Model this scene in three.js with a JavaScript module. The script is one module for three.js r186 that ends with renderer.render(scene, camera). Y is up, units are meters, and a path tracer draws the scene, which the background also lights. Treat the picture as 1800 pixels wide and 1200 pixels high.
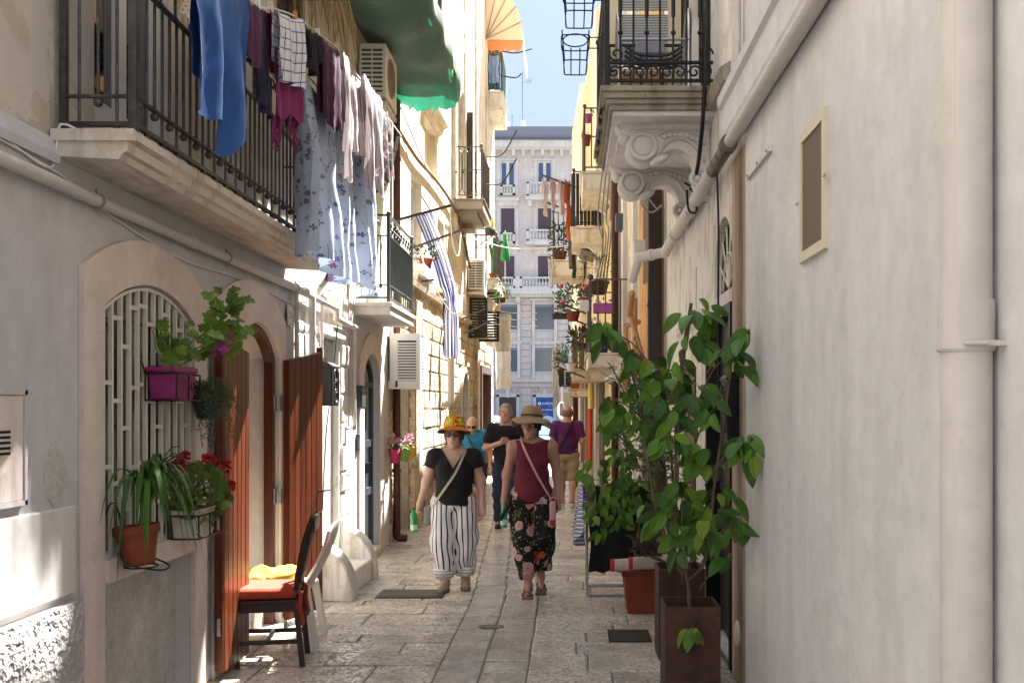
import * as THREE from 'three';
import { mergeGeometries } from 'three/addons/utils/BufferGeometryUtils.js';
import { RoundedBoxGeometry } from 'three/addons/geometries/RoundedBoxGeometry.js';

// ---------------------------------------------------------------- camera, sky, sun, exposure
// Units are metres. x to the right, y up; d below is the distance down the alley (z = -d).
const scene = new THREE.Scene();
const camera = new THREE.PerspectiveCamera(2 * Math.atan(600 / 1750) * 180 / Math.PI, 1.5, 0.05, 400);
camera.position.set(0, 1.75, 0);
camera.lookAt(0, 1.75, -10);
camera.setViewOffset(1800, 1200, -100, -115, 1800, 1200);      // lens shifted up: verticals stay upright
const renderer = new THREE.WebGLRenderer();
renderer.toneMapping = THREE.LinearToneMapping;
renderer.toneMappingExposure = 7.6;
renderer.shadowMap.enabled = true;
const SUN = new THREE.Vector3(0.29, 0.84, -0.46).normalize();
{
  const W = 256, H = 128, data = new Float32Array(W * H * 4);
  for (let r = 0; r < H; r++) {
    const up = ((r + 0.5) / H - 0.5) * Math.PI, y = Math.sin(up);
    for (let c = 0; c < W; c++) {
      const az = ((c + 0.5) / W - 0.5) * 2 * Math.PI;
      const dx = Math.cos(az) * Math.cos(up), dz = Math.sin(az) * Math.cos(up);
      const cs = Math.max(0, dx * SUN.x + y * SUN.y + dz * SUN.z);
      const t = Math.pow(Math.max(0, y), 0.42), glow = 0.06 * Math.pow(cs, 4) + 0.25 * Math.pow(cs, 60);
      const hor = [0.092, 0.104, 0.124], zen = [0.066, 0.094, 0.150], gnd = [0.13, 0.12, 0.11], i = (r * W + c) * 4;
      for (let k = 0; k < 3; k++) data[i + k] = (y < 0 ? gnd[k] : hor[k] + (zen[k] - hor[k]) * t + glow);
      data[i + 3] = 1;
    }
  }
  const sky = new THREE.DataTexture(data, W, H, THREE.RGBAFormat, THREE.FloatType);
  sky.mapping = THREE.EquirectangularReflectionMapping; sky.magFilter = THREE.LinearFilter; sky.needsUpdate = true;
  scene.background = sky; scene.environment = sky;
}
const sun = new THREE.DirectionalLight(new THREE.Color(1, 0.98, 0.945), 5.0);
sun.position.copy(SUN).multiplyScalar(60); sun.target.position.set(0, 0, -12);
sun.position.add(sun.target.position); sun.castShadow = true;
Object.assign(sun.shadow.camera, { left: -25, right: 25, top: 30, bottom: -30, near: 1, far: 200 });
sun.shadow.mapSize.set(4096, 4096); sun.shadow.bias = -0.0005;
scene.add(sun, sun.target);

// ---------------------------------------------------------------- helpers
let seed = 20240611;
const rnd = () => { seed = (seed + 0x6d2b79f5) | 0; let t = Math.imul(seed ^ (seed >>> 15), 1 | seed); t = (t + Math.imul(t ^ (t >>> 7), 61 | t)) ^ t; return ((t ^ (t >>> 14)) >>> 0) / 4294967296; };
const rr = (a, b) => a + (b - a) * rnd();
const pick = (a) => a[Math.floor(rnd() * a.length)];
const PI = Math.PI, V = (x, y, z) => new THREE.Vector3(x, y, z);
const P = (x, y, d) => V(x, y, -d);
const clamp = (x, a, b) => Math.min(b, Math.max(a, x)), mix = (a, b, t) => a + (b - a) * t;
const sstep = (a, b, x) => { const t = clamp((x - a) / (b - a), 0, 1); return t * t * (3 - 2 * t); };
const taken = new Map();
function numbered(n) { const k = taken.get(n) ?? 0; taken.set(n, k + 1); return k ? n + '_' + String(k).padStart(3, '0') : n; }
const bases = new WeakMap();
function tag(o, label, category, group) { o.userData.label = label; o.userData.category = category; if (group) o.userData.group = group; return o; }
// thing: a Group at its base; its parts are given in world coordinates (world) or local ones
function thing(name, label, category, base = [0, 0, 0], group) {
  const o = new THREE.Group(); o.name = numbered(name); o.position.set(base[0], base[1], base[2]); bases.set(o, o.position.clone()); scene.add(o);
  return tag(o, label, category, group);
}
function local(name, label, category, base, turn = 0, group) { const o = thing(name, label, category, base, group); bases.set(o, V(0, 0, 0)); o.rotation.y = turn; return o; }
function boxUV(g) {
  const p = g.attributes.position, n = g.attributes.normal, uv = new Float32Array(p.count * 2);
  for (let i = 0; i < p.count; i++) {
    const ax = Math.abs(n.getX(i)), ay = Math.abs(n.getY(i)), az = Math.abs(n.getZ(i));
    let u, v;
    if (ax >= ay && ax >= az) { u = p.getZ(i); v = p.getY(i); } else if (ay >= az) { u = p.getX(i); v = p.getZ(i); } else { u = p.getX(i); v = p.getY(i); }
    uv[2 * i] = u; uv[2 * i + 1] = v;
  }
  g.setAttribute('uv', new THREE.BufferAttribute(uv, 2));
}
function clean(g, keepUV) {
  let k = g.index ? g.toNonIndexed() : g;
  if (!k.attributes.normal) k.computeVertexNormals();
  const o = new THREE.BufferGeometry();
  o.setAttribute('position', k.attributes.position); o.setAttribute('normal', k.attributes.normal);
  if (keepUV && k.attributes.uv) o.setAttribute('uv', k.attributes.uv); else boxUV(o);
  return o;
}
function geo(list, keepUV = false) {
  const a = (Array.isArray(list) ? list.flat(3) : [list]).map((g) => clean(g, keepUV));
  return a.length === 1 ? a[0] : mergeGeometries(a);
}
function mesh(name, list, mat, parent, keepUV = false) {
  const g = list.isBufferGeometry && list.userData.shared ? list : geo(list, keepUV);
  const m = new THREE.Mesh(g, mat); m.castShadow = m.receiveShadow = true;
  if (parent) {
    let r = parent; while (r.parent && r.parent !== scene) r = r.parent;
    const b = bases.get(r); if (b && !g.userData.shared) g.translate(-b.x, -b.y, -b.z);
    m.name = name; parent.add(m);
  } else { m.name = numbered(name); scene.add(m); }
  return m;
}
const shared = (g, keepUV) => { const k = geo(g, keepUV); k.userData.shared = true; return k; };
function single(name, label, category, list, mat, group, keepUV) {           // a thing that is one mesh, its origin at its base
  const g = geo(list, keepUV); g.computeBoundingBox(); const b = g.boundingBox, c = V((b.min.x + b.max.x) / 2, b.min.y, (b.min.z + b.max.z) / 2);
  g.translate(-c.x, -c.y, -c.z);
  const m = new THREE.Mesh(g, mat); m.castShadow = m.receiveShadow = true; m.position.copy(c); m.name = numbered(name); scene.add(m);
  return tag(m, label, category, group);
}
function struct(name, list, mat, keepUV) { const m = mesh(name, list, mat, null, keepUV); m.userData.kind = 'structure'; return m; }
// geometries
const box = (x0, x1, y0, y1, d0, d1) => new THREE.BoxGeometry(Math.abs(x1 - x0), Math.abs(y1 - y0), Math.abs(d1 - d0)).translate((x0 + x1) / 2, (y0 + y1) / 2, -(d0 + d1) / 2);
const rbox = (x0, x1, y0, y1, d0, d1, r = 0.01, s = 2) => new RoundedBoxGeometry(Math.abs(x1 - x0), Math.abs(y1 - y0), Math.abs(d1 - d0), s, Math.min(r, Math.abs(x1 - x0) * 0.49, Math.abs(y1 - y0) * 0.49, Math.abs(d1 - d0) * 0.49)).translate((x0 + x1) / 2, (y0 + y1) / 2, -(d0 + d1) / 2);
const UPV = V(0, 1, 0);
function rod(a, b, r = 0.01, r2 = r, seg = 6) {
  const v = b.clone().sub(a), l = v.length(), g = new THREE.CylinderGeometry(r2, r, l, seg);
  g.applyQuaternion(new THREE.Quaternion().setFromUnitVectors(UPV, v.normalize())); const c = a.clone().add(b).multiplyScalar(0.5);
  return g.translate(c.x, c.y, c.z);
}
function bar(a, b, w, h = w) {                       // a rectangular bar, w across and h high
  const v = b.clone().sub(a), l = v.length(), g = new THREE.BoxGeometry(w, h, l), m = new THREE.Matrix4();
  const z = v.normalize(), up = Math.abs(z.y) > 0.95 ? V(0, 0, 1) : UPV, x = V(0, 0, 0).crossVectors(up, z).normalize(), y = V(0, 0, 0).crossVectors(z, x);
  m.makeBasis(x, y, z); g.applyMatrix4(m); const c = a.clone().add(b).multiplyScalar(0.5);
  return g.translate(c.x, c.y, c.z);
}
const tube = (pts, r = 0.01, n = pts.length * 6, seg = 6, closed = false, tension = 0.5) => new THREE.TubeGeometry(new THREE.CatmullRomCurve3(pts, closed, 'catmullrom', tension), n, r, seg, closed);
const ball = (c, r, w = 8, h = 6) => new THREE.SphereGeometry(r, w, h).translate(c.x, c.y, c.z);
const lathe = (pts, seg = 16) => new THREE.LatheGeometry(pts.map(([x, y]) => new THREE.Vector2(x, y)), seg);
function shapeOf(pts) { const s = new THREE.Shape(); pts.forEach(([a, b], i) => (i ? s.lineTo(a, b) : s.moveTo(a, b))); return s; }
// an extruded outline that stands in a wall along the street: pts are (d, y); the outer face is at X and looks to the street
function alongL(pts, X, t, holes = [], bevel = 0) {
  if (holes.length) bevel = 0;
  const s = shapeOf(pts); for (const h of holes) s.holes.push(shapeOf(h));
  const g = new THREE.ExtrudeGeometry(s, { depth: t - 2 * bevel, bevelEnabled: bevel > 0, bevelSize: bevel, bevelThickness: bevel, bevelOffset: -bevel, bevelSegments: 1, curveSegments: 1 });
  return g.translate(0, 0, bevel).rotateY(PI / 2).translate(X - t, 0, 0);
}
function alongR(pts, X, t, holes = [], bevel = 0) {
  if (holes.length) bevel = 0;
  const f = (q) => q.map(([d, y]) => [-d, y]), s = shapeOf(f(pts)); for (const h of holes) s.holes.push(shapeOf(f(h)));
  const g = new THREE.ExtrudeGeometry(s, { depth: t - 2 * bevel, bevelEnabled: bevel > 0, bevelSize: bevel, bevelThickness: bevel, bevelOffset: -bevel, bevelSegments: 1, curveSegments: 1 });
  return g.translate(0, 0, bevel).rotateY(-PI / 2).translate(X + t, 0, 0);
}
// an extruded outline across the street: pts are (x, y), standing from d0 to d1
function across(pts, d0, d1, holes = [], bevel = 0) {
  if (holes.length) bevel = 0;
  const s = shapeOf(pts); for (const h of holes) s.holes.push(shapeOf(h));
  const g = new THREE.ExtrudeGeometry(s, { depth: d1 - d0 - 2 * bevel, bevelEnabled: bevel > 0, bevelSize: bevel, bevelThickness: bevel, bevelOffset: -bevel, bevelSegments: 1, curveSegments: 1 });
  return g.translate(0, 0, -d1 + bevel);
}
const rect = (a0, a1, b0, b1) => [[a0, b0], [a1, b0], [a1, b1], [a0, b1]];
function arch(a0, a1, b0, spring, apex, n = 14) {    // door or window outline with a segmental or round head
  const w = (a1 - a0) / 2, h = apex - spring, R = (w * w + h * h) / (2 * h), cy = apex - R, cx = (a0 + a1) / 2, out = [[a0, b0], [a1, b0]], t0 = Math.asin(clamp(w / R, -1, 1)), big = h > w ? PI - t0 : t0;
  for (let i = 0; i <= n; i++) { const t = big - 2 * big * i / n; out.push([cx + R * Math.sin(t), cy + R * Math.cos(t)]); }
  return out;
}
// a profile (x outward, y) swept along the street; side -1 = left wall (outward is +x)
function profileL(prof, X, d0, d1) { const s = shapeOf(prof.map(([o, y]) => [X + o, y])); return new THREE.ExtrudeGeometry(s, { depth: d1 - d0, bevelEnabled: false }).translate(0, 0, -d1); }
function profileR(prof, X, d0, d1) { const s = shapeOf(prof.map(([o, y]) => [X - o, y]).reverse()); return new THREE.ExtrudeGeometry(s, { depth: d1 - d0, bevelEnabled: false }).translate(0, 0, -d1); }
// rough up a surface: move the vertices along their normals (by position, so that corners stay closed)
function rough(g, amp, freq, keep) {
  const k = clean(g), p = k.attributes.position, v = V(0, 0, 0);
  for (let i = 0; i < p.count; i++) { v.fromBufferAttribute(p, i); if (keep && keep(v)) continue; p.setXYZ(i, v.x + amp * (vn3(v.x * freq, v.y * freq, v.z * freq) - 0.5), v.y + amp * 0.6 * (vn3(v.x * freq + 31, v.y * freq, v.z * freq) - 0.5), v.z + amp * 0.6 * (vn3(v.x * freq, v.y * freq + 57, v.z * freq) - 0.5)); }
  k.computeVertexNormals(); return k;
}
// ---------------------------------------------------------------- noise and textures
const h3 = (x, y, z) => { let h = (Math.imul(x, 374761393) + Math.imul(y, 668265263) + Math.imul(z, 2147483647 ^ 0x5bd1e995)) | 0; h = Math.imul(h ^ (h >>> 13), 1274126177); return ((h ^ (h >>> 16)) >>> 0) / 4294967296; };
function vn3(x, y, z) {
  const i = Math.floor(x), j = Math.floor(y), k = Math.floor(z), u = x - i, v = y - j, w = z - k, s = u * u * (3 - 2 * u), t = v * v * (3 - 2 * v), r = w * w * (3 - 2 * w);
  const L = (a, b, q) => a + (b - a) * q;
  return L(L(L(h3(i, j, k), h3(i + 1, j, k), s), L(h3(i, j + 1, k), h3(i + 1, j + 1, k), s), t), L(L(h3(i, j, k + 1), h3(i + 1, j, k + 1), s), L(h3(i, j + 1, k + 1), h3(i + 1, j + 1, k + 1), s), t), r);
}
// tileable value noise: x, y in 0..1, p periods
function tn(x, y, p, q = p, s = 0) {
  x *= p; y *= q; const i = Math.floor(x), j = Math.floor(y), u = x - i, v = y - j, a = u * u * (3 - 2 * u), b = v * v * (3 - 2 * v), m = (n, k) => ((n % k) + k) % k;
  const h = (A, B) => h3(m(A, p), m(B, q), s + 7);
  return mix(mix(h(i, j), h(i + 1, j), a), mix(h(i, j + 1), h(i + 1, j + 1), a), b);
}
function fbm(x, y, p, o = 5, s = 0, q = p) { let r = 0, a = 0.5, n = 0; for (let k = 0; k < o; k++) { r += a * tn(x, y, p << k, q << k, s + k * 13); n += a; a *= 0.55; } return r / n; }
function tex(size, fn, srgb, rep = 1, repY = rep) {         // fn(u, v) -> grey or [r, g, b], 0..1 display values
  const d = new Uint8Array(size * size * 4);
  for (let y = 0; y < size; y++) for (let x = 0; x < size; x++) { const c = fn((x + 0.5) / size, (y + 0.5) / size), i = (y * size + x) * 4, a = Array.isArray(c); for (let k = 0; k < 3; k++) d[i + k] = clamp((a ? c[k] : c) * 255, 0, 255); d[i + 3] = 255; }
  const t = new THREE.DataTexture(d, size, size); t.magFilter = THREE.LinearFilter; t.wrapS = t.wrapT = THREE.RepeatWrapping; if (srgb) t.colorSpace = THREE.SRGBColorSpace; t.repeat.set(1 / rep, 1 / repY); t.needsUpdate = true; return t;
}
function canvasTex(w, h, draw, rx = 1, ry = 1) {
  const c = document.createElement('canvas'); c.width = w; c.height = h; draw(c.getContext('2d'), w, h);
  const t = new THREE.CanvasTexture(c); t.colorSpace = THREE.SRGBColorSpace; t.wrapS = t.wrapT = THREE.RepeatWrapping; t.repeat.set(rx, ry); t.magFilter = THREE.LinearFilter; return t;
}
const T = {};
// painted plaster: faint blotches, trowel drift, a few chips and grey scuffs
T.plaster = tex(1024, (u, v) => { const a = fbm(u, v, 4, 5, 1), b = fbm(u, v, 24, 4, 2), w = fbm(u, v, 16, 3, 3, 3), p = fbm(u, v, 48, 3, 4), sc = sstep(0.70, 0.78, fbm(u, v, 64, 3, 9)) * 0.025; const g = 0.92 + 0.10 * (a - 0.5) + 0.06 * (b - 0.5) + 0.09 * (w - 0.5) + 0.05 * (p - 0.5) - sc; return [g + 0.012, g, g - 0.012 - 0.02 * (a - 0.5)]; }, true, 2.6);
T.plasterB = tex(1024, (u, v) => 0.5 + 0.45 * (fbm(u, v, 56, 4, 5) - 0.5) + 0.5 * (fbm(u, v, 8, 3, 6) - 0.5), false, 2.6);
// old limewash over masonry: worn, patched, dirty streaks
T.worn = tex(1024, (u, v) => { const a = fbm(u, v, 5, 5, 21), b = fbm(u, v, 18, 5, 22), s = fbm(u, v, 20, 4, 23, 3), f = sstep(0.56, 0.66, b), st = sstep(0.56, 0.75, s); return [0.93 - 0.05 * f - 0.12 * st + 0.14 * (a - 0.5), 0.92 - 0.06 * f - 0.14 * st + 0.14 * (a - 0.5), 0.90 - 0.08 * f - 0.17 * st + 0.14 * (a - 0.5)]; }, true, 2.3);
T.wornB = tex(1024, (u, v) => 0.5 + 0.8 * (fbm(u, v, 12, 5, 22) - 0.5) - 0.35 * sstep(0.56, 0.66, fbm(u, v, 18, 5, 22)), false, 2.3);
T.rockB = tex(512, (u, v) => { const r = 1 - Math.abs(2 * fbm(u, v, 14, 4, 31) - 1); return r * 0.7 + 0.3 * fbm(u, v, 44, 3, 32); }, false, 0.9);
T.spots = tex(512, (u, v) => { const a = fbm(u, v, 6, 5, 41), b = fbm(u, v, 50, 3, 42), g = 0.86 + 0.22 * (a - 0.5) + 0.16 * (b - 0.5); return [g, g, g]; }, true, 0.8);
// paving: bush-hammered face, worn shiny between the pits
T.pave = tex(1024, (u, v) => { const pit = sstep(0.50, 0.62, fbm(u, v, 72, 3, 51)), a = fbm(u, v, 6, 5, 52), b = fbm(u, v, 20, 4, 53), g = 0.87 - 0.2 * pit + 0.22 * (a - 0.5) + 0.16 * (b - 0.5); return [g + 0.02, g - 0.005, g - 0.05 - 0.05 * (a - 0.5)]; }, true, 1.4);
T.paveB = tex(1024, (u, v) => 0.8 - 0.75 * sstep(0.48, 0.64, fbm(u, v, 72, 3, 51)) + 0.3 * (fbm(u, v, 12, 3, 54) - 0.5), false, 1.4);
T.paveR = tex(512, (u, v) => { const g = 0.24 + 0.36 * sstep(0.48, 0.64, fbm(u, v, 72, 3, 51)) + 0.34 * (fbm(u, v, 5, 4, 56) - 0.4); return [0, g, 0]; }, false, 1.4);
T.stone = tex(512, (u, v) => { const a = fbm(u, v, 5, 5, 61), b = fbm(u, v, 30, 4, 62), h = sstep(0.62, 0.7, fbm(u, v, 26, 3, 63)), g = 0.83 + 0.3 * (a - 0.5) + 0.22 * (b - 0.5) - 0.22 * h; return [g + 0.02, g - 0.02, g - 0.09]; }, true, 1.1);
T.stoneB = tex(512, (u, v) => 0.6 + 0.6 * (fbm(u, v, 14, 5, 64) - 0.5) - 0.5 * sstep(0.62, 0.7, fbm(u, v, 26, 3, 63)), false, 1.1);
T.wood = tex(512, (u, v) => { const w = fbm(u, v, 24, 4, 71, 2), l = fbm(u, v, 80, 2, 72, 3), k = fbm(u, v, 3, 3, 73, 2), g = 0.80 + 0.42 * (w - 0.5) + 0.26 * (l - 0.5) + 0.25 * (k - 0.5); return [g, g * 0.97, g * 0.93]; }, true, 0.6, 1.5);
T.rust = tex(512, (u, v) => { const a = fbm(u, v, 5, 5, 81), b = fbm(u, v, 32, 4, 82), s = fbm(u, v, 24, 3, 83, 2), g = 0.72 + 0.35 * (a - 0.5) + 0.35 * (b - 0.5) + 0.2 * (s - 0.5); return [g, g * 0.94, g * 0.9]; }, true, 0.9);
T.streak = tex(512, (u, v) => { const a = fbm(u, v, 26, 5, 91, 1), b = fbm(u, v, 6, 4, 92), g = 0.9 - 0.34 * sstep(0.36, 0.76, a) * (0.4 + 1.2 * b) - 0.12 * (b - 0.5); return [g + 0.02, g - 0.02, g - 0.06]; }, true, 2.6, 3.4);
T.weave = tex(256, (u, v) => { const g = 0.9 + 0.08 * Math.sin(u * 2 * PI * 64) * Math.sin(v * 2 * PI * 64) + 0.10 * (fbm(u, v, 6, 4, 101) - 0.5); return [g, g, g]; }, true, 0.25);
T.rib = tex(256, (u, v) => { const w = Math.sin((u + 0.02 * (fbm(u, v, 4, 3, 105) - 0.5)) * 2 * PI * 24), g = 0.80 + 0.14 * w + 0.16 * (fbm(u, v, 20, 3, 106) - 0.5); return [g, g, g]; }, true, 0.22);
T.leafB = tex(256, (u, v) => { const m = Math.abs(u - 0.5), s = Math.abs(Math.sin((v * 9 - m * 6) * PI)); return 0.55 + 0.4 * Math.pow(s, 0.6) - 0.5 * Math.exp(-m * 60); }, false);
T.leaf = tex(256, (u, v) => { const m = Math.abs(u - 0.5), s = Math.abs(Math.sin((v * 9 - m * 6) * PI)), vein = Math.exp(-m * 70) + 0.5 * Math.pow(1 - s, 6), b = fbm(u, v, 5, 4, 111), g = 0.80 + 0.3 * (b - 0.5); return [g * 0.95 + 0.10 * vein, g + 0.10 * vein, g * 0.62]; }, true);
const lin = (r, g, b) => new THREE.Color().setRGB(r, g, b);
const S = (hex) => new THREE.Color(hex);
function M(color, rough = 0.85, o = {}) { return new THREE.MeshStandardMaterial({ color: typeof color === 'string' ? S(color) : color, roughness: rough, ...o }); }
const mats = {
  plasterGrey: M('#d6d5d7', 0.9, { map: T.plaster, bumpMap: T.plasterB, bumpScale: 0.004 }),
  plasterCream: M('#ecdfd6', 0.9, { map: T.plaster, bumpMap: T.plasterB, bumpScale: 0.005 }),
  plasterWhite: M('#e9e6e3', 0.9, { map: T.plaster, bumpMap: T.plasterB, bumpScale: 0.004 }),
  plasterRight: M('#e6e8ea', 0.88, { map: T.plaster, bumpMap: T.plasterB, bumpScale: 0.003 }),
  plasterRough: M('#dfdad5', 0.95, { map: T.spots, bumpMap: T.rockB, bumpScale: 0.006 }),
  rock: M('#d6d2ce', 0.95, { map: T.spots, bumpMap: T.rockB, bumpScale: 0.03 }),
  beigeUpper: M('#d8d0c6', 0.92, { map: T.worn, bumpMap: T.wornB, bumpScale: 0.006 }),
  worn: M('#ebe8e6', 0.93, { map: T.worn, bumpMap: T.wornB, bumpScale: 0.012 }),
  yellowWall: M('#eee5d2', 0.92, { map: T.worn, bumpMap: T.wornB, bumpScale: 0.005 }),
  paleWall: M('#eae2d3', 0.92, { map: T.worn, bumpMap: T.wornB, bumpScale: 0.005 }),
  stone: M('#e4dac8', 0.95, { map: T.stone, bumpMap: T.stoneB, bumpScale: 0.016 }),
  stoneB: M('#dbcfba', 0.95, { map: T.stone, bumpMap: T.stoneB, bumpScale: 0.016 }),
  stoneC: M('#eae2d3', 0.95, { map: T.stone, bumpMap: T.stoneB, bumpScale: 0.016 }),
  mortar: M('#cfc3ad', 1, { map: T.spots }),
  slab: M('#e4dcd1', 0.92, { map: T.worn, bumpMap: T.wornB, bumpScale: 0.006 }),
  slabOld: M('#a29c92', 0.95, { map: T.worn, bumpMap: T.wornB, bumpScale: 0.012 }),
  pipeWhite: M('#d8d4d0', 0.6, { map: T.plaster }),
  pipeBrown: M('#6d3a2a', 0.55, { map: T.rust }),
  pipeDark: M('#3a2a25', 0.6, { map: T.rust }),
  pipeOrange: M('#d2a177', 0.7, { map: T.plaster }),
  iron: M('#6b6e72', 0.45, { metalness: 0.35, map: T.rust }),
  ironBlack: M('#17181a', 0.5, { metalness: 0.3 }),
  ironGreen: M('#424b4d', 0.45, { metalness: 0.4 }),
  steel: M('#b9babc', 0.3, { metalness: 0.9 }),
  whitePaint: M('#dcd9d4', 0.5),
  creamPaint: M('#d9d3c3', 0.55),
  woodRed: M('#74381b', 0.36, { map: T.wood }),
  woodRedB: M('#683015', 0.36, { map: T.wood }),
  woodDark: M('#3d2018', 0.4, { map: T.wood }),
  woodBlack: M('#33261f', 0.5, { map: T.wood }),
  woodBrown: M('#5b4336', 0.6, { map: T.wood }),
  woodPale: M('#b59a7e', 0.7, { map: T.wood }),
  corten: M('#5c3a2c', 0.75, { map: T.rust }),
  terracotta: M('#94482a', 0.85, { map: T.spots }),
  soil: M('#2b2019', 1),
  glassDark: new THREE.MeshPhysicalMaterial({ color: S('#22282a'), roughness: 0.06, metalness: 0, clearcoat: 1, clearcoatRoughness: 0.03 }),
  glass: new THREE.MeshPhysicalMaterial({ color: S('#dfe8e6'), roughness: 0.03, transmission: 1, thickness: 0 }),
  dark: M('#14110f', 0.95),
  ropeWhite: M('#e5e2dc', 0.8), wire: M('#2a2c30', 0.6), cableGrey: M('#8d8680', 0.7),
};
// positions of the two walls of the alley
const XL = -2.3, XR = 1.08;
const pts1 = (arr, x) => { if (x <= arr[0][0]) return arr[0][1]; for (let i = 1; i < arr.length; i++) if (x <= arr[i][0]) return mix(arr[i - 1][1], arr[i][1], (x - arr[i - 1][0]) / (arr[i][0] - arr[i - 1][0])); return arr[arr.length - 1][1]; };
const LX = (d) => pts1([[13, -2.3], [26, -2.0], [60, -2.0]], d);
const RXp = [[11.4, 1.06], [14, 0.80], [17.5, 0.44], [26, 0.08], [60, 0.08]];
const RX = (d) => pts1(RXp, d);
// ================================================================ LEFT SIDE: the plaster house with arched window and door
const houseA = thing('plaster_house', 'grey plaster house with arched grille window and open wooden door, nearest on left', 'house', [XL, 0, -6]);
{
  const A1 = arch(4.66, 6.25, -0.1, 2.42, 2.64), A2 = arch(6.38, 8.02, -0.1, 2.42, 2.66);
  // lower wall with the two openings cut through
  mesh('wall', alongL([[-6, 0], [8.32, 0], [8.32, 2.88], [-6, 2.88]], XL, 0.5, [arch(4.88, 6.03, 0.02, 2.24, 2.40), arch(6.86, 7.86, 0.02, 2.13, 2.37)]), mats.plasterGrey, houseA);
  // raised surround of the window, a plaster sheet 3 cm proud with the opening in it
  mesh('window_surround', alongL(arch(4.66, 6.24, 0.001, 2.42, 2.64), XL + 0.03, 0.028, [arch(4.87, 6.04, 0.01, 2.25, 2.41)], 0.006), mats.plasterCream, houseA);
  mesh('door_surround', alongL(arch(6.39, 8.02, 0.001, 2.42, 2.66), XL + 0.022, 0.02, [arch(6.85, 7.87, 0.01, 2.14, 2.38)], 0.005), mats.plasterCream, houseA);
  // window: blind panel below, sill, glazing behind the grille
  mesh('sunk_panel', box(XL - 0.4, XL - 0.085, 0, 0.94, 4.8, 6.1), mats.plasterRough, houseA);
  mesh('sill', rbox(XL - 0.1, XL + 0.045, 0.88, 1.0, 4.872, 6.038, 0.008, 1), mats.plasterCream, houseA);
  const win = mesh('window', alongL(arch(4.84, 6.07, 1.0, 2.24, 2.42), XL - 0.1, 0.05, [rect(4.94, 5.42, 1.06, 2.22), rect(5.48, 5.97, 1.06, 2.22)]), M('#8c8780', 0.7), houseA);
  mesh('pane', box(XL - 0.14, XL - 0.13, 1.0, 2.3, 4.95, 5.43), mats.glassDark, win);
  mesh('pane', box(XL - 0.14, XL - 0.13, 1.0, 2.3, 5.47, 5.95), mats.glassDark, win);
  const gr = mesh('grille_frame', alongL(arch(4.885, 6.025, 1.0, 2.235, 2.395), XL + 0.012, 0.03, [arch(4.905, 6.005, 1.02, 2.225, 2.378)]), mats.creamPaint, houseA);
  const topAt = (d) => { const w = 0.57, h = 0.16, R = (w * w + h * h) / (2 * h), q = d - 5.455; return 2.395 - R + Math.sqrt(R * R - q * q); };
  for (let i = 1; i < 11; i++) { const d = 4.895 + i * 0.1018; mesh('grille_bar', box(XL - 0.012, XL + 0.009, 1.02, topAt(d) - 0.015, d - 0.009, d + 0.009), mats.creamPaint, gr); }
  for (let i = 0; i < 11; i++) {
    const d = 4.895 + i * 0.1018, off = [0.0, 0.21, 0.07, 0.28][i % 4];
    for (let y = 1.02 + off + (off < 0.05 ? 0.42 : 0.12); y < topAt(d + 0.05) - 0.08; y += 0.42) mesh('grille_crossbar', box(XL - 0.008, XL + 0.008, y, y + 0.022, d + 0.006, d + 0.096), mats.creamPaint, gr);
  }
  // door: reveal lining, arched wooden frame, two leaves folded back against the wall
  mesh('door_reveal', [box(XL - 1.1, XL - 0.06, 0, 2.8, 7.88, 8.2), box(XL - 1.1, XL - 0.5, 0, 2.8, 6.4, 6.84), box(XL - 1.3, XL - 1.1, 0, 2.8, 6.4, 8.2), box(XL - 1.1, XL - 0.06, 2.55, 2.8, 6.84, 7.88)], mats.plasterCream, houseA);
  mesh('doorstep', rbox(XL - 0.6, XL + 0.05, 0, 0.05, 6.87, 7.85, 0.01, 1), mats.slab, houseA);
  mesh('door_frame', alongL([[6.862, 0.05], [6.93, 0.05], ...arch(6.93, 7.79, 0.05, 2.10, 2.31).slice(2).reverse(), [7.79, 0.05], [7.858, 0.05], ...arch(6.862, 7.858, 0.05, 2.13, 2.366).slice(2)], XL - 0.02, 0.07), mats.woodRedB, houseA);
  const leaf = (name, hinge, ang, flip, label) => {   // boards stand side by side from the hinge outward
    const w = 0.5, n = 6, bw = w / n, dir = V(Math.sin(ang), 0, -Math.cos(ang)), nor = V(Math.cos(ang), 0, Math.sin(ang));
    const place = (g) => { const m = new THREE.Matrix4().makeBasis(dir, UPV, V(0, 0, 0).crossVectors(dir, UPV)); return g.applyMatrix4(m).translate(hinge.x, hinge.y, hinge.z); };
    const top = (s) => 2.12 + 0.09 * s / w;
    const core = place(new THREE.BoxGeometry(w, 2.02, 0.03).translate(w / 2, 1.07, 0));
    const L = mesh(name, core, mats.woodRedB, houseA); L.userData.label = label;
    for (let i = 0; i < n; i++) {
      const a = i * bw + 0.003, b = (i + 1) * bw - 0.003, s = shapeOf([[a, 0.06], [b, 0.06], [b, top(b)], [a, top(a)]]);
      const g = new THREE.ExtrudeGeometry(s, { depth: 0.05, bevelEnabled: true, bevelSize: 0.003, bevelThickness: 0.003, bevelOffset: -0.003, bevelSegments: 1 }).translate(0, 0, -0.025);
      mesh('plank', place(g), i % 2 ? mats.woodRed : mats.woodRedB, L);
    }
    mesh('edge_strip', place(new THREE.BoxGeometry(0.022, 2.18, 0.048).translate(w + 0.008, 1.16, 0)), mats.woodRed, L);
    for (const y of [0.35, 1.02, 1.82]) mesh('lock_plate', place(new THREE.BoxGeometry(0.004, 0.11, 0.022).translate(w + 0.021, y, 0)), mats.steel, L);
    return [L, place, w];
  };
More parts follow.
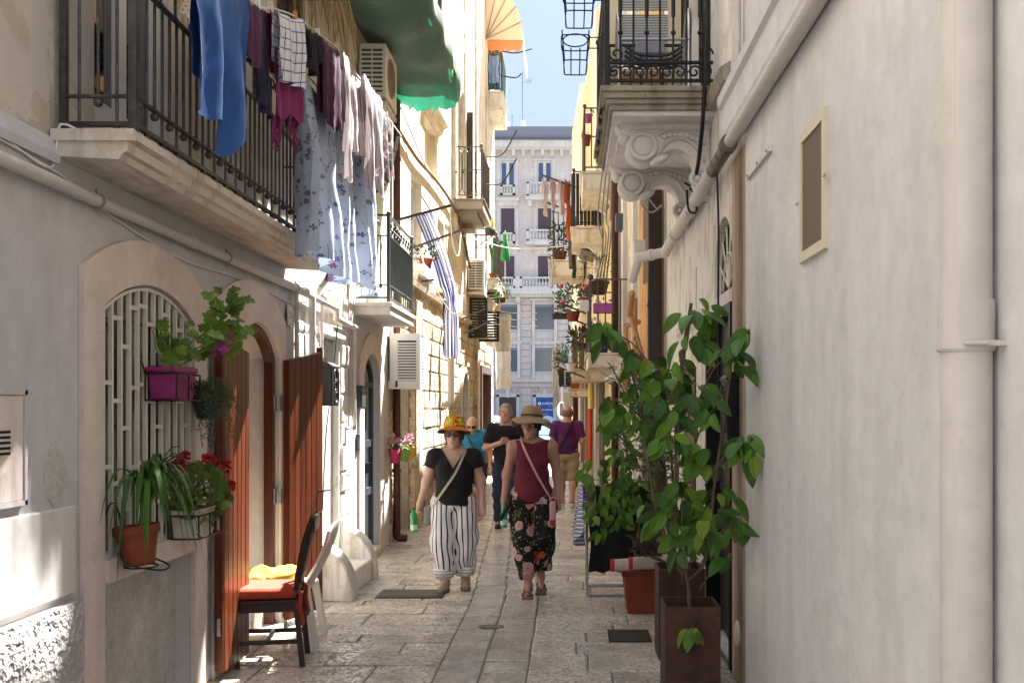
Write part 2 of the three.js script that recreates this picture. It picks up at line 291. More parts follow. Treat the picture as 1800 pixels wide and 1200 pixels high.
  leaf('door_leaf', P(XL + 0.075, 0, 6.84), PI + 0.0, false, 'wooden door leaf folded back beside the arched window');
  const [L2, pl2, w2] = leaf('door_leaf', P(XL + 0.055, 0, 7.90), 0.28, true, 'wooden door leaf standing open with lever handle');
  mesh('lever_handle', pl2([rod(V(w2 - 0.05, 1.05, 0.02), V(w2 - 0.05, 1.05, 0.075), 0.008), rod(V(w2 - 0.05, 1.05, 0.07), V(w2 + 0.05, 1.05, 0.075), 0.009), rod(V(w2 - 0.05, 0.86, 0.02), V(w2 - 0.05, 0.86, 0.05), 0.012)].reduce((a, g) => mergeGeometries([a, g]))), mats.ironBlack, L2);
  for (const y of [0.42, 1.05, 1.78]) mesh('hinge', [rbox(XL - 0.012, XL + 0.0, y - 0.06, y + 0.06, 7.78, 7.845, 0.004, 1), rbox(XL + 0.02, XL + 0.035, y - 0.06, y + 0.06, 7.80, 7.87, 0.004, 1), rod(P(XL + 0.012, y - 0.05, 7.81), P(XL + 0.012, y + 0.05, 7.81), 0.012)], mats.steel, houseA);
  // plinth: rock-faced course below, smooth painted course above it
  const pg = alongL(rect(-6, 4.62, 0, 0.86), XL + 0.05, 0.05);
  const rows = []; for (let a = 1.6; a < 4.6; a += 0.1) for (let y = 0; y < 0.85; y += 0.1) rows.push(new THREE.PlaneGeometry(0.1, 0.1).rotateY(PI / 2).translate(XL + 0.052, Math.min(y, 0.75) + 0.05, -(Math.min(a, 4.5) + 0.05)));
  mesh('rock_faced_plinth', [pg, rough(mergeGeometries(rows), 0.035, 9, (v) => v.y > 0.83)], mats.rock, houseA);
  mesh('painted_course', rbox(XL - 0.05, XL + 0.022, 0.89, 1.30, -6, 4.60, 0.012, 1), mats.plasterWhite, houseA);
  mesh('plaster_patch', alongL(Array.from({ length: 26 }, (_, i) => { const a = i / 26 * 2 * PI, r = 0.6 + 0.8 * vn3(Math.cos(a) * 2 + 5, Math.sin(a) * 2 + 5, 3); return [4.45 + 0.09 * r * Math.cos(a), 1.45 + 0.14 * r * Math.sin(a)]; }), XL + 0.005, 0.01), mats.plasterRough, houseA);
  const mb = mesh('meter_door', rbox(XL - 0.02, XL + 0.02, 1.36, 1.80, 3.72, 4.16, 0.006, 1), mats.plasterCream, houseA);
  for (let i = 0; i < 5; i++) mesh('louvre_slot', box(XL + 0.018, XL + 0.0215, 1.555 + i * 0.022, 1.566 + i * 0.022, 3.94, 4.06), mats.dark, mb);
  mesh('door_frame_edge', [box(XL, XL + 0.026, 1.34, 1.36, 3.70, 4.18), box(XL, XL + 0.026, 1.80, 1.82, 3.70, 4.18), box(XL, XL + 0.026, 1.34, 1.82, 4.16, 4.18)], mats.plasterGrey, mb);
  // upper storey
  mesh('upper_wall', alongL([[-6, 2.88], [10.4, 2.88], [10.4, 9.6], [-6, 9.6]], XL - 0.02, 0.5, [rect(4.86, 5.75, 2.97, 5.35), rect(7.9, 8.75, 3.95, 5.6)]), mats.beigeUpper, houseA);
  const fw = mesh('balcony_door', alongL(rect(4.86, 5.75, 2.97, 5.35), XL - 0.08, 0.07, [rect(4.93, 5.26, 3.3, 5.25), rect(5.35, 5.68, 3.3, 5.25)]), mats.whitePaint, houseA);
  mesh('pane', box(XL - 0.13, XL - 0.12, 3.2, 5.3, 4.9, 5.3), mats.glassDark, fw); mesh('pane', box(XL - 0.13, XL - 0.12, 3.2, 5.3, 5.32, 5.72), mats.glassDark, fw);
  const sh = mesh('louvred_shutter', alongL(rect(7.9, 8.75, 3.95, 5.6), XL - 0.04, 0.05, [rect(7.95, 8.30, 4.0, 5.55), rect(8.35, 8.7, 4.0, 5.55)]), mats.woodBrown, houseA);
  for (let y = 4.03; y < 5.53; y += 0.055) for (const [a, b] of [[7.95, 8.30], [8.35, 8.70]]) mesh('slat', bar(P(XL - 0.065, y, a), P(XL - 0.065, y, b), 0.03, 0.035), mats.woodBrown, sh);
  mesh('string_course', profileL([[0, 2.83], [0.03, 2.83], [0.035, 2.87], [0.0, 2.95]], XL - 0.003, -6, 4.44), mats.plasterGrey, houseA);
}
// ---------------------------------------------------------------- first balcony (nearest on the left)
function volute(pts, r = 0.008) { return tube(pts, r, pts.length * 4, 5); }
function spiral(c, r0, turns, dirA, dirB, start = 0, n = 14) { const o = []; for (let i = 0; i <= n; i++) { const t = i / n, a = start + t * turns * 2 * PI, r = r0 * (1 - 0.75 * t); o.push(c.clone().addScaledVector(dirA, Math.cos(a) * r).addScaledVector(dirB, Math.sin(a) * r)); } return o; }
{
  const b = thing('balcony', 'long shallow iron balcony hung with laundry, nearest above the left wall', 'balcony', [XL, 2.86, -6.2], 'balconies along the alley');
  const s = mesh('slab', [profileL([[0, 2.87], [0.30, 2.855], [0.315, 2.88], [0.335, 2.89], [0.345, 2.93], [0.37, 2.945], [0.37, 2.985], [0, 2.985]], XL - 0.01, 4.44, 8.08)], mats.slab, b);
  mesh('near_moulding', profileL([[0, 2.935], [0.37, 2.935], [0.37, 2.988], [0, 2.988]], XL - 0.008, 4.425, 4.445), mats.slab, b);
  const X0 = XL + 0.005, X1 = -1.965, top = 3.96, d0 = 4.49, d1 = 8.0;
  mesh('corner_post', [bar(P(X1, 2.985, d0), P(X1, top, d0), 0.035), ball(P(X1, top + 0.03, d0), 0.032)], mats.iron, b);
  mesh('wall_post', bar(P(X0 + 0.015, 2.985, d0), P(X0 + 0.015, top, d0), 0.03), mats.iron, b);
  mesh('corner_post', bar(P(X1, 2.985, d1), P(X1, top, d1), 0.035), mats.iron, b);
  for (const [n, y, h] of [['top_rail', top, 0.02], ['scroll_rail', 3.675, 0.014], ['middle_rail', 3.15, 0.012], ['bottom_rail', 3.025, 0.02]]) {
    mesh(n, bar(P(X1, y, d0), P(X1, y, d1), 0.026, h), mats.iron, b);
    mesh(n, bar(P(X0, y, d0), P(X1, y, d0), 0.024, h), mats.iron, b);
    mesh(n, bar(P(X0, y, d1), P(X1, y, d1), 0.024, h), mats.iron, b);
  }
  const long = shared([rod(V(0, 3.0, 0), V(0, 3.68, 0), 0.0075), ball(V(0, 2.997, 0), 0.021)]), short = shared([rod(V(0, 3.13, 0), V(0, 3.68, 0), 0.0075), ball(V(0, 3.122, 0), 0.021)]);
  const put = (x, d, k) => { const m = mesh('baluster', k % 2 ? long : short, mats.iron, b); m.position.set(x, 0, -d); m.position.sub(bases.get(b)); m.rotation.y = k; };
  let k = 0; for (let d = d0 + 0.05; d < d1 - 0.03; d += 0.0885) put(X1, d, k++);
  for (const x of [-2.21, -2.125, -2.04]) put(x, d0, k++);
  for (let d = d0 + 0.12; d < d1 - 0.1; d += 0.177) {       // lyre scrolls under the top rail
    const A = V(0, 0, -1), B = UPV, c = P(X1, 3.82, d);
    mesh('scroll', [volute([c.clone().addScaledVector(B, -0.145), ...spiral(c.clone().addScaledVector(A, 0.05).addScaledVector(B, 0.06), 0.045, -0.9, A, B, PI * 0.9)], 0.007), volute([c.clone().addScaledVector(B, -0.145), ...spiral(c.clone().addScaledVector(A, -0.05).addScaledVector(B, 0.06), 0.045, 0.9, A, B, PI * 0.1)], 0.007), ball(c.clone().addScaledVector(B, -0.14), 0.016)], mats.iron, b);
  }
}
// ---------------------------------------------------------------- white-washed masonry with the plank door and rounded steps
const houseB = thing('whitewashed_house', 'white painted rough masonry house front with pale plank door and rounded steps', 'house', [XL, 0, -9.4]);
{
  mesh('wall', alongL([[8.325, 0], [10.42, 0], [10.42, 2.87], [8.325, 2.87]], XL - 0.012, 0.5, [rect(9.22, 10.0, 0.22, 2.42), arch(9.3, 10.16, 2.55, 2.65, 2.855)]), mats.worn, houseB);
  mesh('arch_back', box(XL - 0.4, XL - 0.2, 2.5, 2.875, 9.25, 10.2), mats.beigeUpper, houseB);
  for (let i = 0, y = 0.0; y < 2.5; i++) {               // rubble courses that show through the paint
    const h = rr(0.20, 0.34); for (let d = 8.36 + rr(0, 0.1); d < 9.12;) { const w = rr(0.22, 0.4), e = Math.min(d + w, 9.17); mesh('stone', rough(rbox(XL - 0.05, XL + rr(-0.006, 0.022), y + 0.01, Math.min(y + h, 2.5) - 0.01, d, e - 0.015, 0.02, 2), 0.012, 14), mats.worn, houseB); d = e; if (e > 9.15) break; }
    for (let d = 10.05; d < 10.38;) { const e = Math.min(d + rr(0.2, 0.36), 10.4); mesh('stone', rough(rbox(XL - 0.05, XL + rr(-0.006, 0.02), y + 0.01, Math.min(y + h, 2.5) - 0.01, d, e - 0.012, 0.02, 2), 0.012, 14), mats.worn, houseB); d = e; }
    y += h;
  }
  const dr = mesh('plank_door', box(XL - 0.14, XL - 0.10, 0.22, 2.42, 9.22, 10.0), mats.whitePaint, houseB);
  for (let i = 0; i < 8; i++) mesh('plank', rbox(XL - 0.12, XL - 0.075 + rr(0, 0.004), 0.24, 2.40, 9.225 + i * 0.0965, 9.318 + i * 0.0965, 0.005, 1), M(pick(['#d2d5d8', '#dadcde', '#cbced2']), 0.6, { map: T.worn }), dr);
  mesh('handle', rod(P(XL - 0.07, 1.2, 9.3), P(XL - 0.07, 1.34, 9.3), 0.009), mats.ironBlack, dr);
  mesh('lintel', rough(rbox(XL - 0.06, XL + 0.03, 2.42, 2.53, 9.1, 10.12, 0.015, 2), 0.01, 8), mats.worn, houseB);
  // steps between two quarter-round cheeks
  const cheek = (d0, d1, o) => { const p = [[XL - 0.05, 0], [XL + o, 0]]; for (let i = 0; i <= 10; i++) { const t = i / 10 * PI / 2; p.push([XL + o * Math.cos(t) * 1.0, 0.06 + (0.46) * Math.sin(t)]); } p.push([XL - 0.05, 0.52]); return rough(across(p, d0, d1, [], 0.015), 0.012, 10); };
  mesh('step_cheek', cheek(8.92, 9.16, 0.36), mats.worn, houseB);
  mesh('step_cheek', cheek(10.06, 10.3, 0.33), mats.worn, houseB);
  mesh('step', rough(rbox(XL - 0.12, XL + 0.30, 0, 0.22, 9.15, 10.07, 0.02, 2), 0.01, 9), mats.worn, houseB);
}
// ---------------------------------------------------------------- grey plaster front with the arched glass door, and its white upper storey
const houseC = thing('arched_door_house', 'grey plaster house front with narrow arched glass door under small balcony', 'house', [XL, 0, -11.6]);
{
  mesh('wall', alongL([[10.425, 0], [12.72, 0], [12.72, 2.80], [10.425, 2.80]], XL, 0.5, [arch(11.08, 12.02, 0.02, 2.10, 2.36)]), mats.plasterGrey, houseC);
  mesh('door_surround', alongL(arch(10.83, 12.25, 0.001, 2.16, 2.60), XL + 0.025, 0.023, [arch(11.07, 12.03, 0.01, 2.11, 2.375)], 0.006), mats.plasterCream, houseC);
  const dr = mesh('glass_door', alongL(arch(11.1, 12.0, 0.06, 2.10, 2.34), XL - 0.06, 0.06, [rect(11.15, 11.50, 0.16, 0.72), rect(11.15, 11.50, 0.80, 1.28), rect(11.15, 11.50, 1.36, 1.98), rect(11.6, 11.95, 0.16, 0.72), rect(11.6, 11.95, 0.80, 1.28), rect(11.6, 11.95, 1.36, 1.98), arch(11.15, 11.95, 2.04, 2.10, 2.29)]), mats.ironGreen, houseC);
  for (const [a, b, c, e] of [[11.15, 11.5, 0.16, 0.72], [11.15, 11.5, 0.8, 1.28], [11.15, 11.5, 1.36, 1.98], [11.6, 11.95, 0.16, 0.72], [11.6, 11.95, 0.8, 1.28], [11.6, 11.95, 1.36, 1.98]]) mesh('pane', box(XL - 0.095, XL - 0.085, c - 0.02, e + 0.02, a - 0.02, b + 0.02), mats.glassDark, dr);
  mesh('fanlight', alongL(arch(11.12, 11.98, 2.03, 2.1, 2.31), XL - 0.085, 0.01), mats.glassDark, dr);
  mesh('handle', [box(XL - 0.06, XL - 0.0, 0.98, 1.1, 11.53, 11.57), rod(P(XL + 0.01, 0.9, 11.55), P(XL + 0.01, 1.2, 11.55), 0.012)], mats.ironBlack, dr);
  mesh('threshold', rbox(XL - 0.5, XL + 0.06, 0, 0.09, 11.09, 12.01, 0.012, 1), mats.slab, houseC);
  mesh('upper_wall', alongL(rect(10.42, 13.0, 2.80, 9.6), XL, 0.5, [rect(10.95, 11.85, 2.9, 5.1)]), mats.paleWall, houseC);
  const fd = mesh('balcony_door', alongL(rect(10.95, 11.85, 2.9, 5.1), XL - 0.1, 0.06, [rect(11.03, 11.36, 3.2, 5.0), rect(11.44, 11.78, 3.2, 5.0)]), mats.whitePaint, houseC);
  mesh('pane', box(XL - 0.15, XL - 0.14, 3.1, 5.05, 11.0, 11.8), mats.glassDark, fd);
}
{
  const b = thing('balcony', 'small dark iron balcony above arched glass door', 'balcony', [XL, 2.74, -11.5], 'balconies along the alley');
  mesh('slab', [rbox(XL - 0.01, -1.92, 2.74, 2.86, 10.70, 12.36, 0.008, 1), rbox(XL - 0.01, -1.90, 2.83, 2.875, 10.68, 12.38, 0.006, 1)], mats.plasterWhite, b);
  const X1 = -1.95, d0 = 10.75, d1 = 12.32, top = 3.82;
  for (const [x, d] of [[X1, d0], [X1, d1]]) mesh('corner_post', [bar(P(x, 2.87, d), P(x, top, d), 0.034), ball(P(x, top + 0.02, d), 0.026)], mats.ironGreen, b);
  for (const [n, y, h] of [['top_rail', top, 0.022], ['scroll_rail', 3.60, 0.014], ['middle_rail', 3.07, 0.014], ['bottom_rail', 2.93, 0.02]]) { mesh(n, bar(P(X1, y, d0), P(X1, y, d1), 0.024, h), mats.ironGreen, b); mesh(n, bar(P(XL, y, d0), P(X1, y, d0), 0.024, h), mats.ironGreen, b); }
  const g = shared([rod(V(0, 2.92, 0), V(0, 3.6, 0), 0.008)]), g2 = shared([rod(V(0, 3.05, 0), V(0, 3.6, 0), 0.008), ball(V(0, 3.05, 0), 0.02)]);
  let k = 0; const put = (x, d) => { const m = mesh('baluster', k++ % 2 ? g2 : g, mats.ironGreen, b); m.position.set(x, 0, -d).sub(bases.get(b)); };
  for (let d = d0 + 0.06; d < d1; d += 0.075) put(X1, d);
  for (const x of [-2.21, -2.12, -2.035]) put(x, d0);
  for (let d = d0 + 0.12; d < d1 - 0.05; d += 0.17) { const c = P(X1, 3.71, d); mesh('scroll', [volute(spiral(c.clone().add(V(0, 0.02, -0.04)), 0.05, 1, V(0, 0, -1), UPV, PI), 0.007), volute(spiral(c.clone().add(V(0, -0.03, 0.03)), 0.04, 1, V(0, 0, 1), UPV, PI), 0.007)], mats.ironGreen, b); }
  mesh('side_scroll', [volute(spiral(P(-2.12, 3.71, d0), 0.075, 1.2, V(1, 0, 0), UPV, 0), 0.008)], mats.ironGreen, b);
}
// ---------------------------------------------------------------- stone house, cream upper storeys, running to the end of the left side
const houseD = thing('stone_house', 'long house with bare limestone blocks below and sunlit cream plaster above', 'house', [-2.2, 0, -18]);
const slantL = (g, d0 = 13, x0 = XL) => { const p = g.attributes.position; for (let i = 0; i < p.count; i++) { const d = -p.getZ(i); if (d > 13) p.setX(i, p.getX(i) + LX(d) - XL); } return g; };   // that house stands at a slight angle to the street
{
  const end = 26.2, seg = (d0, d1, y0, y1, t = 0.5, X = XL, holes = []) => slantL(alongL(rect(d0, d1, y0, y1), X, t, holes));
  // base wall behind the stones (mortar), with openings
  mesh('mortar_wall', seg(12.73, end, 0, 3.55, 0.4, XL - 0.018, [rect(13.55, 14.15, 0.02, 2.35), rect(19.85, 20.75, 0.02, 2.45), rect(23.2, 25.2, 0.02, 2.6)]), mats.mortar, houseD);
  const stones = [mats.stone, mats.stoneB, mats.stoneC];
  const blocked = (a, b, y0, y1) => [[13.5, 14.2, 0, 2.4], [19.8, 20.8, 0, 2.5], [23.15, 25.25, 0, 2.65]].some(([p, q, r, s]) => a < q && b > p && y0 < s && y1 > r);
  let y = 0;
  while (y < 3.5) {
    const h = rr(0.24, 0.33); let d = 12.78 - rr(0, 0.02);
    while (d < end) { let w = rr(0.32, 0.62), e = Math.min(d + w, end); if (!blocked(d + 0.02, e - 0.02, y, y + h)) mesh('stone', slantL(rough(rbox(XL - 0.12, XL + rr(-0.008, 0.012), y + 0.007, Math.min(y + h, 3.54) - 0.007, d, e - 0.012, 0.018, 1), 0.02, 11)), pick(stones), houseD); d = e; }
    y += h;
  }
  for (const [a, b] of [[14.25, 14.75], [21.9, 22.4]]) mesh('pilaster', slantL(rbox(XL - 0.1, XL + 0.09, 0, 3.3, a, b, 0.02, 1)), mats.stoneC, houseD);
  // doors
  const bd = mesh('brown_door', slantL(box(XL - 0.2, XL - 0.16, 0, 2.36, 13.5, 14.2)), mats.woodBrown, houseD);
  mesh('notice', slantL(box(XL - 0.158, XL - 0.152, 1.62, 1.82, 13.62, 13.86)), M('#e4e2dc', 0.8), bd);
  const wd = mesh('white_door', slantL(alongL(arch(19.86, 20.74, 0.05, 2.1, 2.44), XL - 0.12, 0.05)), mats.whitePaint, houseD);
  for (let i = 0; i < 5; i++) mesh('plank', slantL(box(XL - 0.115, XL - 0.10, 0.1, 2.05, 19.90 + i * 0.16, 20.04 + i * 0.16)), M('#c9ced2', 0.6, { map: T.worn }), wd);
  mesh('door_arch', slantL(alongL([[19.74, 0.02], [19.86, 0.02], ...arch(19.86, 20.74, 0.02, 2.1, 2.44).slice(2).reverse(), [20.74, 0.02], [20.86, 0.02], ...arch(19.74, 20.86, 0.02, 2.14, 2.56).slice(2)], XL + 0.03, 0.1)), mats.worn, houseD);
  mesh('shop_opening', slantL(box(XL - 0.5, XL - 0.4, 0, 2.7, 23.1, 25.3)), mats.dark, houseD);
  mesh('shop_frame', slantL(alongL([[23.1, 0], [23.25, 0], [23.25, 2.55], [25.15, 2.55], [25.15, 0], [25.3, 0], [25.3, 2.72], [23.1, 2.72]], XL + 0.05, 0.2)), mats.woodBrown, houseD);
  // upper storeys
  mesh('upper_wall', seg(13.0, 18.62, 3.5, 12.5, 0.5, XL - 0.002, [rect(14.3, 15.2, 3.65, 5.15), rect(16.75, 17.5, 3.75, 4.95), rect(15.45, 16.75, 5.55, 6.3)]), mats.yellowWall, houseD);
  mesh('niche_back', slantL(box(XL - 0.2, XL - 0.12, 5.5, 6.4, 15.4, 16.8)), mats.yellowWall, houseD);
  mesh('far_upper_wall', seg(18.62, end, 3.5, 14.5, 0.5, XL + 0.03, [rect(19.0, 19.9, 5.68, 8.0), rect(20.9, 21.7, 3.7, 4.9), rect(22.6, 23.4, 3.7, 5.0)]), mats.yellowWall, houseD);
  mesh('hood', slantL(profileL([[0, 6.34], [0.06, 6.38], [0.08, 6.46], [0.16, 6.50], [0.17, 6.58], [0, 6.62]], XL, 15.3, 16.95)), mats.paleWall, houseD);
  for (const [a, b, y1] of [[18.5, 18.75, 14.5], [19.95, 20.08, 14.5], [21.9, 22.05, 14.5], [24.0, 24.4, 14.5]]) mesh('pilaster', slantL(box(XL, XL + 0.075, 3.5, y1, a, b)), mats.paleWall, houseD);
  mesh('ledge', slantL(profileL([[0, 3.45], [0.07, 3.48], [0.09, 3.56], [0, 3.6]], XL, 13.1, end)), mats.stoneC, houseD);
  mesh('corner_return', box(-4.5, LX(end) - 0.02, 0, 14.5, end, end + 0.3), mats.yellowWall, houseD);
  const w1 = mesh('window', slantL(alongL(rect(14.3, 15.2, 3.65, 5.15), XL - 0.1, 0.06, [rect(14.38, 14.7, 3.75, 5.05), rect(14.8, 15.12, 3.75, 5.05)])), mats.whitePaint, houseD);
  mesh('pane', slantL(box(XL - 0.16, XL - 0.14, 3.6, 5.1, 14.32, 15.18)), mats.glassDark, w1);
  const w2 = mesh('window', slantL(alongL(rect(16.75, 17.5, 3.75, 4.95), XL - 0.1, 0.06, [rect(16.82, 17.08, 3.85, 4.87), rect(17.16, 17.43, 3.85, 4.87)])), mats.whitePaint, houseD);
  mesh('pane', slantL(box(XL - 0.16, XL - 0.14, 3.7, 4.95, 16.78, 17.48)), mats.glassDark, w2);
  mesh('sill', slantL(rbox(XL - 0.05, XL + 0.12, 3.55, 3.66, 14.2, 15.3, 0.01, 1)), mats.paleWall, houseD);
  mesh('sill', slantL(rbox(XL - 0.05, XL + 0.12, 3.66, 3.75, 16.65, 17.6, 0.01, 1)), mats.paleWall, houseD);
  const s3 = mesh('balcony_door', slantL(box(XL - 0.15, XL - 0.1, 5.68, 8.0, 19.0, 19.9)), mats.woodBrown, houseD);
  mesh('open_shutter', box(XL + 0.16, XL + 0.36, 5.7, 7.7, 20.1, 20.14), mats.woodBlack, houseD);
  for (const [a, b] of [[20.9, 21.7], [22.6, 23.4]]) { const w = mesh('window', slantL(box(XL - 0.12, XL - 0.06, 3.7, 5.0, a, b)), mats.whitePaint, houseD); mesh('pane', slantL(box(XL - 0.06, XL - 0.05, 3.8, 4.85, a + 0.1, b - 0.1)), mats.glassDark, w); }
  // iron gate grille over the recess
}
function simpleBalcony(label, side, x0, x1, y, d0, d1, h, o = {}) {    // slab, posts, rails and balusters; x0 at the wall, x1 the outer edge
  const b = thing('balcony', label, 'balcony', [(x0 + x1) / 2, y - 0.12, -(d0 + d1) / 2], 'balconies along the alley'), m = o.mat ?? mats.iron, sm = o.slab ?? mats.slab;
  const xa = Math.min(x0, x1), xb = Math.max(x0, x1);
  mesh('slab', [rbox(xa, xb, y - (o.thick ?? 0.12), y - 0.03, d0, d1, 0.01, 1), rbox(xa - (side > 0 ? 0.03 : 0), xb + (side < 0 ? 0.03 : 0), y - 0.03, y, d0 - 0.02, d1 + 0.02, 0.008, 1)], sm, b);
  if (o.corbels) for (const d of [d0 + 0.15, d1 - 0.3]) mesh('corbel', across([[x0, y - 0.12], [x1 + (x0 - x1) * 0.25, y - 0.12], [x1 + (x0 - x1) * 0.3, y - 0.2], [x0 + (x1 - x0) * 0.2, y - 0.42], [x0, y - 0.5]].map(([a, c]) => [a, c]), d, d + 0.14, [], 0.01), sm, b);
  if (o.norail) return b;
  const e = x1 + (x0 > x1 ? 0.03 : -0.03);
  for (const d of [d0 + 0.03, d1 - 0.03]) mesh('corner_post', [bar(P(e, y, d), P(e, y + h, d), 0.03), ball(P(e, y + h + 0.02, d), o.knob ?? 0.03)], m, b);
  for (const [n, q] of [['top_rail', y + h - 0.01], ['bottom_rail', y + 0.07]]) { mesh(n, bar(P(e, q, d0 + 0.03), P(e, q, d1 - 0.03), 0.026, 0.018), m, b); for (const d of [d0 + 0.03, d1 - 0.03]) mesh(n, bar(P(x0, q, d), P(e, q, d), 0.022, 0.018), m, b); }
  const g = shared(rod(V(0, 0.07, 0), V(0, h, 0), 0.01, 0.01, 5)), put = (x, d) => { const q = mesh('baluster', g, m, b); q.position.set(x, y, -d).sub(bases.get(b)); };
  for (let d = d0 + 0.13; d < d1 - 0.05; d += 0.1) put(e, d);
  const n = Math.max(2, Math.round(Math.abs(e - x0) / 0.11)); for (let i = 1; i < n; i++) put(mix(x0, e, i / n), d0 + 0.03);
  return b;
}
{
  // third balcony, high on the sunny side
  const b = simpleBalcony('high iron balcony with looped side panel on sunlit cream wall', -1, LX(19) + 0.02, -1.60, 5.62, 18.5, 20.35, 0.98, { slab: mats.slabOld, thick: 0.2 });
  mesh('underside_beam', [box(LX(19), -1.72, 5.34, 5.42, 18.6, 20.2), box(LX(19), -1.9, 5.24, 5.34, 19.5, 20.1)], mats.slabOld, b);
  for (let i = 0; i < 4; i++) { const x = -2.1 + i * 0.125; mesh('loop', tube([P(x, 5.78, 18.52), P(x + 0.05, 5.74, 18.52), P(x + 0.1, 5.8, 18.52), P(x + 0.1, 6.45, 18.52), P(x + 0.05, 6.52, 18.52), P(x, 6.45, 18.52)], 0.008, 30, 5, true, 0.3), mats.iron, b); mesh('boss', ball(P(x + 0.0, 6.12, 18.52), 0.028), mats.iron, b); }
  mesh('mid_rail', bar(P(-2.0, 6.16, 18.52), P(-1.63, 6.16, 18.52), 0.014), mats.iron, b);
  // green-netted balcony: old slab with construction netting slung beneath
  const g = thing('balcony', 'high crumbling balcony wrapped below in torn green netting', 'balcony', [XL, 5.75, -11.5], 'balconies along the alley');
  mesh('slab', rough(rbox(XL - 0.02, -1.46, 5.90, 6.06, 8.6, 12.85, 0.02, 2), 0.03, 5), M('#6f6350', 0.95, { map: T.worn }), g);
  mesh('corner_post', bar(P(-1.5, 6.06, 12.8), P(-1.5, 7.0, 12.8), 0.035), mats.iron, g);
  mesh('top_rail', bar(P(-1.5, 7.0, 8.6), P(-1.5, 7.0, 12.8), 0.03), mats.iron, g);
  const q = shared(rod(V(0, 6.06, 0), V(0, 7.0, 0), 0.009, 0.009, 5)); for (let d = 8.7; d < 12.8; d += 0.11) { const m = mesh('baluster', q, mats.iron, g); m.position.set(-1.5, 0, -d).sub(bases.get(g)); }
  const net = [], nm = new THREE.MeshPhysicalMaterial({ color: S('#12755c'), roughness: 0.8, transmission: 0.5, thickness: 0, side: THREE.DoubleSide, map: T.worn, bumpMap: T.rockB, bumpScale: 0.004 });
  const NU = 26, NV = 40, pos = [], idx = [], uv = [];
  for (let i = 0; i <= NU; i++) for (let j = 0; j <= NV; j++) {
    const s = i / NU, d = mix(8.6, 13.1, j / NV), sag = 0.14 * Math.sin(PI * clamp(s / 0.72, 0, 1)) * (0.6 + 0.8 * vn3(d * 1.7, s * 3, 4)) + 0.10 * sstep(12.2, 13.1, d), w = 0.03 * (vn3(d * 3, s * 4, 2) - 0.5);
    let x, y; if (s < 0.72) { x = mix(XL + 0.02, -1.40, s / 0.72); y = 5.88 - sag + w; } else { const t = (s - 0.72) / 0.28; x = -1.40 + 0.012 * Math.sin(d * 7) + 0.03 * t; y = mix(5.88, 6.9, t); }
    const fray = j === NV || (i === NU); pos.push(x + (fray ? 0.04 * (h3(i, j, 3) - 0.5) : 0), y + (fray ? 0.08 * (h3(i, j, 5) - 0.5) : 0), -d - (j === NV ? 0.05 * h3(i, 9, 1) : 0)); uv.push(s * 1.2, d);
  }
  for (let i = 0; i < NU; i++) for (let j = 0; j < NV; j++) { if (h3(i >> 1, j >> 1, 77) > 0.988) continue; const a = i * (NV + 1) + j, b2 = a + 1, c = a + NV + 1, e = c + 1; idx.push(a, b2, c, b2, e, c); }
  const ng = new THREE.BufferGeometry(); ng.setAttribute('position', new THREE.Float32BufferAttribute(pos, 3)); ng.setAttribute('uv', new THREE.Float32BufferAttribute(uv, 2)); ng.setIndex(idx); ng.computeVertexNormals();
  mesh('netting', ng, nm, g, true);
}
// ================================================================ RIGHT SIDE
const houseE = thing('white_house', 'plain off-white plaster house wall filling the right edge', 'house', [XR, 0, -3]);
{
  mesh('wall', alongR(rect(-6, 6.08, 0, 9.3), XR, 0.5), mats.plasterRight, houseE);
  mesh('cornice_band', profileR([[0, 3.50], [0.035, 3.52], [0.05, 3.56], [0.05, 3.74], [0.075, 3.76], [0.08, 3.82], [0, 3.85]], XR - 0.001, -6, 6.72), mats.plasterRight, houseE);
  mesh('roof_parapet', box(XR - 0.02, XR + 0.5, 9.3, 9.6, -6, 6.08), mats.plasterRight, houseE);
  const v = mesh('vent_frame', alongR(rect(4.14, 4.60, 2.41, 3.0), XR - 0.018, 0.02, [rect(4.185, 4.555, 2.455, 2.955)], 0.003), M('#d5cdb8', 0.6), houseE);
  mesh('vent_mesh', box(XR - 0.010, XR - 0.004, 2.44, 2.97, 4.17, 4.57), M('#75685a', 0.8, { map: tex(128, (u, w) => { const g = 0.62 + 0.38 * Math.max(Math.abs(Math.sin(u * PI * 16)), Math.abs(Math.sin(w * PI * 16))); return [g, g, g]; }, true, 0.12) }), v);
  mesh('vent_clip', [rod(P(XR - 0.022, 2.71, 4.14), P(XR - 0.022, 2.71, 4.10), 0.006), rod(P(XR - 0.022, 2.69, 4.60), P(XR - 0.022, 2.69, 4.63), 0.006)], mats.steel, v);
  const c = mesh('cable_cover', rbox(XR - 0.02, XR, 3.105, 3.14, 5.28, 5.95, 0.004, 1), mats.plasterRight, houseE);
  for (const d of [5.33, 5.6, 5.9]) mesh('screw', ball(P(XR - 0.02, 3.12, d), 0.009), mats.cableGrey, c);
}
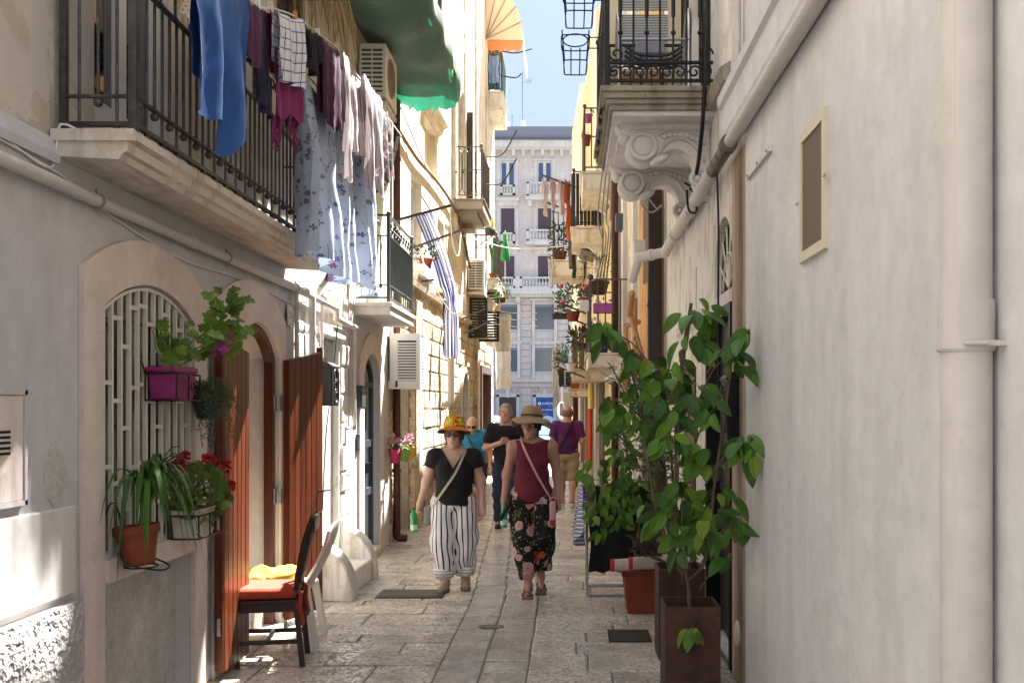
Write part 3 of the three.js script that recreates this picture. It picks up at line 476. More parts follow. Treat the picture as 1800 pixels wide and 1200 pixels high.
{ // fat rain pipe standing on the near wall
  const p = thing('rain_pipe', 'fat white vertical rain pipe clamped to wall at far right', 'pipe', [1.01, 0, -2.53], 'rain pipes');
  mesh('pipe', rod(P(1.01, 0.0, 2.53), P(1.01, 9.2, 2.53), 0.063, 0.063, 28), mats.pipeWhite, p);
  mesh('socket', [rod(P(1.01, 1.89, 2.53), P(1.01, 2.02, 2.53), 0.069, 0.069, 28)], mats.pipeWhite, p);
  mesh('clamp', [rod(P(1.01, 1.895, 2.53), P(1.01, 1.92, 2.53), 0.072, 0.072, 28), rbox(1.0, 1.09, 1.90, 1.915, 2.45, 2.468, 0.003, 1), rod(P(0.975, 1.908, 2.455), P(1.03, 1.908, 2.44), 0.006)], mats.pipeWhite, p);
  single('thin_pipe', 'thin white pipe rising above the cornice end', 'pipe', rod(P(1.05, 3.84, 6.2), P(1.05, 9.2, 6.2), 0.022, 0.022, 10), mats.pipeWhite, 'rain pipes');
  const h = thing('drain_pipe', 'white drain pipe running level along the right wall then turning', 'pipe', [1.0, 3.4, -7], 'rain pipes');
  const hp = (a, b, r = 0.052) => rod(a, b, r, r, 16);
  mesh('near_run', hp(P(1.04, 3.45, -2), P(1.03, 3.44, 6.35), 0.043), mats.pipeWhite, h);
  mesh('stained_run', [hp(P(1.02, 3.43, 6.35), P(1.02, 3.42, 7.05), 0.047), hp(P(1.02, 3.43, 6.33), P(1.02, 3.43, 6.42), 0.058)], M('#9a8f86', 0.8, { map: T.streak }), h);
  mesh('far_run', [hp(P(1.02, 3.42, 7.05), P(1.02, 3.39, 10.55)), hp(P(1.02, 3.395, 9.5), P(1.02, 3.395, 9.6), 0.06)], mats.pipeWhite, h);
  mesh('cross_run', [hp(P(1.02, 3.39, 10.55), P(0.76, 3.36, 10.75)), hp(P(0.76, 3.36, 10.75), P(0.70, 3.16, 11.05)), ball(P(1.02, 3.39, 10.55), 0.06, 12, 8), ball(P(0.76, 3.36, 10.75), 0.06, 12, 8), hp(P(0.9, 3.38, 10.64), P(0.87, 3.375, 10.665), 0.062)], mats.pipeWhite, h);
  for (const d of [8.3]) mesh('bracket', [rod(P(1.02, 3.37, d), P(1.02, 3.37, d + 0.03), 0.05, 0.05, 14), bar(P(1.02, 3.39, d), P(1.08, 3.39, d), 0.02)], mats.pipeWhite, h);
}
// ---------------------------------------------------------------- house with the scrolled stone balcony
const houseF = thing('fanlight_house', 'stained plaster house with arched fanlight and dark door behind the potted trees', 'house', [XR, 0, -8.5]);
{
  mesh('wall', alongR([[6.085, 0], [11.5, 0], [11.5, 10.35], [6.085, 10.35]], XR + 0.02, 0.5, [rect(6.62, 7.78, 0.02, 2.42), arch(6.68, 7.52, 2.56, 2.72, 3.10), rect(8.1, 9.1, 4.1, 6.6)]), mats.worn, houseF);
  mesh('stained_strip', alongR(rect(6.082, 6.56, 0, 3.36), XR - 0.004, 0.023), M('#c3b5a8', 0.95, { map: T.streak, bumpMap: T.wornB, bumpScale: 0.006 }), houseF);
  mesh('roof_screen_wall', box(XR + 0.03, XR + 0.2, 10.35, 13.0, 10.05, 11.72), mats.worn, houseF);      // the roof rooms that shade the opposite wall
  const dr = mesh('dark_door', box(XR + 0.12, XR + 0.16, 0, 2.44, 6.6, 7.8), mats.woodBlack, houseF);
  for (let i = 0; i < 7; i++) mesh('plank', rbox(XR + 0.095, XR + 0.14, 0.05, 2.40, 6.64 + i * 0.16, 6.79 + i * 0.16, 0.006, 1), mats.woodBlack, dr);
  mesh('door_frame', alongR([[6.60, 0], [6.66, 0], [6.66, 2.38], [7.74, 2.38], [7.74, 0], [7.80, 0], [7.80, 2.45], [6.60, 2.45]], XR - 0.012, 0.14), mats.ironBlack, houseF);
  const fl = mesh('fanlight', alongR(arch(6.68, 7.52, 2.54, 2.72, 3.12), XR + 0.075, 0.02), mats.dark, houseF);
  const cx = 7.1, cy = 2.6; for (let i = 1; i < 7; i++) { const a = PI * i / 7; mesh('fan_bar', rod(P(XR + 0.062, cy, cx), P(XR + 0.062, cy + 0.46 * Math.sin(a), cx + 0.44 * Math.cos(a)), 0.008), mats.creamPaint, fl); }
  mesh('fan_ring', tube(Array.from({ length: 9 }, (_, i) => P(XR + 0.062, cy + 0.25 * Math.sin(PI * i / 8), cx + 0.25 * Math.cos(PI * i / 8))), 0.008, 24, 5), mats.creamPaint, fl);
  const bd = mesh('balcony_door', box(XR + 0.2, XR + 0.25, 4.1, 6.6, 8.1, 9.1), mats.whitePaint, houseF);
  mesh('pane', box(XR + 0.19, XR + 0.2, 4.4, 6.5, 8.2, 9.0), mats.glassDark, bd);
  for (const [d0, d1] of [[7.72, 8.08], [9.12, 9.5]]) { const s = mesh('louvred_shutter', alongR(rect(d0, d1, 4.12, 6.55), XR - 0.01, 0.045, [rect(d0 + 0.05, d1 - 0.05, 4.2, 6.48)]), mats.woodBlack, houseF); for (let y = 4.22; y < 6.46; y += 0.05) mesh('slat', bar(P(XR + 0.01, y, d0 + 0.05), P(XR + 0.01, y, d1 - 0.05), 0.012, 0.04), mats.woodBlack, s); }
  mesh('door_hood', profileR([[0, 2.44], [0.03, 2.46], [0.045, 2.52], [0, 2.54]], XR + 0.018, 7.9, 9.9), mats.worn, houseF);
  mesh('low_door', box(XR + 0.005, XR + 0.03, 0, 2.1, 8.6, 9.4), mats.woodBrown, houseF);
  mesh('low_door', box(XR + 0.004, XR + 0.03, 0, 2.2, 10.0, 10.8), mats.worn, houseF);
  mesh('meter_slot', box(XR + 0.01, XR + 0.03, 2.55, 2.95, 8.55, 8.65), mats.plasterCream, houseF);
  mesh('cornice', profileR([[0, 3.95], [0.05, 3.97], [0.08, 4.05], [0, 4.1]], XR + 0.019, 6.75, 7.42), mats.slabOld, houseF);
}
{
  const b = thing('balcony', 'ornate stone balcony on scroll corbels with black iron railing', 'balcony', [XR, 3.9, -8.4], 'balconies along the alley');
  const d0 = 7.4, d1 = 9.45, xo = 0.235;
  // moulded stone slab, mitred on three sides: stacked steps that grow outward
  const st = [[3.98, 4.02, 0.07], [4.02, 4.055, 0.045], [4.055, 4.10, 0.02], [4.10, 4.14, 0.0]];
  mesh('slab', rough(mergeGeometries(st.map(([y0, y1, i]) => clean(rbox(xo + i, XR + 0.1, y0, y1 + 0.002, d0 + i, d1 - i, 0.008, 2)))), 0.008, 7), M('#a39d90', 0.95, { map: T.worn, bumpMap: T.wornB, bumpScale: 0.012 }), b);
  mesh('soffit', rbox(xo + 0.10, XR + 0.1, 3.94, 3.985, d0 + 0.1, d1 - 0.1, 0.008, 1), mats.plasterWhite, b);
  mesh('moss_stain', [0, 1, 2, 3, 4].map((i) => rough(new THREE.SphereGeometry(0.05, 8, 6).scale(0.25, 0.6, 1.6).translate(xo + 0.012, 4.03 + 0.02 * (i % 2), -(7.7 + i * 0.33)), 0.03, 20)), M('#5a5a30', 1, { map: T.spots }), b);
  // scroll corbels: a console profile in the (x, y) plane with two round bosses
  const corbel = (d) => {
    const prof = [[1.10, 3.955], [0.36, 3.955], [0.38, 3.90], [0.46, 3.86]];
    const cyc = (cx, cy, r, a0, a1, n = 10) => { for (let i = 0; i <= n; i++) { const a = mix(a0, a1, i / n); prof.push([cx + r * Math.cos(a), cy + r * Math.sin(a)]); } };
    cyc(0.57, 3.76, 0.125, PI * 0.75, PI * 1.72, 12);                    // outer volute
    prof.push([0.69, 3.70]); cyc(0.83, 3.60, 0.15, PI * 0.85, PI * 0.18, 8);   // hollow under the arm
    prof.push([0.985, 3.60], [0.97, 3.50], [1.0, 3.42], [1.05, 3.38], [1.10, 3.38]);
    const c = mesh('corbel', across(prof, d, d + 0.19, [], 0.012), mats.plasterWhite, b);
    const disc = (x, y, r, t) => new THREE.CylinderGeometry(r, r * 1.06, t, 24).rotateX(PI / 2).translate(x, y, -d + t / 2 - 0.004);
    mesh('volute_boss', [disc(0.575, 3.765, 0.105, 0.03), new THREE.TorusGeometry(0.098, 0.017, 8, 28).translate(0.575, 3.765, -d + 0.026)], mats.plasterWhite, c);
    mesh('volute_eye', new THREE.SphereGeometry(0.075, 16, 8).scale(1, 1, 0.28).translate(0.575, 3.765, -d + 0.026), mats.plasterWhite, c);
    mesh('arm_ridge', [tube([V(0.68, 3.70, -d + 0.008), V(0.76, 3.80, -d + 0.012), V(0.87, 3.83, -d + 0.012), V(0.98, 3.77, -d + 0.01), V(1.05, 3.66, -d + 0.006)], 0.016, 24, 6), tube([V(0.69, 3.86, -d + 0.006), V(0.78, 3.90, -d + 0.01), V(0.92, 3.895, -d + 0.01), V(1.05, 3.84, -d + 0.006)], 0.014, 24, 6)], mats.plasterWhite, c);
    mesh('leaf_carving', Array.from({ length: 8 }, (_, i) => { const t = i / 7, x = mix(0.74, 1.04, t), y = 3.845 + 0.035 * Math.sin(t * PI) - 0.05 * t; return new THREE.SphereGeometry(0.026, 8, 6).scale(1, 0.8, 0.6).translate(x, y, -d + 0.01); }), mats.plasterWhite, c);
    mesh('lower_scroll', [new THREE.TorusGeometry(0.05, 0.02, 8, 18, PI * 1.5).translate(1.0, 3.52, -d + 0.008), new THREE.SphereGeometry(0.03, 10, 8).translate(1.0, 3.52, -d + 0.005), new THREE.SphereGeometry(0.06, 12, 8).scale(1.4, 0.6, 0.7).rotateZ(0.5).translate(0.70, 3.66, -d + 0.01)], mats.plasterWhite, c);
    mesh('nose_leaf', rough(new THREE.SphereGeometry(0.07, 12, 8).scale(0.8, 1.1, 1.1).translate(0.44, 3.87, -d - 0.095), 0.02, 16), mats.plasterWhite, c);
  };
  corbel(7.72); corbel(8.98);
  mesh('bracket_beam', box(0.4, XR + 0.05, 3.90, 3.955, 7.7, 9.2), mats.plasterWhite, b);
  const X1 = xo + 0.05, top = 5.16, m = mats.ironBlack;
  for (const d of [d0 + 0.05, d1 - 0.05]) mesh('corner_post', [bar(P(X1, 4.14, d), P(X1, top, d), 0.04), ball(P(X1, top + 0.03, d), 0.035)], m, b);
  for (const [n, y] of [['top_rail', top], ['upper_rail', 4.92], ['middle_rail', 4.325], ['bottom_rail', 4.19]]) { mesh(n, bar(P(X1, y, d0 + 0.05), P(X1, y, d1 - 0.05), 0.03, 0.02), m, b); mesh(n, bar(P(X1, y, d0 + 0.05), P(XR, y, d0 + 0.05), 0.03, 0.02), m, b); mesh(n, bar(P(X1, y, d1 - 0.05), P(XR, y, d1 - 0.05), 0.03, 0.02), m, b); }
  const g1 = shared(rod(V(0, 4.19, 0), V(0, 5.16, 0), 0.009)), g2 = shared([rod(V(0, 4.19, 0), V(0, 5.16, 0), 0.009), new THREE.CylinderGeometry(0.017, 0.017, 0.22, 6).translate(0, 4.78, 0), ball(V(0, 4.55, 0), 0.02)]);
  let k = 0; const put = (x, d) => { const q = mesh('baluster', k++ % 2 ? g1 : g2, m, b); q.position.set(x, 0, -d).sub(bases.get(b)); };
  for (let i = 1; i < 8; i++) put(mix(X1, XR, i / 8), d0 + 0.05);
  for (let i = 1; i < 8; i++) put(mix(X1, XR, i / 8), d1 - 0.05);
  for (let d = d0 + 0.15; d < d1 - 0.1; d += 0.1) put(X1, d);
  for (let i = 0; i < 4; i++) { const c = P(X1 + 0.1 + i * 0.2, 4.255, d0 + 0.05); mesh('scroll', [volute(spiral(c.clone().add(V(-0.045, 0, 0)), 0.05, 1.2, V(1, 0, 0), UPV, 0), 0.008), volute(spiral(c.clone().add(V(0.045, 0, 0)), 0.05, 1.2, V(-1, 0, 0), UPV, 0), 0.008)], m, b); }
  for (const s of [0.07, 0.74]) mesh('scroll', [volute(spiral(P(X1 + s, 4.39, d0 + 0.05), 0.055, 1.2, V(1, 0, 0), UPV, s > 0.5 ? 0 : PI), 0.008)], m, b);
  mesh('street_panel', Array.from({ length: 9 }, (_, i) => volute(spiral(P(X1, 4.255, d0 + 0.2 + i * 0.2), 0.05, 1.2, V(0, 0, -1), UPV, 0), 0.007)), m, b);
}
// ---------------------------------------------------------------- the row of narrow houses beyond (the street bends to the left)
function rowHouse(name, label, d0, d1, h, mat, extra) {
  const xa = RX(d0), xb = RX(d1), t = thing(name, label, 'house', [(xa + xb) / 2, 0, -(d0 + d1) / 2]);
  const pts = [[xa, -d0], [xb, -d1], [xb + 3.5, -d1], [xa + 3.5, -d0]], s = new THREE.Shape(); pts.forEach(([x, z], i) => (i ? s.lineTo(x, -z) : s.moveTo(x, -z)));
  mesh('wall', new THREE.ExtrudeGeometry(s, { depth: h, bevelEnabled: false }).rotateX(-PI / 2), mat, t);
  const at = (g, off = 0) => g;   // helper for parts on the slanted face
  const face = (u0, u1, y0, y1, proud) => { const A = V(mix(xa, xb, u0), 0, -mix(d0, d1, u0)), B = V(mix(xa, xb, u1), 0, -mix(d0, d1, u1)), dir = B.clone().sub(A), L = dir.length(), nrm = V(dir.z, 0, -dir.x).normalize(); if (nrm.x > 0) nrm.negate(); const g = new THREE.BoxGeometry(L, y1 - y0, proud + 0.05); g.rotateY(Math.atan2(-dir.z, dir.x)); const c = A.clone().add(B).multiplyScalar(0.5).addScaledVector(nrm, (proud - 0.05) / 2); return g.translate(c.x, (y0 + y1) / 2, c.z); };
  extra?.(t, face, (u) => V(mix(xa, xb, u), 0, -mix(d0, d1, u)));
  return t;
}
rowHouse('orange_house', 'narrow orange plaster house behind dark square downpipe', 11.5, 12.9, 8.9, M('#d3a677', 0.9, { map: T.worn, bumpMap: T.wornB, bumpScale: 0.004 }), (t, f) => { mesh('window', f(0.3, 0.75, 3.3, 4.7, 0.01), mats.woodBrown, t); mesh('door', f(0.3, 0.8, 0, 2.2, 0.01), mats.woodBrown, t); mesh('door_jamb', f(0.84, 0.94, 0, 2.3, 0.04), mats.paleWall, t); });
rowHouse('cream_house', 'tall cream house with white pilasters beyond the orange one', 12.9, 15.2, 8.9, M('#e3d6bf', 0.9, { map: T.worn, bumpMap: T.wornB, bumpScale: 0.004 }), (t, f) => { for (const u of [0.05, 0.42, 0.66]) mesh('pilaster', f(u, u + 0.07, 0, 8.9, 0.06), mats.plasterWhite, t); mesh('window', f(0.16, 0.36, 5.2, 7.0, 0.01), mats.woodBrown, t); mesh('door', f(0.5, 0.62, 0, 2.2, 0.01), mats.woodBlack, t); mesh('small_window', f(0.74, 0.9, 3.4, 4.3, 0.01), mats.glassDark, t); mesh('door', f(0.75, 0.95, 0, 2.3, 0.01), mats.woodBrown, t); });
rowHouse('yellow_house', 'yellow house with dark downpipe at the bend on right', 15.2, 18.6, 8.6, M('#e4d6ab', 0.9, { map: T.worn, bumpMap: T.wornB, bumpScale: 0.004 }), (t, f) => { mesh('door', f(0.32, 0.5, 0, 2.4, 0.02), mats.woodBlack, t); mesh('pilaster', f(0.55, 0.64, 0, 8.6, 0.06), mats.plasterWhite, t); mesh('door', f(0.7, 0.9, 0, 2.4, 0.02), mats.woodBlack, t); mesh('window', f(0.15, 0.35, 4.9, 6.8, 0.01), mats.woodBrown, t); });
rowHouse('tan_house', 'tan plaster house front with balconies, second from street end on right', 18.6, 22.0, 8.3, M('#dcc3a4', 0.9, { map: T.worn, bumpMap: T.wornB, bumpScale: 0.004 }), (t, f) => { mesh('door', f(0.2, 0.4, 0, 2.4, 0.02), mats.woodBrown, t); mesh('door', f(0.6, 0.85, 0, 2.5, 0.02), mats.woodBlack, t); mesh('window', f(0.3, 0.5, 4.5, 6.3, 0.01), mats.woodBrown, t); });
rowHouse('pale_house', 'pale house front at the far end of the right side', 22.0, 26.0, 8.9, mats.paleWall, (t, f) => { mesh('door', f(0.2, 0.45, 0, 2.4, 0.02), mats.woodBrown, t); mesh('window', f(0.3, 0.5, 4.6, 6.3, 0.01), mats.woodBrown, t); });

{ // reed-roofed pergola on the roof terrace; its fringe throws the feathered patch on the opposite wall
  const t = thing('roof_pergola', 'reed covered roof terrace pergola above the ornate balcony', 'pergola', [1.4, 10.35, -8.4]);
  for (const d of [6.6, 10.0]) mesh('post', bar(P(1.2, 10.35, d), P(1.2, 14.2, d), 0.08), mats.woodBrown, t);
  mesh('beam', bar(P(1.2, 14.2, 6.5), P(1.2, 14.2, 10.04), 0.1), mats.woodBrown, t);
  for (let i = 0; i < 118; i++) { const d = 6.5 + i * 0.03, l = 2.75 + 0.30 * vn3(d * 3.1, 2, 5) + rr(0, 0.28); mesh('reed', rod(P(1.2 + rr(-0.01, 0.01), 14.2, d), P(1.2 + rr(-0.05, 0.05), 14.2 - l, d + rr(-0.06, 0.06)), 0.019, 0.012, 4), mats.woodPale, t); }
}
// ================================================================ FAR: the palazzo across the square, 85 m away
const palazzo = thing('palazzo', 'six storey pale lilac palazzo with balustrades closing the far end', 'building', [-3.5, 0, -88]);
{
  const D = 85, fx = (px) => (px - 1000) * D / 1750, fy = (py) => 1.75 - (py - 715) * D / 1750, W = (a, b, c, e, p0, p1) => box(a, b, c, e, D - p1, D - p0);   // p: how proud of the facade
  const lilac = M('#efe8e1', 0.9, { map: T.plaster }), white = M('#f2efea', 0.9, { map: T.plaster }), cream = M('#e9dfd6', 0.9, { map: T.plaster }), pink = M('#e0cccb', 0.9, { map: T.worn });
  const blueSh = M('#4d6484', 0.7), purple = M('#5c4a55', 0.7), brown = M('#5d4b45', 0.7), gray = M('#8b8f98', 0.8);
  const cols = [-8.37, -5.22, -2.07, 1.08, 4.23];
  mesh('wall', box(-16, 10, 7.0 + 5, 24.4, D, D + 6), lilac, palazzo);
  mesh('lower_wall', box(-16, 10, 0, 12, D - 0.02, D + 6), cream, palazzo);
  mesh('roof', box(-16.2, 10.2, 24.45, 25.5, D - 0.7, D + 5), gray, palazzo);
  mesh('gutter', box(-16.3, 10.3, 24.35, 24.5, D - 0.95, D + 5), M('#5d6672', 0.6), palazzo);
  mesh('cornice', [box(-16.2, 10.2, 23.75, 24.35, D - 0.75, D), box(-16.1, 10.1, 23.6, 23.76, D - 0.5, D)], white, palazzo);
  for (let x = -15.5; x < 9.8; x += 0.82) mesh('cornice_bracket', W(x, x + 0.26, 23.1, 23.62, 0, 0.45), white, palazzo);
  mesh('frieze_line', [W(-16, 10, 22.85, 22.95, 0, 0.08), W(-16, 10, 21.7, 21.8, -0.0, 0.001)], white, palazzo);
  const balu = (x0, x1, y0, y1, p0, p1, parent) => {           // stone balustrade: two rails, corner dies and turned balusters
    const b = mesh('balustrade', [W(x0, x1, y1 - 0.14, y1, p0, p1), W(x0, x1, y0, y0 + 0.16, p0, p1), W(x0, x0 + 0.2, y0, y1, p0, p1), W(x1 - 0.2, x1, y0, y1, p0, p1)], white, palazzo);
    const g = shared(lathe([[0.05, 0], [0.03, 0.1], [0.085, 0.3], [0.03, 0.6], [0.05, 0.7]], 7)); for (let x = x0 + 0.32; x < x1 - 0.25; x += 0.27) { const m = mesh('baluster', g, white, b); m.position.set(x, y0 + 0.16, -(D - (p0 + p1) / 2)).sub(bases.get(palazzo)); m.scale.y = (y1 - y0 - 0.3) / 0.7; }
  };
  cols.forEach((c, i) => {
    const w = 0.52, big = i % 2 === 0;
    // fifth floor: blue shutters
    let f = mesh('window', [W(c - w - 0.09, c + w + 0.09, 20.65, 22.68, -0.12, 0.06)], white, palazzo);
    mesh('pane', W(c - w, c - 0.13, 20.7, 22.55, 0.06, 0.075), blueSh, f); mesh('pane', W(c + 0.13, c + w, 20.7, 22.55, 0.06, 0.075), blueSh, f);
    mesh('window_surround', [W(c - w - 0.38, c - w - 0.12, 19.9, 22.75, 0, 0.12), W(c + w + 0.12, c + w + 0.38, 19.9, 22.75, 0, 0.12), W(c - w - 0.5, c + w + 0.5, 22.75, 22.9, 0, 0.2)], white, palazzo);
    if (big) { mesh('balcony_slab', [W(c - 1.6, c + 1.6, 19.25, 19.55, 0, 1.0), W(c - 1.45, c - 1.1, 18.75, 19.25, 0, 0.7), W(c + 1.1, c + 1.45, 18.75, 19.25, 0, 0.7)], white, palazzo); balu(c - 1.5, c + 1.5, 19.55, 20.75, 0.75, 0.95); } else { balu(c - w - 0.1, c + w + 0.1, 19.8, 20.65, 0.05, 0.25); mesh('pediment', [W(c - 1.0, c + 1.0, 19.3, 19.6, 0, 0.35), W(c - 0.9, c + 0.9, 18.9, 19.3, 0, 0.2)], white, palazzo); }
    // fourth floor: closed purple shutters with carved heads
    f = mesh('window', W(c - w - 0.12, c + w + 0.12, 16.6, 18.75, -0.1, 0.05), white, palazzo);
    mesh('closed_shutter', W(c - w - 0.05, c + w + 0.05, 16.65, 18.68, 0.05, 0.07), purple, f); for (let k = 0; k < 7; k++) mesh('slat', W(c - w + k * 0.155, c - w + 0.11 + k * 0.155, 16.68, 18.65, 0.07, 0.085), purple, f);
    mesh('carved_head', [new THREE.TorusGeometry(0.32, 0.07, 6, 14, PI).translate(c, 18.85, -(D - 0.1)), W(c - 0.8, c - 0.5, 18.78, 19.05, 0, 0.15), W(c + 0.5, c + 0.8, 18.78, 19.05, 0, 0.15), ball(V(c, 18.95, -(D - 0.1)), 0.16)], white, palazzo);
    mesh('window_surround', [W(c - w - 0.4, c - w - 0.14, 15.4, 18.75, 0, 0.12), W(c + w + 0.14, c + w + 0.4, 15.4, 18.75, 0, 0.12)], white, palazzo);
    if (big) { mesh('balcony_slab', W(c - 1.6, c + 1.6, 15.45, 15.75, 0, 1.0), white, palazzo); balu(c - 1.5, c + 1.5, 15.75, 16.75, 0.75, 0.95); } else balu(c - w - 0.1, c + w + 0.1, 15.7, 16.6, 0.05, 0.25);
    // third floor
    f = mesh('window', W(c - w - 0.12, c + w + 0.12, 12.4, 14.7, -0.1, 0.05), white, palazzo);
    mesh('closed_shutter', W(c - w - 0.05, c + w + 0.05, 12.4, 14.62, 0.05, 0.07), purple, f); for (let k = 0; k < 7; k++) mesh('slat', W(c - w + k * 0.155, c - w + 0.11 + k * 0.155, 12.42, 14.6, 0.07, 0.085), purple, f);
    mesh('pediment', [W(c - 1.0, c + 1.0, 15.1, 15.3, 0, 0.3), W(c - 0.85, c + 0.85, 14.75, 15.1, 0, 0.14)], white, palazzo);
    // large shop-like windows of the two lower floors
    const wx = 0.92;
    for (const [y0, y1] of [[8.35, 10.5], [4.75, 6.8]]) { f = mesh('window', [W(c - wx - 0.12, c + wx + 0.12, y0 - 0.1, y0, -0.05, 0.1), W(c - wx - 0.12, c + wx + 0.12, y1, y1 + 0.12, -0.05, 0.1), W(c - wx - 0.12, c - wx, y0, y1, -0.05, 0.1), W(c + wx, c + wx + 0.12, y0, y1, -0.05, 0.1)], white, palazzo); mesh("pane", W(c - wx, c + wx, y0, y1, 0.03, 0.05), M("#5c6770", 0.12), f); mesh("blind_box", W(c - wx, c + wx, y1 - 0.22, y1, 0.05, 0.08), gray, f); mesh('sill_panel', W(c - wx - 0.2, c + wx + 0.2, y0 - 0.75, y0 - 0.15, 0, 0.1), cream, palazzo); }
    mesh('ledge', [W(c - wx - 0.3, c + wx + 0.3, 7.1, 7.35, 0, 0.2), W(c - wx - 0.3, c + wx + 0.3, 10.8, 11.0, 0, 0.2)], white, palazzo);
    // ground floor openings
    if (i !== 2) { const s = mesh('roller_shutter', W(c - 0.72, c + 0.72, 0, 2.58, 0.02, 0.06), brown, palazzo); for (let y = 0.1; y < 2.5; y += 0.13) mesh('slat', W(c - 0.7, c + 0.7, y, y + 0.10, 0.06, 0.085), brown, s); }
    mesh('door_surround', [W(c - 0.98, c - 0.74, 0, 2.8, 0, 0.15), W(c + 0.74, c + 0.98, 0, 2.8, 0, 0.15), W(c - 0.98, c + 0.98, 2.6, 2.85, 0, 0.15), W(c - 0.14, c + 0.14, 2.55, 3.2, 0, 0.25)], white, palazzo);
  });
  for (const x of [-9.95, -6.8, -3.645, -0.5, 2.65]) {          // rusticated pilasters, block upon block
    for (let y = 0, k = 0; y < 11.2; y += 0.55, k++) if (!(y > 3.2 && y < 4.2)) mesh('rusticated_block', W(x - 0.42, x + 0.42, y + 0.03, y + 0.52, 0.02, 0.14 + 0.01 * (k % 2)), cream, palazzo);
    for (const s of [-1, 1]) mesh('pilaster', W(x + s * 0.62 - 0.14, x + s * 0.62 + 0.14, 4.2, 10.9, 0, 0.22), white, palazzo);
  }
  mesh('long_balcony', [W(-16, 10, 11.25, 11.75, 0, 1.3), W(-16, 10, 11.05, 11.25, 0, 0.8)], white, palazzo);
  for (let x = -12.2; x < 8; x += 3.15) { balu(x - 1.4, x + 1.4, 11.75, 12.7, 1.0, 1.2); mesh('balcony_die', W(x + 1.4, x + 1.75, 11.7, 12.75, 0.95, 1.25), white, palazzo); mesh('balcony_bracket', W(x + 1.4, x + 1.75, 10.6, 11.1, 0, 0.9), white, palazzo); }
  mesh('pink_band', W(-16, 10, 2.95, 3.5, -0.01, 0.04), pink, palazzo);
  mesh('lower_cornice', [W(-16, 10, 3.9, 4.1, 0, 0.35), W(-16, 10, 3.5, 3.62, 0, 0.15)], white, palazzo);
  mesh('chimney', box(fx(914), fx(922), 25.4, 26.5, D + 1, D + 1.6), white, palazzo);
  mesh('roof_hut', [box(fx(846), fx(893), 25.4, 26.4, D + 1, D + 4)], white, palazzo);
  mesh('roof_ledge', box(fx(922), fx(990), 25.5, 25.85, D + 2, D + 2.4), white, palazzo);
  const an = mesh('aerial', [rod(P(fx(917), 26.4, D + 1.3), P(fx(917), 30.8, D + 1.3), 0.04), rod(P(fx(917) - 0.1, 29.8, D + 1.3), P(fx(917) + 0.9, 30.1, D + 1.3), 0.03), rod(P(fx(917), 26.9, D + 1.3), P(fx(917) + 0.9, 27.2, D + 1.3), 0.03), ...[0.3, 0.5, 0.7].map((q) => rod(P(fx(917) + q, 29.7, D + 1.3), P(fx(917) + q, 30.3, D + 1.3), 0.02)), rod(P(fx(899), 25.9, D + 1), P(fx(899), 27, D + 1), 0.04)], M('#7d8ea6', 0.6), palazzo);
  // blue poster in the shop window of the ground floor
  const c = -2.07, post = thing('shop_poster', 'blue shop window poster with white lettering across the square', 'poster', [c, 0, -84.7]);
  const pt = canvasTex(512, 800, (g, w, h) => {
    g.fillStyle = '#1f4f93'; g.fillRect(0, 0, w, h); g.fillStyle = '#2a62ad'; g.fillRect(90, 0, 60, h); g.fillRect(330, 0, 40, h);
    g.fillStyle = '#f2f4f7'; g.beginPath(); g.arc(115, 165, 42, 0, 7); g.fill(); g.fillStyle = '#1f4f93'; g.font = 'bold 54px sans-serif'; g.fillText('Z', 98, 184);
    g.fillStyle = '#f2f4f7'; g.font = 'bold 78px sans-serif'; g.fillText('ZURICH', 185, 192); g.font = '32px sans-serif'; g.fillText('bank', 380, 250);
    g.font = 'bold 52px sans-serif'; g.fillText('PROSSIMA APERTURA', 20, 352, 470); g.font = '30px sans-serif'; g.fillText('nuova sede', 180, 450); g.fillText('in zona', 180, 492);
    g.fillStyle = '#dfe6ee'; g.beginPath(); g.arc(330, 720, 230, PI, 0); g.lineTo(560, 800); g.lineTo(100, 800); g.fill();
    g.fillStyle = '#2a2f3a'; g.fillRect(350, 660, 40, 90); g.beginPath(); g.arc(370, 645, 14, 0, 7); g.fill();
  });
  const pm = M('#ffffff', 0.4); pm.map = pt; const pgeo = new THREE.PlaneGeometry(1.62, 2.55).translate(c, 1.29, -84.86);
  mesh('print', pgeo, pm, post, true); mesh('frame', [box(c - 0.85, c + 0.85, 0, 0.03, 84.8, 84.98), box(c - 0.85, c + 0.85, 0.03, 2.6, 84.88, 84.98)], M('#d8d8d8', 0.6), post);
}
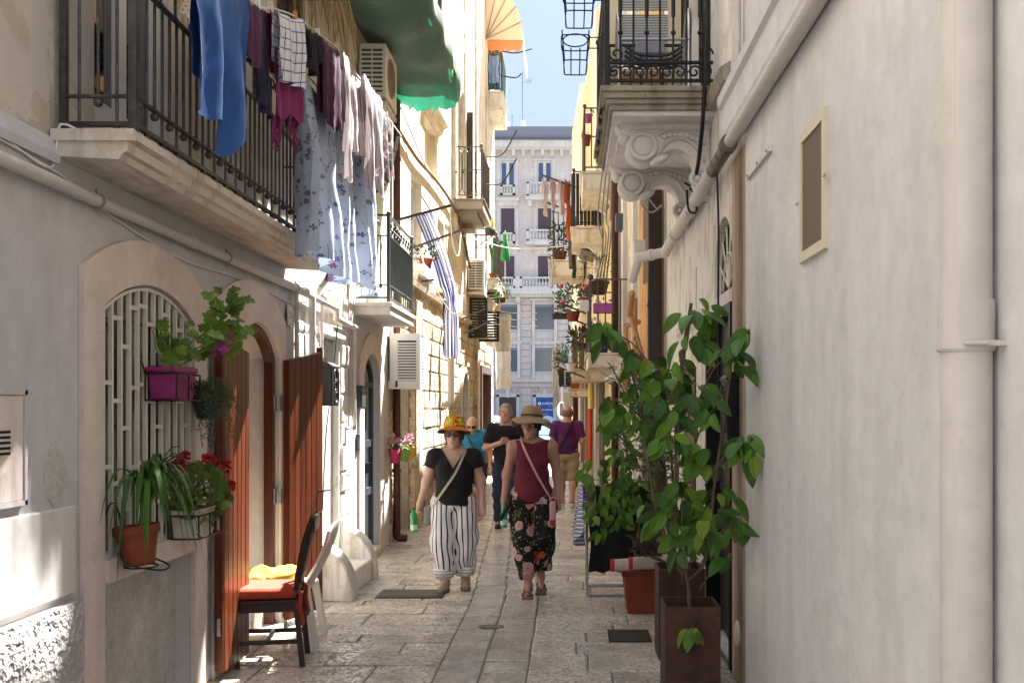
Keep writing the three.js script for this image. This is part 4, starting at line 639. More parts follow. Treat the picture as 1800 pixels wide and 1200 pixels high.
// ---------------------------------------------------------------- parked cars at the end of the alley
function car(label, x, d, turn, color, k = 1) {
  const t = local('parked_car', label, 'car', [x, -0.01, -d], turn, 'cars parked beyond the alley'), paint = new THREE.MeshPhysicalMaterial({ color: S(color), roughness: 0.35, metalness: 0.2, clearcoat: 1, clearcoatRoughness: 0.08 }); t.scale.setScalar(k);
  const ext = (pts, w, bev) => new THREE.ExtrudeGeometry(shapeOf(pts), { depth: w - 2 * bev, bevelEnabled: true, bevelSize: bev, bevelThickness: bev, bevelOffset: -bev, bevelSegments: 3 }).translate(0, 0, -w / 2 + bev).rotateY(-PI / 2);
  mesh('body', ext([[2.0, 0.28], [2.05, 0.5], [1.98, 0.74], [1.1, 0.94], [0.9, 0.98], [-1.9, 1.0], [-2.02, 0.8], [-2.0, 0.3]], 1.74, 0.09), paint, t);
  mesh('roof', ext([[0.95, 0.95], [0.25, 1.43], [-1.2, 1.48], [-1.75, 1.02], [-1.6, 0.95]], 1.5, 0.1), paint, t);
  mesh('windscreen', new THREE.BoxGeometry(1.28, 0.70, 0.02).rotateX(-0.96).translate(0, 1.2, 0.66), new THREE.MeshPhysicalMaterial({ color: S('#5d7c93'), roughness: 0.05, clearcoat: 1 }), t);
  for (const s of [-1, 1]) { mesh('side_window', new THREE.BoxGeometry(0.02, 0.32, 1.9).translate(s * 0.735, 1.2, -0.45), mats.glassDark, t); mesh('headlight', new THREE.SphereGeometry(0.16, 12, 8).scale(1, 0.6, 0.5).translate(s * 0.66, 0.70, 1.93), mats.glass, t); mesh('wing_mirror', new THREE.SphereGeometry(0.1, 10, 8).scale(1, 0.7, 0.6).translate(s * 0.92, 1.0, 0.75), paint, t); }
  mesh('grille', new THREE.BoxGeometry(1.1, 0.22, 0.04).translate(0, 0.44, 2.02), mats.ironBlack, t); mesh('number_plate', new THREE.BoxGeometry(0.5, 0.11, 0.03).translate(0, 0.6, 2.045), M('#e8e8e8', 0.5), t);
  for (const [a, b] of [[-0.78, 1.28], [0.78, 1.28], [-0.78, -1.25], [0.78, -1.25]]) { const w = mesh('wheel', new THREE.CylinderGeometry(0.31, 0.31, 0.2, 20).rotateZ(PI / 2).translate(a, 0.31, b), mats.ironBlack, t); mesh('rim', new THREE.CylinderGeometry(0.19, 0.19, 0.21, 14).rotateZ(PI / 2).translate(a, 0.31, b), mats.steel, w); }
}
car('pale silver parked car showing beside the left corner behind the man', -3.0, 31.5, 0, '#c9d2d6');
car('blue parked car glimpsed between the hat and the purple shirt', -0.55, 33.5, 0.15, '#6f93b4', 0.84);
{ const s = thing('traffic_sign', 'small round traffic sign on grey pole at the end of the alley', 'sign', [-0.2, 0, -27.5]); mesh('pole', rod(P(-0.2, -0.02, 27.5), P(-0.2, 2.3, 27.5), 0.025), mats.cableGrey, s); mesh('disc', new THREE.CylinderGeometry(0.24, 0.24, 0.015, 24).rotateX(PI / 2).scale(0.55, 1, 1).translate(-0.2, 1.66, -27.46), M('#c9cdd0', 0.4), s); mesh('arrow_band', box(-0.25, -0.15, 1.5, 1.85, 27.44, 27.448), M('#3a4450', 0.5), s);
  single('stone_bollard', 'worn stone bollard at the far left corner', 'bollard', rough(lathe([[0.001, 0.85], [0.1, 0.82], [0.17, 0.7], [0.2, 0.4], [0.24, 0.0]], 14).translate(-1.9, -0.01, -26.9), 0.04, 6), mats.stoneC); }
// ================================================================ GROUND
struct('ground', [box(-80, 80, -0.4, -0.06, -12, 140)], M('#8a837b', 0.9, { map: T.spots }));
const street = struct('street', [box(-2.6, 1.4, -0.2, -0.009, -6, 27)], M('#8b8175', 0.95, { map: T.spots, bumpMap: T.rockB, bumpScale: 0.006 }));
{
  const pv = ['#e4ddd6', '#cfc8c3', '#ece6e0', '#d6cdc4', '#e6dfd8'].map((c) => M(c, 1, { map: T.pave, bumpMap: T.paveB, bumpScale: 0.005, roughnessMap: T.paveR }));
  const shiny = ['#d6d0cb', '#dbd6d1'].map((c) => M(c, 0.7, { map: T.pave, bumpMap: T.paveB, bumpScale: 0.003, roughnessMap: T.paveR }));
  const bend = (d) => (d > 9 ? -0.045 * (d - 9) : 0);
  const far = [];
  const lay = (x0, x1, d0, d1, set) => {
    const o = bend((d0 + d1) / 2), g = 0.004, t = rr(-0.003, 0.004);
    x0 += o; x1 += o; const lim = RX(d1) + 0.02; if (x0 > lim) return; x1 = Math.min(x1, lim); x0 = Math.max(x0, LX(d0) - 0.02); if (x1 - x0 < 0.04) return;
    const b = rbox(x0 + g, x1 - g, -0.06, 0.0 + t, d0 + g, d1 - g, 0.012, 1);
    const p = b.attributes.position, tx = rr(-0.004, 0.004), tz = rr(-0.004, 0.004), cx = (x0 + x1) / 2, cz = -(d0 + d1) / 2;       // each stone lies a little out of level, with uneven edges
    for (let i = 0; i < p.count; i++) { const x = p.getX(i), y = p.getY(i), z = p.getZ(i); p.setXYZ(i, x + 0.012 * (vn3(x * 7, z * 7, 1) - 0.5), y + (y > -0.03 ? tx * (x - cx) * 2 + tz * (z - cz) * 3 : 0), z + 0.012 * (vn3(x * 7, z * 7, 9) - 0.5)); }
    b.computeVertexNormals();
    const ng = clean(b);
    if (d0 < 12.6) { const uv = ng.attributes.uv, a = rr(0, 5), c = rr(0, 5); for (let i = 0; i < uv.count; i++) uv.setXY(i, uv.getX(i) + a, uv.getY(i) + c); mesh('paving_stone', ng.translate(0, 0, 0), pick(set), street, true); } else far.push(ng);
  };
  let d = 3.4; while (d < 26.5) {           // left courses
    const h = rr(0.24, 0.48), cuts = [-2.45]; let x = -2.45 + rr(0.3, 0.9); while (x < -1.15) { cuts.push(x); x += rr(0.6, 1.1); } cuts.push(-0.876);
    for (let i = 1; i < cuts.length; i++) lay(cuts[i - 1], cuts[i], d, d + h, pv); d += h;
  }
  for (const [a, b] of [[-0.876, -0.58], [-0.58, -0.274]]) { d = 3.4 + rr(0, 0.2); while (d < 26.5) { const h = rr(0.24, 0.62); lay(a, b, d, d + h, shiny); d += h; } }
  d = 3.4; while (d < 26.5) {               // right courses
    const h = rr(0.24, 0.46), cuts = [-0.274]; let x = -0.274 + rr(0.3, 0.9); while (x < 0.85) { cuts.push(x); x += rr(0.55, 1.0); } cuts.push(1.15);
    for (let i = 1; i < cuts.length; i++) lay(cuts[i - 1], cuts[i], d, d + h, pv); d += h;
  }
  const fs = new THREE.Mesh(mergeGeometries(far), pv[0]); fs.name = 'far_paving'; fs.userData.kind = 'stuff'; fs.receiveShadow = true; street.add(fs);
  // gratings let into the paving
  const gl = thing('drain_grate', 'ribbed iron drain grate in paving beside the rounded steps', 'grate', [-1.48, 0, -9.3], 'drain grates');
  mesh('frame', box(-1.78, -1.16, -0.03, 0.006, 9.1, 9.52), M('#55524e', 0.6, { metalness: 0.4, map: T.rust }), gl);
  for (let i = 0; i < 26; i++) mesh('rib', box(-1.765 + i * 0.0232, -1.752 + i * 0.0232, 0.004, 0.012, 9.13, 9.49), M('#6a6762', 0.5, { metalness: 0.5 }), gl);
  const gd = thing('drain_grate', 'dark iron drain cover in paving beside the rear planter', 'grate', [0.45, 0, -7.6], 'drain grates');
  mesh('frame', box(0.30, 0.62, -0.03, 0.007, 7.38, 7.80), M('#3c3835', 0.7, { metalness: 0.3, map: T.rust }), gd);
  mesh('lid', rbox(0.315, 0.605, -0.02, 0.012, 7.395, 7.785, 0.003, 1), M('#4a4541', 0.65, { metalness: 0.3, map: T.rust, bumpMap: T.rockB, bumpScale: 0.004 }), gd);
  single('water_valve_cover', 'small oval iron valve cover between the middle paving strips', 'cover', new THREE.CylinderGeometry(0.085, 0.085, 0.03, 20).scale(1.2, 1, 0.8).translate(-0.62, -0.008, -7.92), M('#a39c93', 0.7, { map: T.rust }));
  // the square beyond the end of the alley
  struct('road', box(-70, 70, -0.3, -0.045, 27.2, 84), M('#6f6c69', 0.9, { map: T.spots }));
  struct('pavement', box(-40, 40, -0.25, -0.01, 26.55, 28.2), M('#a39a8e', 0.85, { map: T.spots }));
  for (let i = 0; i < 4; i++) { const m = mesh('road_marking', box(-6 + i * 2.2, -4.6 + i * 2.2, -0.044, -0.038, 28.9, 29.25), M('#cfcdc8', 0.8, { map: T.spots }), null); m.userData.kind = 'structure'; }
}
// ================================================================ PIPES, CABLES, BOXES ON THE LEFT WALL
{
  const p = thing('conduit_pipe', 'long white conduit running below the near balcony along left wall', 'pipe', [XL, 2.6, -7], 'wall pipes'), r = 0.03, X = XL + 0.045;
  const q = (a, b, k = r) => rod(a, b, k, k, 12);
  mesh('near_run', [q(P(X, 2.745, -4), P(X, 2.73, 8.15))], mats.pipeWhite, p);
  mesh('far_run', [q(P(X, 2.73, 8.15), P(X, 2.70, 9.62)), ball(P(X, 2.70, 9.62), 0.036, 10, 8), q(P(X, 2.70, 9.62), P(X, 2.61, 9.66)), ball(P(X, 2.61, 9.66), 0.036, 10, 8), q(P(X, 2.61, 9.66), P(X, 2.58, 10.58))], mats.pipeWhite, p);
  for (const d of [4.75, 6.55, 8.2, 9.1]) mesh('pipe_clip', [rod(P(X, 2.735, d), P(X, 2.735, d + 0.02), r + 0.006, r + 0.006, 12), rod(P(X + 0.0, 2.76, d), P(X, 2.79, d), 0.006), rod(P(X, 2.71, d), P(X, 2.68, d), 0.006)], mats.cableGrey, p);
  for (const d of [5.9, 8.45]) mesh('socket', rod(P(X, 2.735, d), P(X, 2.735, d + 0.09), r + 0.008, r + 0.008, 12), mats.pipeWhite, p);
  const vp = (label, d, y0, y1, rad) => single('branch_pipe', label, 'pipe', [rod(P(XL + 0.05, y0, d), P(XL + 0.05, y1, d), rad, rad, 10), rod(P(XL + 0.05, y0, d), P(XL + 0.05, y0 + 0.07, d), rad * 1.25, rad * 1.25, 10), ...[0.3, 0.75].map((t) => rod(P(XL + 0.05, mix(y0, y1, t), d), P(XL + 0.05, mix(y0, y1, t) + 0.03, d), rad * 1.2, rad * 1.2, 10))], mats.pipeWhite, 'wall pipes');
  vp('thin white branch pipe left of the house number plaque', 8.22, 2.05, 2.72, 0.018);
  vp('white vertical branch pipe between the wooden door and black mailbox', 8.72, 1.45, 2.71, 0.03);
  vp('thin white vertical pipe falling beside the pale plank door', 9.05, 2.2, 2.71, 0.014);
  vp('thin white pipe beside the narrow slot near the arched glass door', 10.45, 1.55, 2.58, 0.016);
  single('cable', 'thin cream cable sagging below the white conduit', 'cable', tube([P(XL + 0.012, 2.86, 3.2), P(XL + 0.012, 2.80, 4.4), P(XL + 0.012, 2.70, 5.0), P(XL + 0.012, 2.62, 5.9), P(XL + 0.012, 2.64, 6.9), P(XL + 0.012, 2.60, 8.3)], 0.005, 40, 5), mats.ropeWhite, 'cables');
  single('cable', 'loose cream cable looping under the near balcony corner', 'cable', tube([P(-2.20, 2.99, 4.47), P(-2.27, 3.01, 4.44), P(-2.285, 2.9, 4.43), P(-2.29, 2.80, 4.36), P(-2.285, 2.86, 3.9)], 0.006, 30, 5), mats.ropeWhite, 'cables');
  single('cable', 'dark cable hanging diagonally across the pale plank door', 'cable', tube([P(XL + 0.04, 2.55, 9.72), P(XL + 0.03, 2.0, 9.55), P(XL + 0.03, 1.5, 9.3), P(XL + 0.02, 0.8, 9.2)], 0.006, 30, 5), mats.wire, 'cables');
  const pl = thing('house_number_plaque', 'small white tile plaque with house number 26 by the pipes', 'plaque', [XL, 2.4, -8.08]);
  mesh('tile', rbox(XL + 0.022, XL + 0.034, 2.41, 2.58, 8.04, 8.16, 0.004, 1), M('#dedbd3', 0.35), pl);
  { const m = M('#ffffff', 0.4); m.map = canvasTex(128, 176, (g, w, h) => { g.fillStyle = '#e2dfd7'; g.fillRect(0, 0, w, h); g.fillStyle = '#5a564f'; g.font = 'bold 84px serif'; g.fillText('26', 18, 118); g.strokeStyle = '#8d887d'; g.lineWidth = 5; g.strokeRect(6, 6, w - 12, h - 12); }); mesh('number_face', new THREE.PlaneGeometry(0.11, 0.155).rotateY(PI / 2).translate(XL + 0.0355, 2.495, -8.10), m, pl, true); }
  const mb = (label, X, s, d, y0, y1, w, dep) => {          // ornate black cast mailbox; s = +1 stands out to the right of its wall
    const t = thing('mailbox', label, 'mailbox', [X, y0, -d], 'black mailboxes'), x1 = X + s * dep;
    mesh('body', [rbox(Math.min(X, x1), Math.max(X, x1), y0, y1 - 0.05, d, d + w, 0.01, 2)], mats.ironBlack, t);
    mesh('lid', across([[X, y1 - 0.05], [x1 + s * 0.012, y1 - 0.06], [x1 + s * 0.012, y1 - 0.045], [mix(X, x1, 0.6), y1 - 0.008], [X, y1]], d - 0.008, d + w + 0.008), mats.ironBlack, t);
    mesh('front_ornament', [...[0.25, 0.5, 0.78].map((q) => new THREE.TorusGeometry(w * 0.22, 0.008, 6, 14).rotateY(PI / 2).translate(x1 + s * 0.004, mix(y0, y1 - 0.05, q), -(d + w / 2))), box(x1, x1 + s * 0.01, y0 + 0.04, y1 - 0.09, d + 0.015, d + 0.025), box(x1, x1 + s * 0.01, y0 + 0.04, y1 - 0.09, d + w - 0.025, d + w - 0.015)], M('#4a4b4e', 0.4, { metalness: 0.6 }), t);
  };
  mb('black cast iron mailbox on whitewashed wall by plank door', XL + 0.02, 1, 9.10, 1.76, 2.17, 0.28, 0.11);
  mb('black cast iron mailbox on right wall beside the dark door', XR - 0.004, -1, 6.28, 1.54, 1.98, 0.24, 0.075);
  const bx = (name, label, cat, d, y0, y1, w, dep, mat) => { const t = thing(name, label, cat, [XL, y0, -d], 'small wall boxes'); mesh('case', rbox(XL, XL + dep, y0, y1, d, d + w, 0.006, 1), mat, t); mesh('cover_rim', [box(XL + dep, XL + dep + 0.006, y0 + 0.01, y0 + 0.02, d + 0.01, d + w - 0.01), box(XL + dep, XL + dep + 0.006, y1 - 0.02, y1 - 0.01, d + 0.01, d + w - 0.01)], mat, t); };
  bx('wall_lamp', 'dark square wall lamp left of the arched glass door', 'lamp', 10.68, 1.74, 1.98, 0.2, 0.08, mats.ironGreen);
  bx('intercom', 'small dark intercom box below the lamp by glass door', 'intercom', 10.72, 1.28, 1.46, 0.1, 0.03, mats.ironGreen);
  bx('slot_box', 'narrow white slot box right of the pale plank door', 'box', 10.2, 1.05, 1.55, 0.12, 0.02, mats.plasterGrey);
  const ub = thing('utility_cabinet', 'grey metal utility cabinet low on the stone wall', 'cabinet', [XL, 0.05, -14.5]);
  mesh('door', slantL(rbox(XL - 0.05, XL + 0.035, 0.12, 0.66, 14.8, 15.35, 0.008, 1)), M('#8d9092', 0.5, { map: T.rust }), ub); for (const [d, y] of [[14.9, 0.2], [15.25, 0.2], [14.9, 0.58], [15.25, 0.58], [15.07, 0.4]]) mesh('rivet', slantL(ball(P(XL + 0.037, y, d), 0.014)), mats.iron, ub);
  const bp = thing('downpipe', 'tall rust brown downpipe with curved foot beside glass door house', 'pipe', [XL + 0.06, 0, -13], 'rain pipes');
  mesh('pipe', rod(P(XL + 0.06, 0.14, 12.95), P(XL + 0.06, 9.4, 12.95), 0.048, 0.048, 14), mats.pipeBrown, bp);
  mesh('foot', tube([P(XL + 0.06, 0.2, 12.95), P(XL + 0.06, 0.1, 12.95), P(XL + 0.09, 0.05, 12.95), P(XL + 0.19, 0.045, 12.95)], 0.05, 16, 12), mats.pipeBrown, bp);
  for (const y of [0.9, 2.4, 4.95]) mesh('collar', rod(P(XL + 0.06, y, 12.95), P(XL + 0.06, y + 0.05, 12.95), 0.058, 0.058, 14), mats.pipeBrown, bp);
  // slatted white cover over an air conditioner
  const ac = thing('air_conditioner_cover', 'white slatted air conditioner cover beside the arched glass door', 'air conditioner', [XL, 1.97, -13], 'air conditioners');
  const x0 = XL + 0.01, x1 = -1.885, y0 = 1.98, y1 = 2.68, d0 = 12.6, d1 = 13.32, wm = M('#d9d7d0', 0.45);
  mesh('unit', rbox(x0 + 0.04, x1 - 0.05, y0 + 0.05, y1 - 0.06, d0 + 0.05, d1 - 0.05, 0.02, 1), M('#4b4b49', 0.7), ac);
  mesh('frame', [box(x0, x1, y0, y0 + 0.02, d0, d1), box(x0, x1, y1 - 0.02, y1, d0, d1), box(x0, x0 + 0.09, y0 + 0.02, y0 + 0.10, d0, d0 + 0.012), box(x0 + 0.02, x0 + 0.12, y0 + 0.1, y1 - 0.02, d0, d0 + 0.012), box(x1 - 0.05, x1, y0 + 0.02, y1 - 0.02, d0, d0 + 0.012), box(x1 - 0.012, x1, y0 + 0.02, y1 - 0.02, d0 + 0.012, d0 + 0.06), box(x1 - 0.012, x1, y0 + 0.02, y1 - 0.02, d1 - 0.05, d1), box(x0 + 0.12, x1 - 0.05, y0 + 0.02, y0 + 0.10, d0, d0 + 0.012), box(x0 + 0.12, x1 - 0.05, y1 - 0.09, y1 - 0.02, d0, d0 + 0.012)], wm, ac);
  for (let i = 0; i < 14; i++) { const y = y0 + 0.105 + i * 0.0355; mesh('slat', box(x0 + 0.12, x1 - 0.05, y, y + 0.02, d0 + 0.001, d0 + 0.011), wm, ac); }
  for (let i = 0; i < 17; i++) { const y = y0 + 0.045 + i * 0.037; mesh('slat', box(x1 - 0.011, x1 - 0.001, y, y + 0.022, d0 + 0.06, d1 - 0.05), wm, ac); }
  const unit = (label, X, s, y, d, dep = 0.3, len = 0.78, h = 0.56) => {    // bare outdoor unit, its gridded end towards the camera
    const t = thing('air_conditioner', label, 'air conditioner', [X, y - 0.1, -d], 'air conditioners'), a = X + s * 0.06, b = X + s * (0.06 + dep), xa = Math.min(a, b), xb = Math.max(a, b), cm = M('#d3cfc4', 0.55);
    mesh('case', rbox(xa, xb, y, y + h, d, d + len, 0.015, 2), cm, t);
    for (let i = 0; i < 10; i++) for (let j = 0; j < 2; j++) mesh('grid_slot', rbox(xa + 0.03 + j * (dep - 0.05) / 2, xa + 0.015 + (j + 1) * (dep - 0.05) / 2, y + 0.05 + i * (h - 0.09) / 10, y + 0.025 + (i + 1) * (h - 0.09) / 10, d - 0.004, d + 0.01, 0.004, 1), M('#4c4f49', 0.8), t);
    mesh('fan_ring', new THREE.TorusGeometry(0.2, 0.014, 6, 24).rotateY(PI / 2).translate(s > 0 ? xb + 0.004 : xa - 0.004, y + h / 2, -(d + len * 0.45)), M('#8b8378', 0.7), t);
    mesh('fan_grille', new THREE.CylinderGeometry(0.19, 0.19, 0.012, 24).rotateZ(PI / 2).translate(s > 0 ? xb : xa, y + h / 2, -(d + len * 0.45)), M('#6d5e50', 0.8), t);
    mesh('shelf_bracket', [bar(P(X, y - 0.02, d + 0.1), P(b, y - 0.02, d + 0.1), 0.03), bar(P(X, y - 0.02, d + len - 0.1), P(b, y - 0.02, d + len - 0.1), 0.03), box(Math.min(X, b), Math.max(X, b), y - 0.09, y - 0.04, d + 0.02, d + len - 0.02)], mats.slab, t);
  };
  unit('boxy air conditioner under the green netted balcony', XL - 0.03, 1, 5.10, 10.75, 0.29, 0.7, 0.58);
  unit('air conditioner on a concrete shelf high on the cream wall', LX(20.4), 1, 4.14, 20.3, 0.34, 0.8, 0.62);
  unit('air conditioner under the orange awning near the roof', -2.03, 1, 10.55, 24.4, 0.32, 0.8, 0.66);
  // white duct with elbow
  const du = thing('white_duct', 'white vertical duct bent into the stone wall', 'pipe', [-2.1, 1.75, -17.2], 'wall pipes');
  mesh('duct', tube([P(-2.2, 3.12, 17.2), P(-2.08, 3.14, 17.2), P(-2.04, 3.05, 17.2), P(-2.04, 2.6, 17.2), P(-2.04, 1.95, 17.2), P(-2.06, 1.82, 17.2), P(-2.18, 1.80, 17.2)], 0.062, 50, 12, false, 0.4), mats.pipeWhite, du);
  // cable bundle slung along the cream facade
  single('cable_bundle', 'thick ochre cable bundle slung along the sunlit cream wall', 'cable', tube([P(-2.26, 5.42, 13.1), P(-2.21, 5.36, 14.5), P(-2.17, 5.43, 16), P(-2.13, 5.44, 17.4), P(-2.1, 5.36, 18.6), P(-2.05, 5.0, 19.6), P(-2.02, 4.5, 20.6), P(-1.98, 4.1, 23)], 0.028, 60, 6), M('#8a6f4f', 0.85, { map: T.spots }), 'cables');
  single('cable', 'thin dark cable swinging below the ochre bundle', 'cable', tube([P(-2.25, 5.75, 13.3), P(-2.15, 5.35, 15), P(-2.1, 5.2, 16.6), P(-2.02, 4.75, 18.3)], 0.009, 40, 5), M('#7a6a58', 0.8), 'cables');
  // clothes-line brackets on the second balcony and beyond
  const brk = (label, a, b) => single('clothesline_support', label, 'bracket', [bar(a, b, 0.035, 0.03), ...[0.3, 0.55, 0.8].map((t) => new THREE.TorusGeometry(0.022, 0.006, 5, 10).translate(mix(a.x, b.x, t), mix(a.y, b.y, t) - 0.02, mix(a.z, b.z, t)))], mats.iron, 'clothesline brackets');
  brk('dark clothesline bracket jutting from the top of small balcony', P(-2.2, 4.06, 12.4), P(-1.47, 4.27, 12.45));
  brk('dark clothesline bracket beside the striped drape', P(-2.27, 3.96, 14.0), P(-1.5, 4.24, 14.0));
  brk('short dark bracket ending the laundry line by brown downpipe', P(-2.28, 4.44, 12.35), P(-1.72, 4.50, 10.05));
  brk('upper dark bracket by the far dark shutter', P(-2.05, 3.42, 19.0), P(-1.62, 3.62, 19.0));
  brk('lower dark bracket by the far dark shutter', P(-2.05, 3.18, 19.4), P(-1.55, 3.42, 19.4));
  const rp = (label, pts, r = 0.007) => single('clothesline', label, 'rope', tube(pts, r, pts.length * 8, 5), mats.ropeWhite, 'clotheslines');
  rp('white rope loops between the two brackets', [P(-2.18, 4.07, 12.42), P(-2.0, 3.6, 13), P(-1.95, 3.55, 13.5), P(-2.1, 4.0, 14)]);
  rp('white rope hanging from bracket tip to next bracket', [P(-1.5, 4.26, 12.5), P(-1.52, 3.9, 13), P(-1.5, 3.8, 13.5), P(-1.52, 4.2, 14)]);
  rp('white rope loop beside the striped drape', [P(-1.9, 4.1, 14.0), P(-1.8, 3.7, 14.8), P(-1.65, 3.55, 15.2), P(-1.6, 3.3, 15.4), P(-1.8, 3.2, 15.4), P(-2.0, 3.5, 15)]);
  rp('pale rope crossing the alley below the cactus balcony', [P(-1.98, 4.95, 18.6), P(-1.1, 4.7, 18.5), P(-0.3, 4.72, 18.5), P(0.33, 4.78, 18.5)], 0.01);
  for (const [i, y] of [[0, 3.85], [1, 3.7], [2, 3.55]]) rp(['top', 'middle', 'lowest'][i] + ' of three thin ropes across the alley end', [P(-1.9, y + 0.1, 22), P(-1.3, y - 0.02, 22), P(-0.7, y - 0.02, 22)], 0.01);
  // window box, pot and dark shutter further on
  const wb = thing('window_box', 'white window box on the sill beside the striped drape', 'planter', [-2.15, 3.66, -14.8], 'window boxes');
  mesh('trough', slantL(rbox(XL + 0.0, XL + 0.2, 3.62, 3.80, 14.3, 15.2, 0.01, 1)), M('#d7d3d6', 0.6), wb); mesh('bracket', slantL(bar(P(XL, 3.56, 14.5), P(XL + 0.3, 3.60, 14.5), 0.03)), mats.iron, wb);
  for (const [d0, d1, x1, lab] of [[21.0, 21.06, -1.72, 'open dark louvred shutter leaf nearer the alley end'], [22.1, 22.16, -1.55, 'open dark louvred shutter leaf farther along']]) { const t = thing('shutter_leaf', lab, 'shutter', [-1.9, 3.2, -d0], 'open shutters'); mesh('frame', across([[LX(21), 3.2], [x1, 3.2], [x1, 4.35], [LX(21), 4.35]], d0, d1, [[[LX(21) + 0.06, 3.26], [x1 - 0.05, 3.26], [x1 - 0.05, 4.29], [LX(21) + 0.06, 4.29]]]), mats.woodBlack, t); for (let y = 3.28; y < 4.28; y += 0.06) mesh('slat', box(LX(21) + 0.06, x1 - 0.05, y, y + 0.045, d0 + 0.005, d1 - 0.01), mats.woodBlack, t); }
  // reed mat hung under the eaves of the near house
  const rm = thing('reed_mat', 'frayed straw reed mat hanging above the laundry', 'reed mat', [-2.2, 4.9, -8.2]);
  for (let i = 0; i < 90; i++) { const d = mix(7.5, 9.4, rnd()), l = rr(0.5, 1.1), x = -2.2 + rr(-0.03, 0.12), y1 = 5.75 + rr(-0.1, 0.1); mesh('reed', rod(P(x, y1, d), P(x + rr(-0.05, 0.18), y1 - l, d + rr(-0.15, 0.25)), 0.006, 0.003, 4), M(pick(['#b59a6c', '#9c8258', '#c7b083']), 0.9), rm); }
  // the reed awning that shades the wall behind the balcony
  const ra = thing('reed_awning', 'straw reed awning stretched over the near balcony', 'awning', [-1.85, 5.2, -6.5]);
  for (const d of [4.5, 6.5, 8.45]) mesh('pole', rod(P(-2.32, 5.22, d), P(-1.38, 5.22, d), 0.02), mats.woodBrown, ra);
  for (let i = 0; i < 30; i++) mesh('reed_bundle', bar(P(-2.3 + i * 0.031, 5.255 + 0.006 * (i % 2), 4.42), P(-2.3 + i * 0.031, 5.255 + 0.006 * (i % 2), 8.5), 0.032, 0.014), mats.woodPale, ra);
  mesh('roll', [rod(P(-2.12, 5.8, 7.4), P(-2.12, 5.8, 9.5), 0.09, 0.09, 10)], M('#b59a6c', 0.9, { map: T.wood }), rm);
}
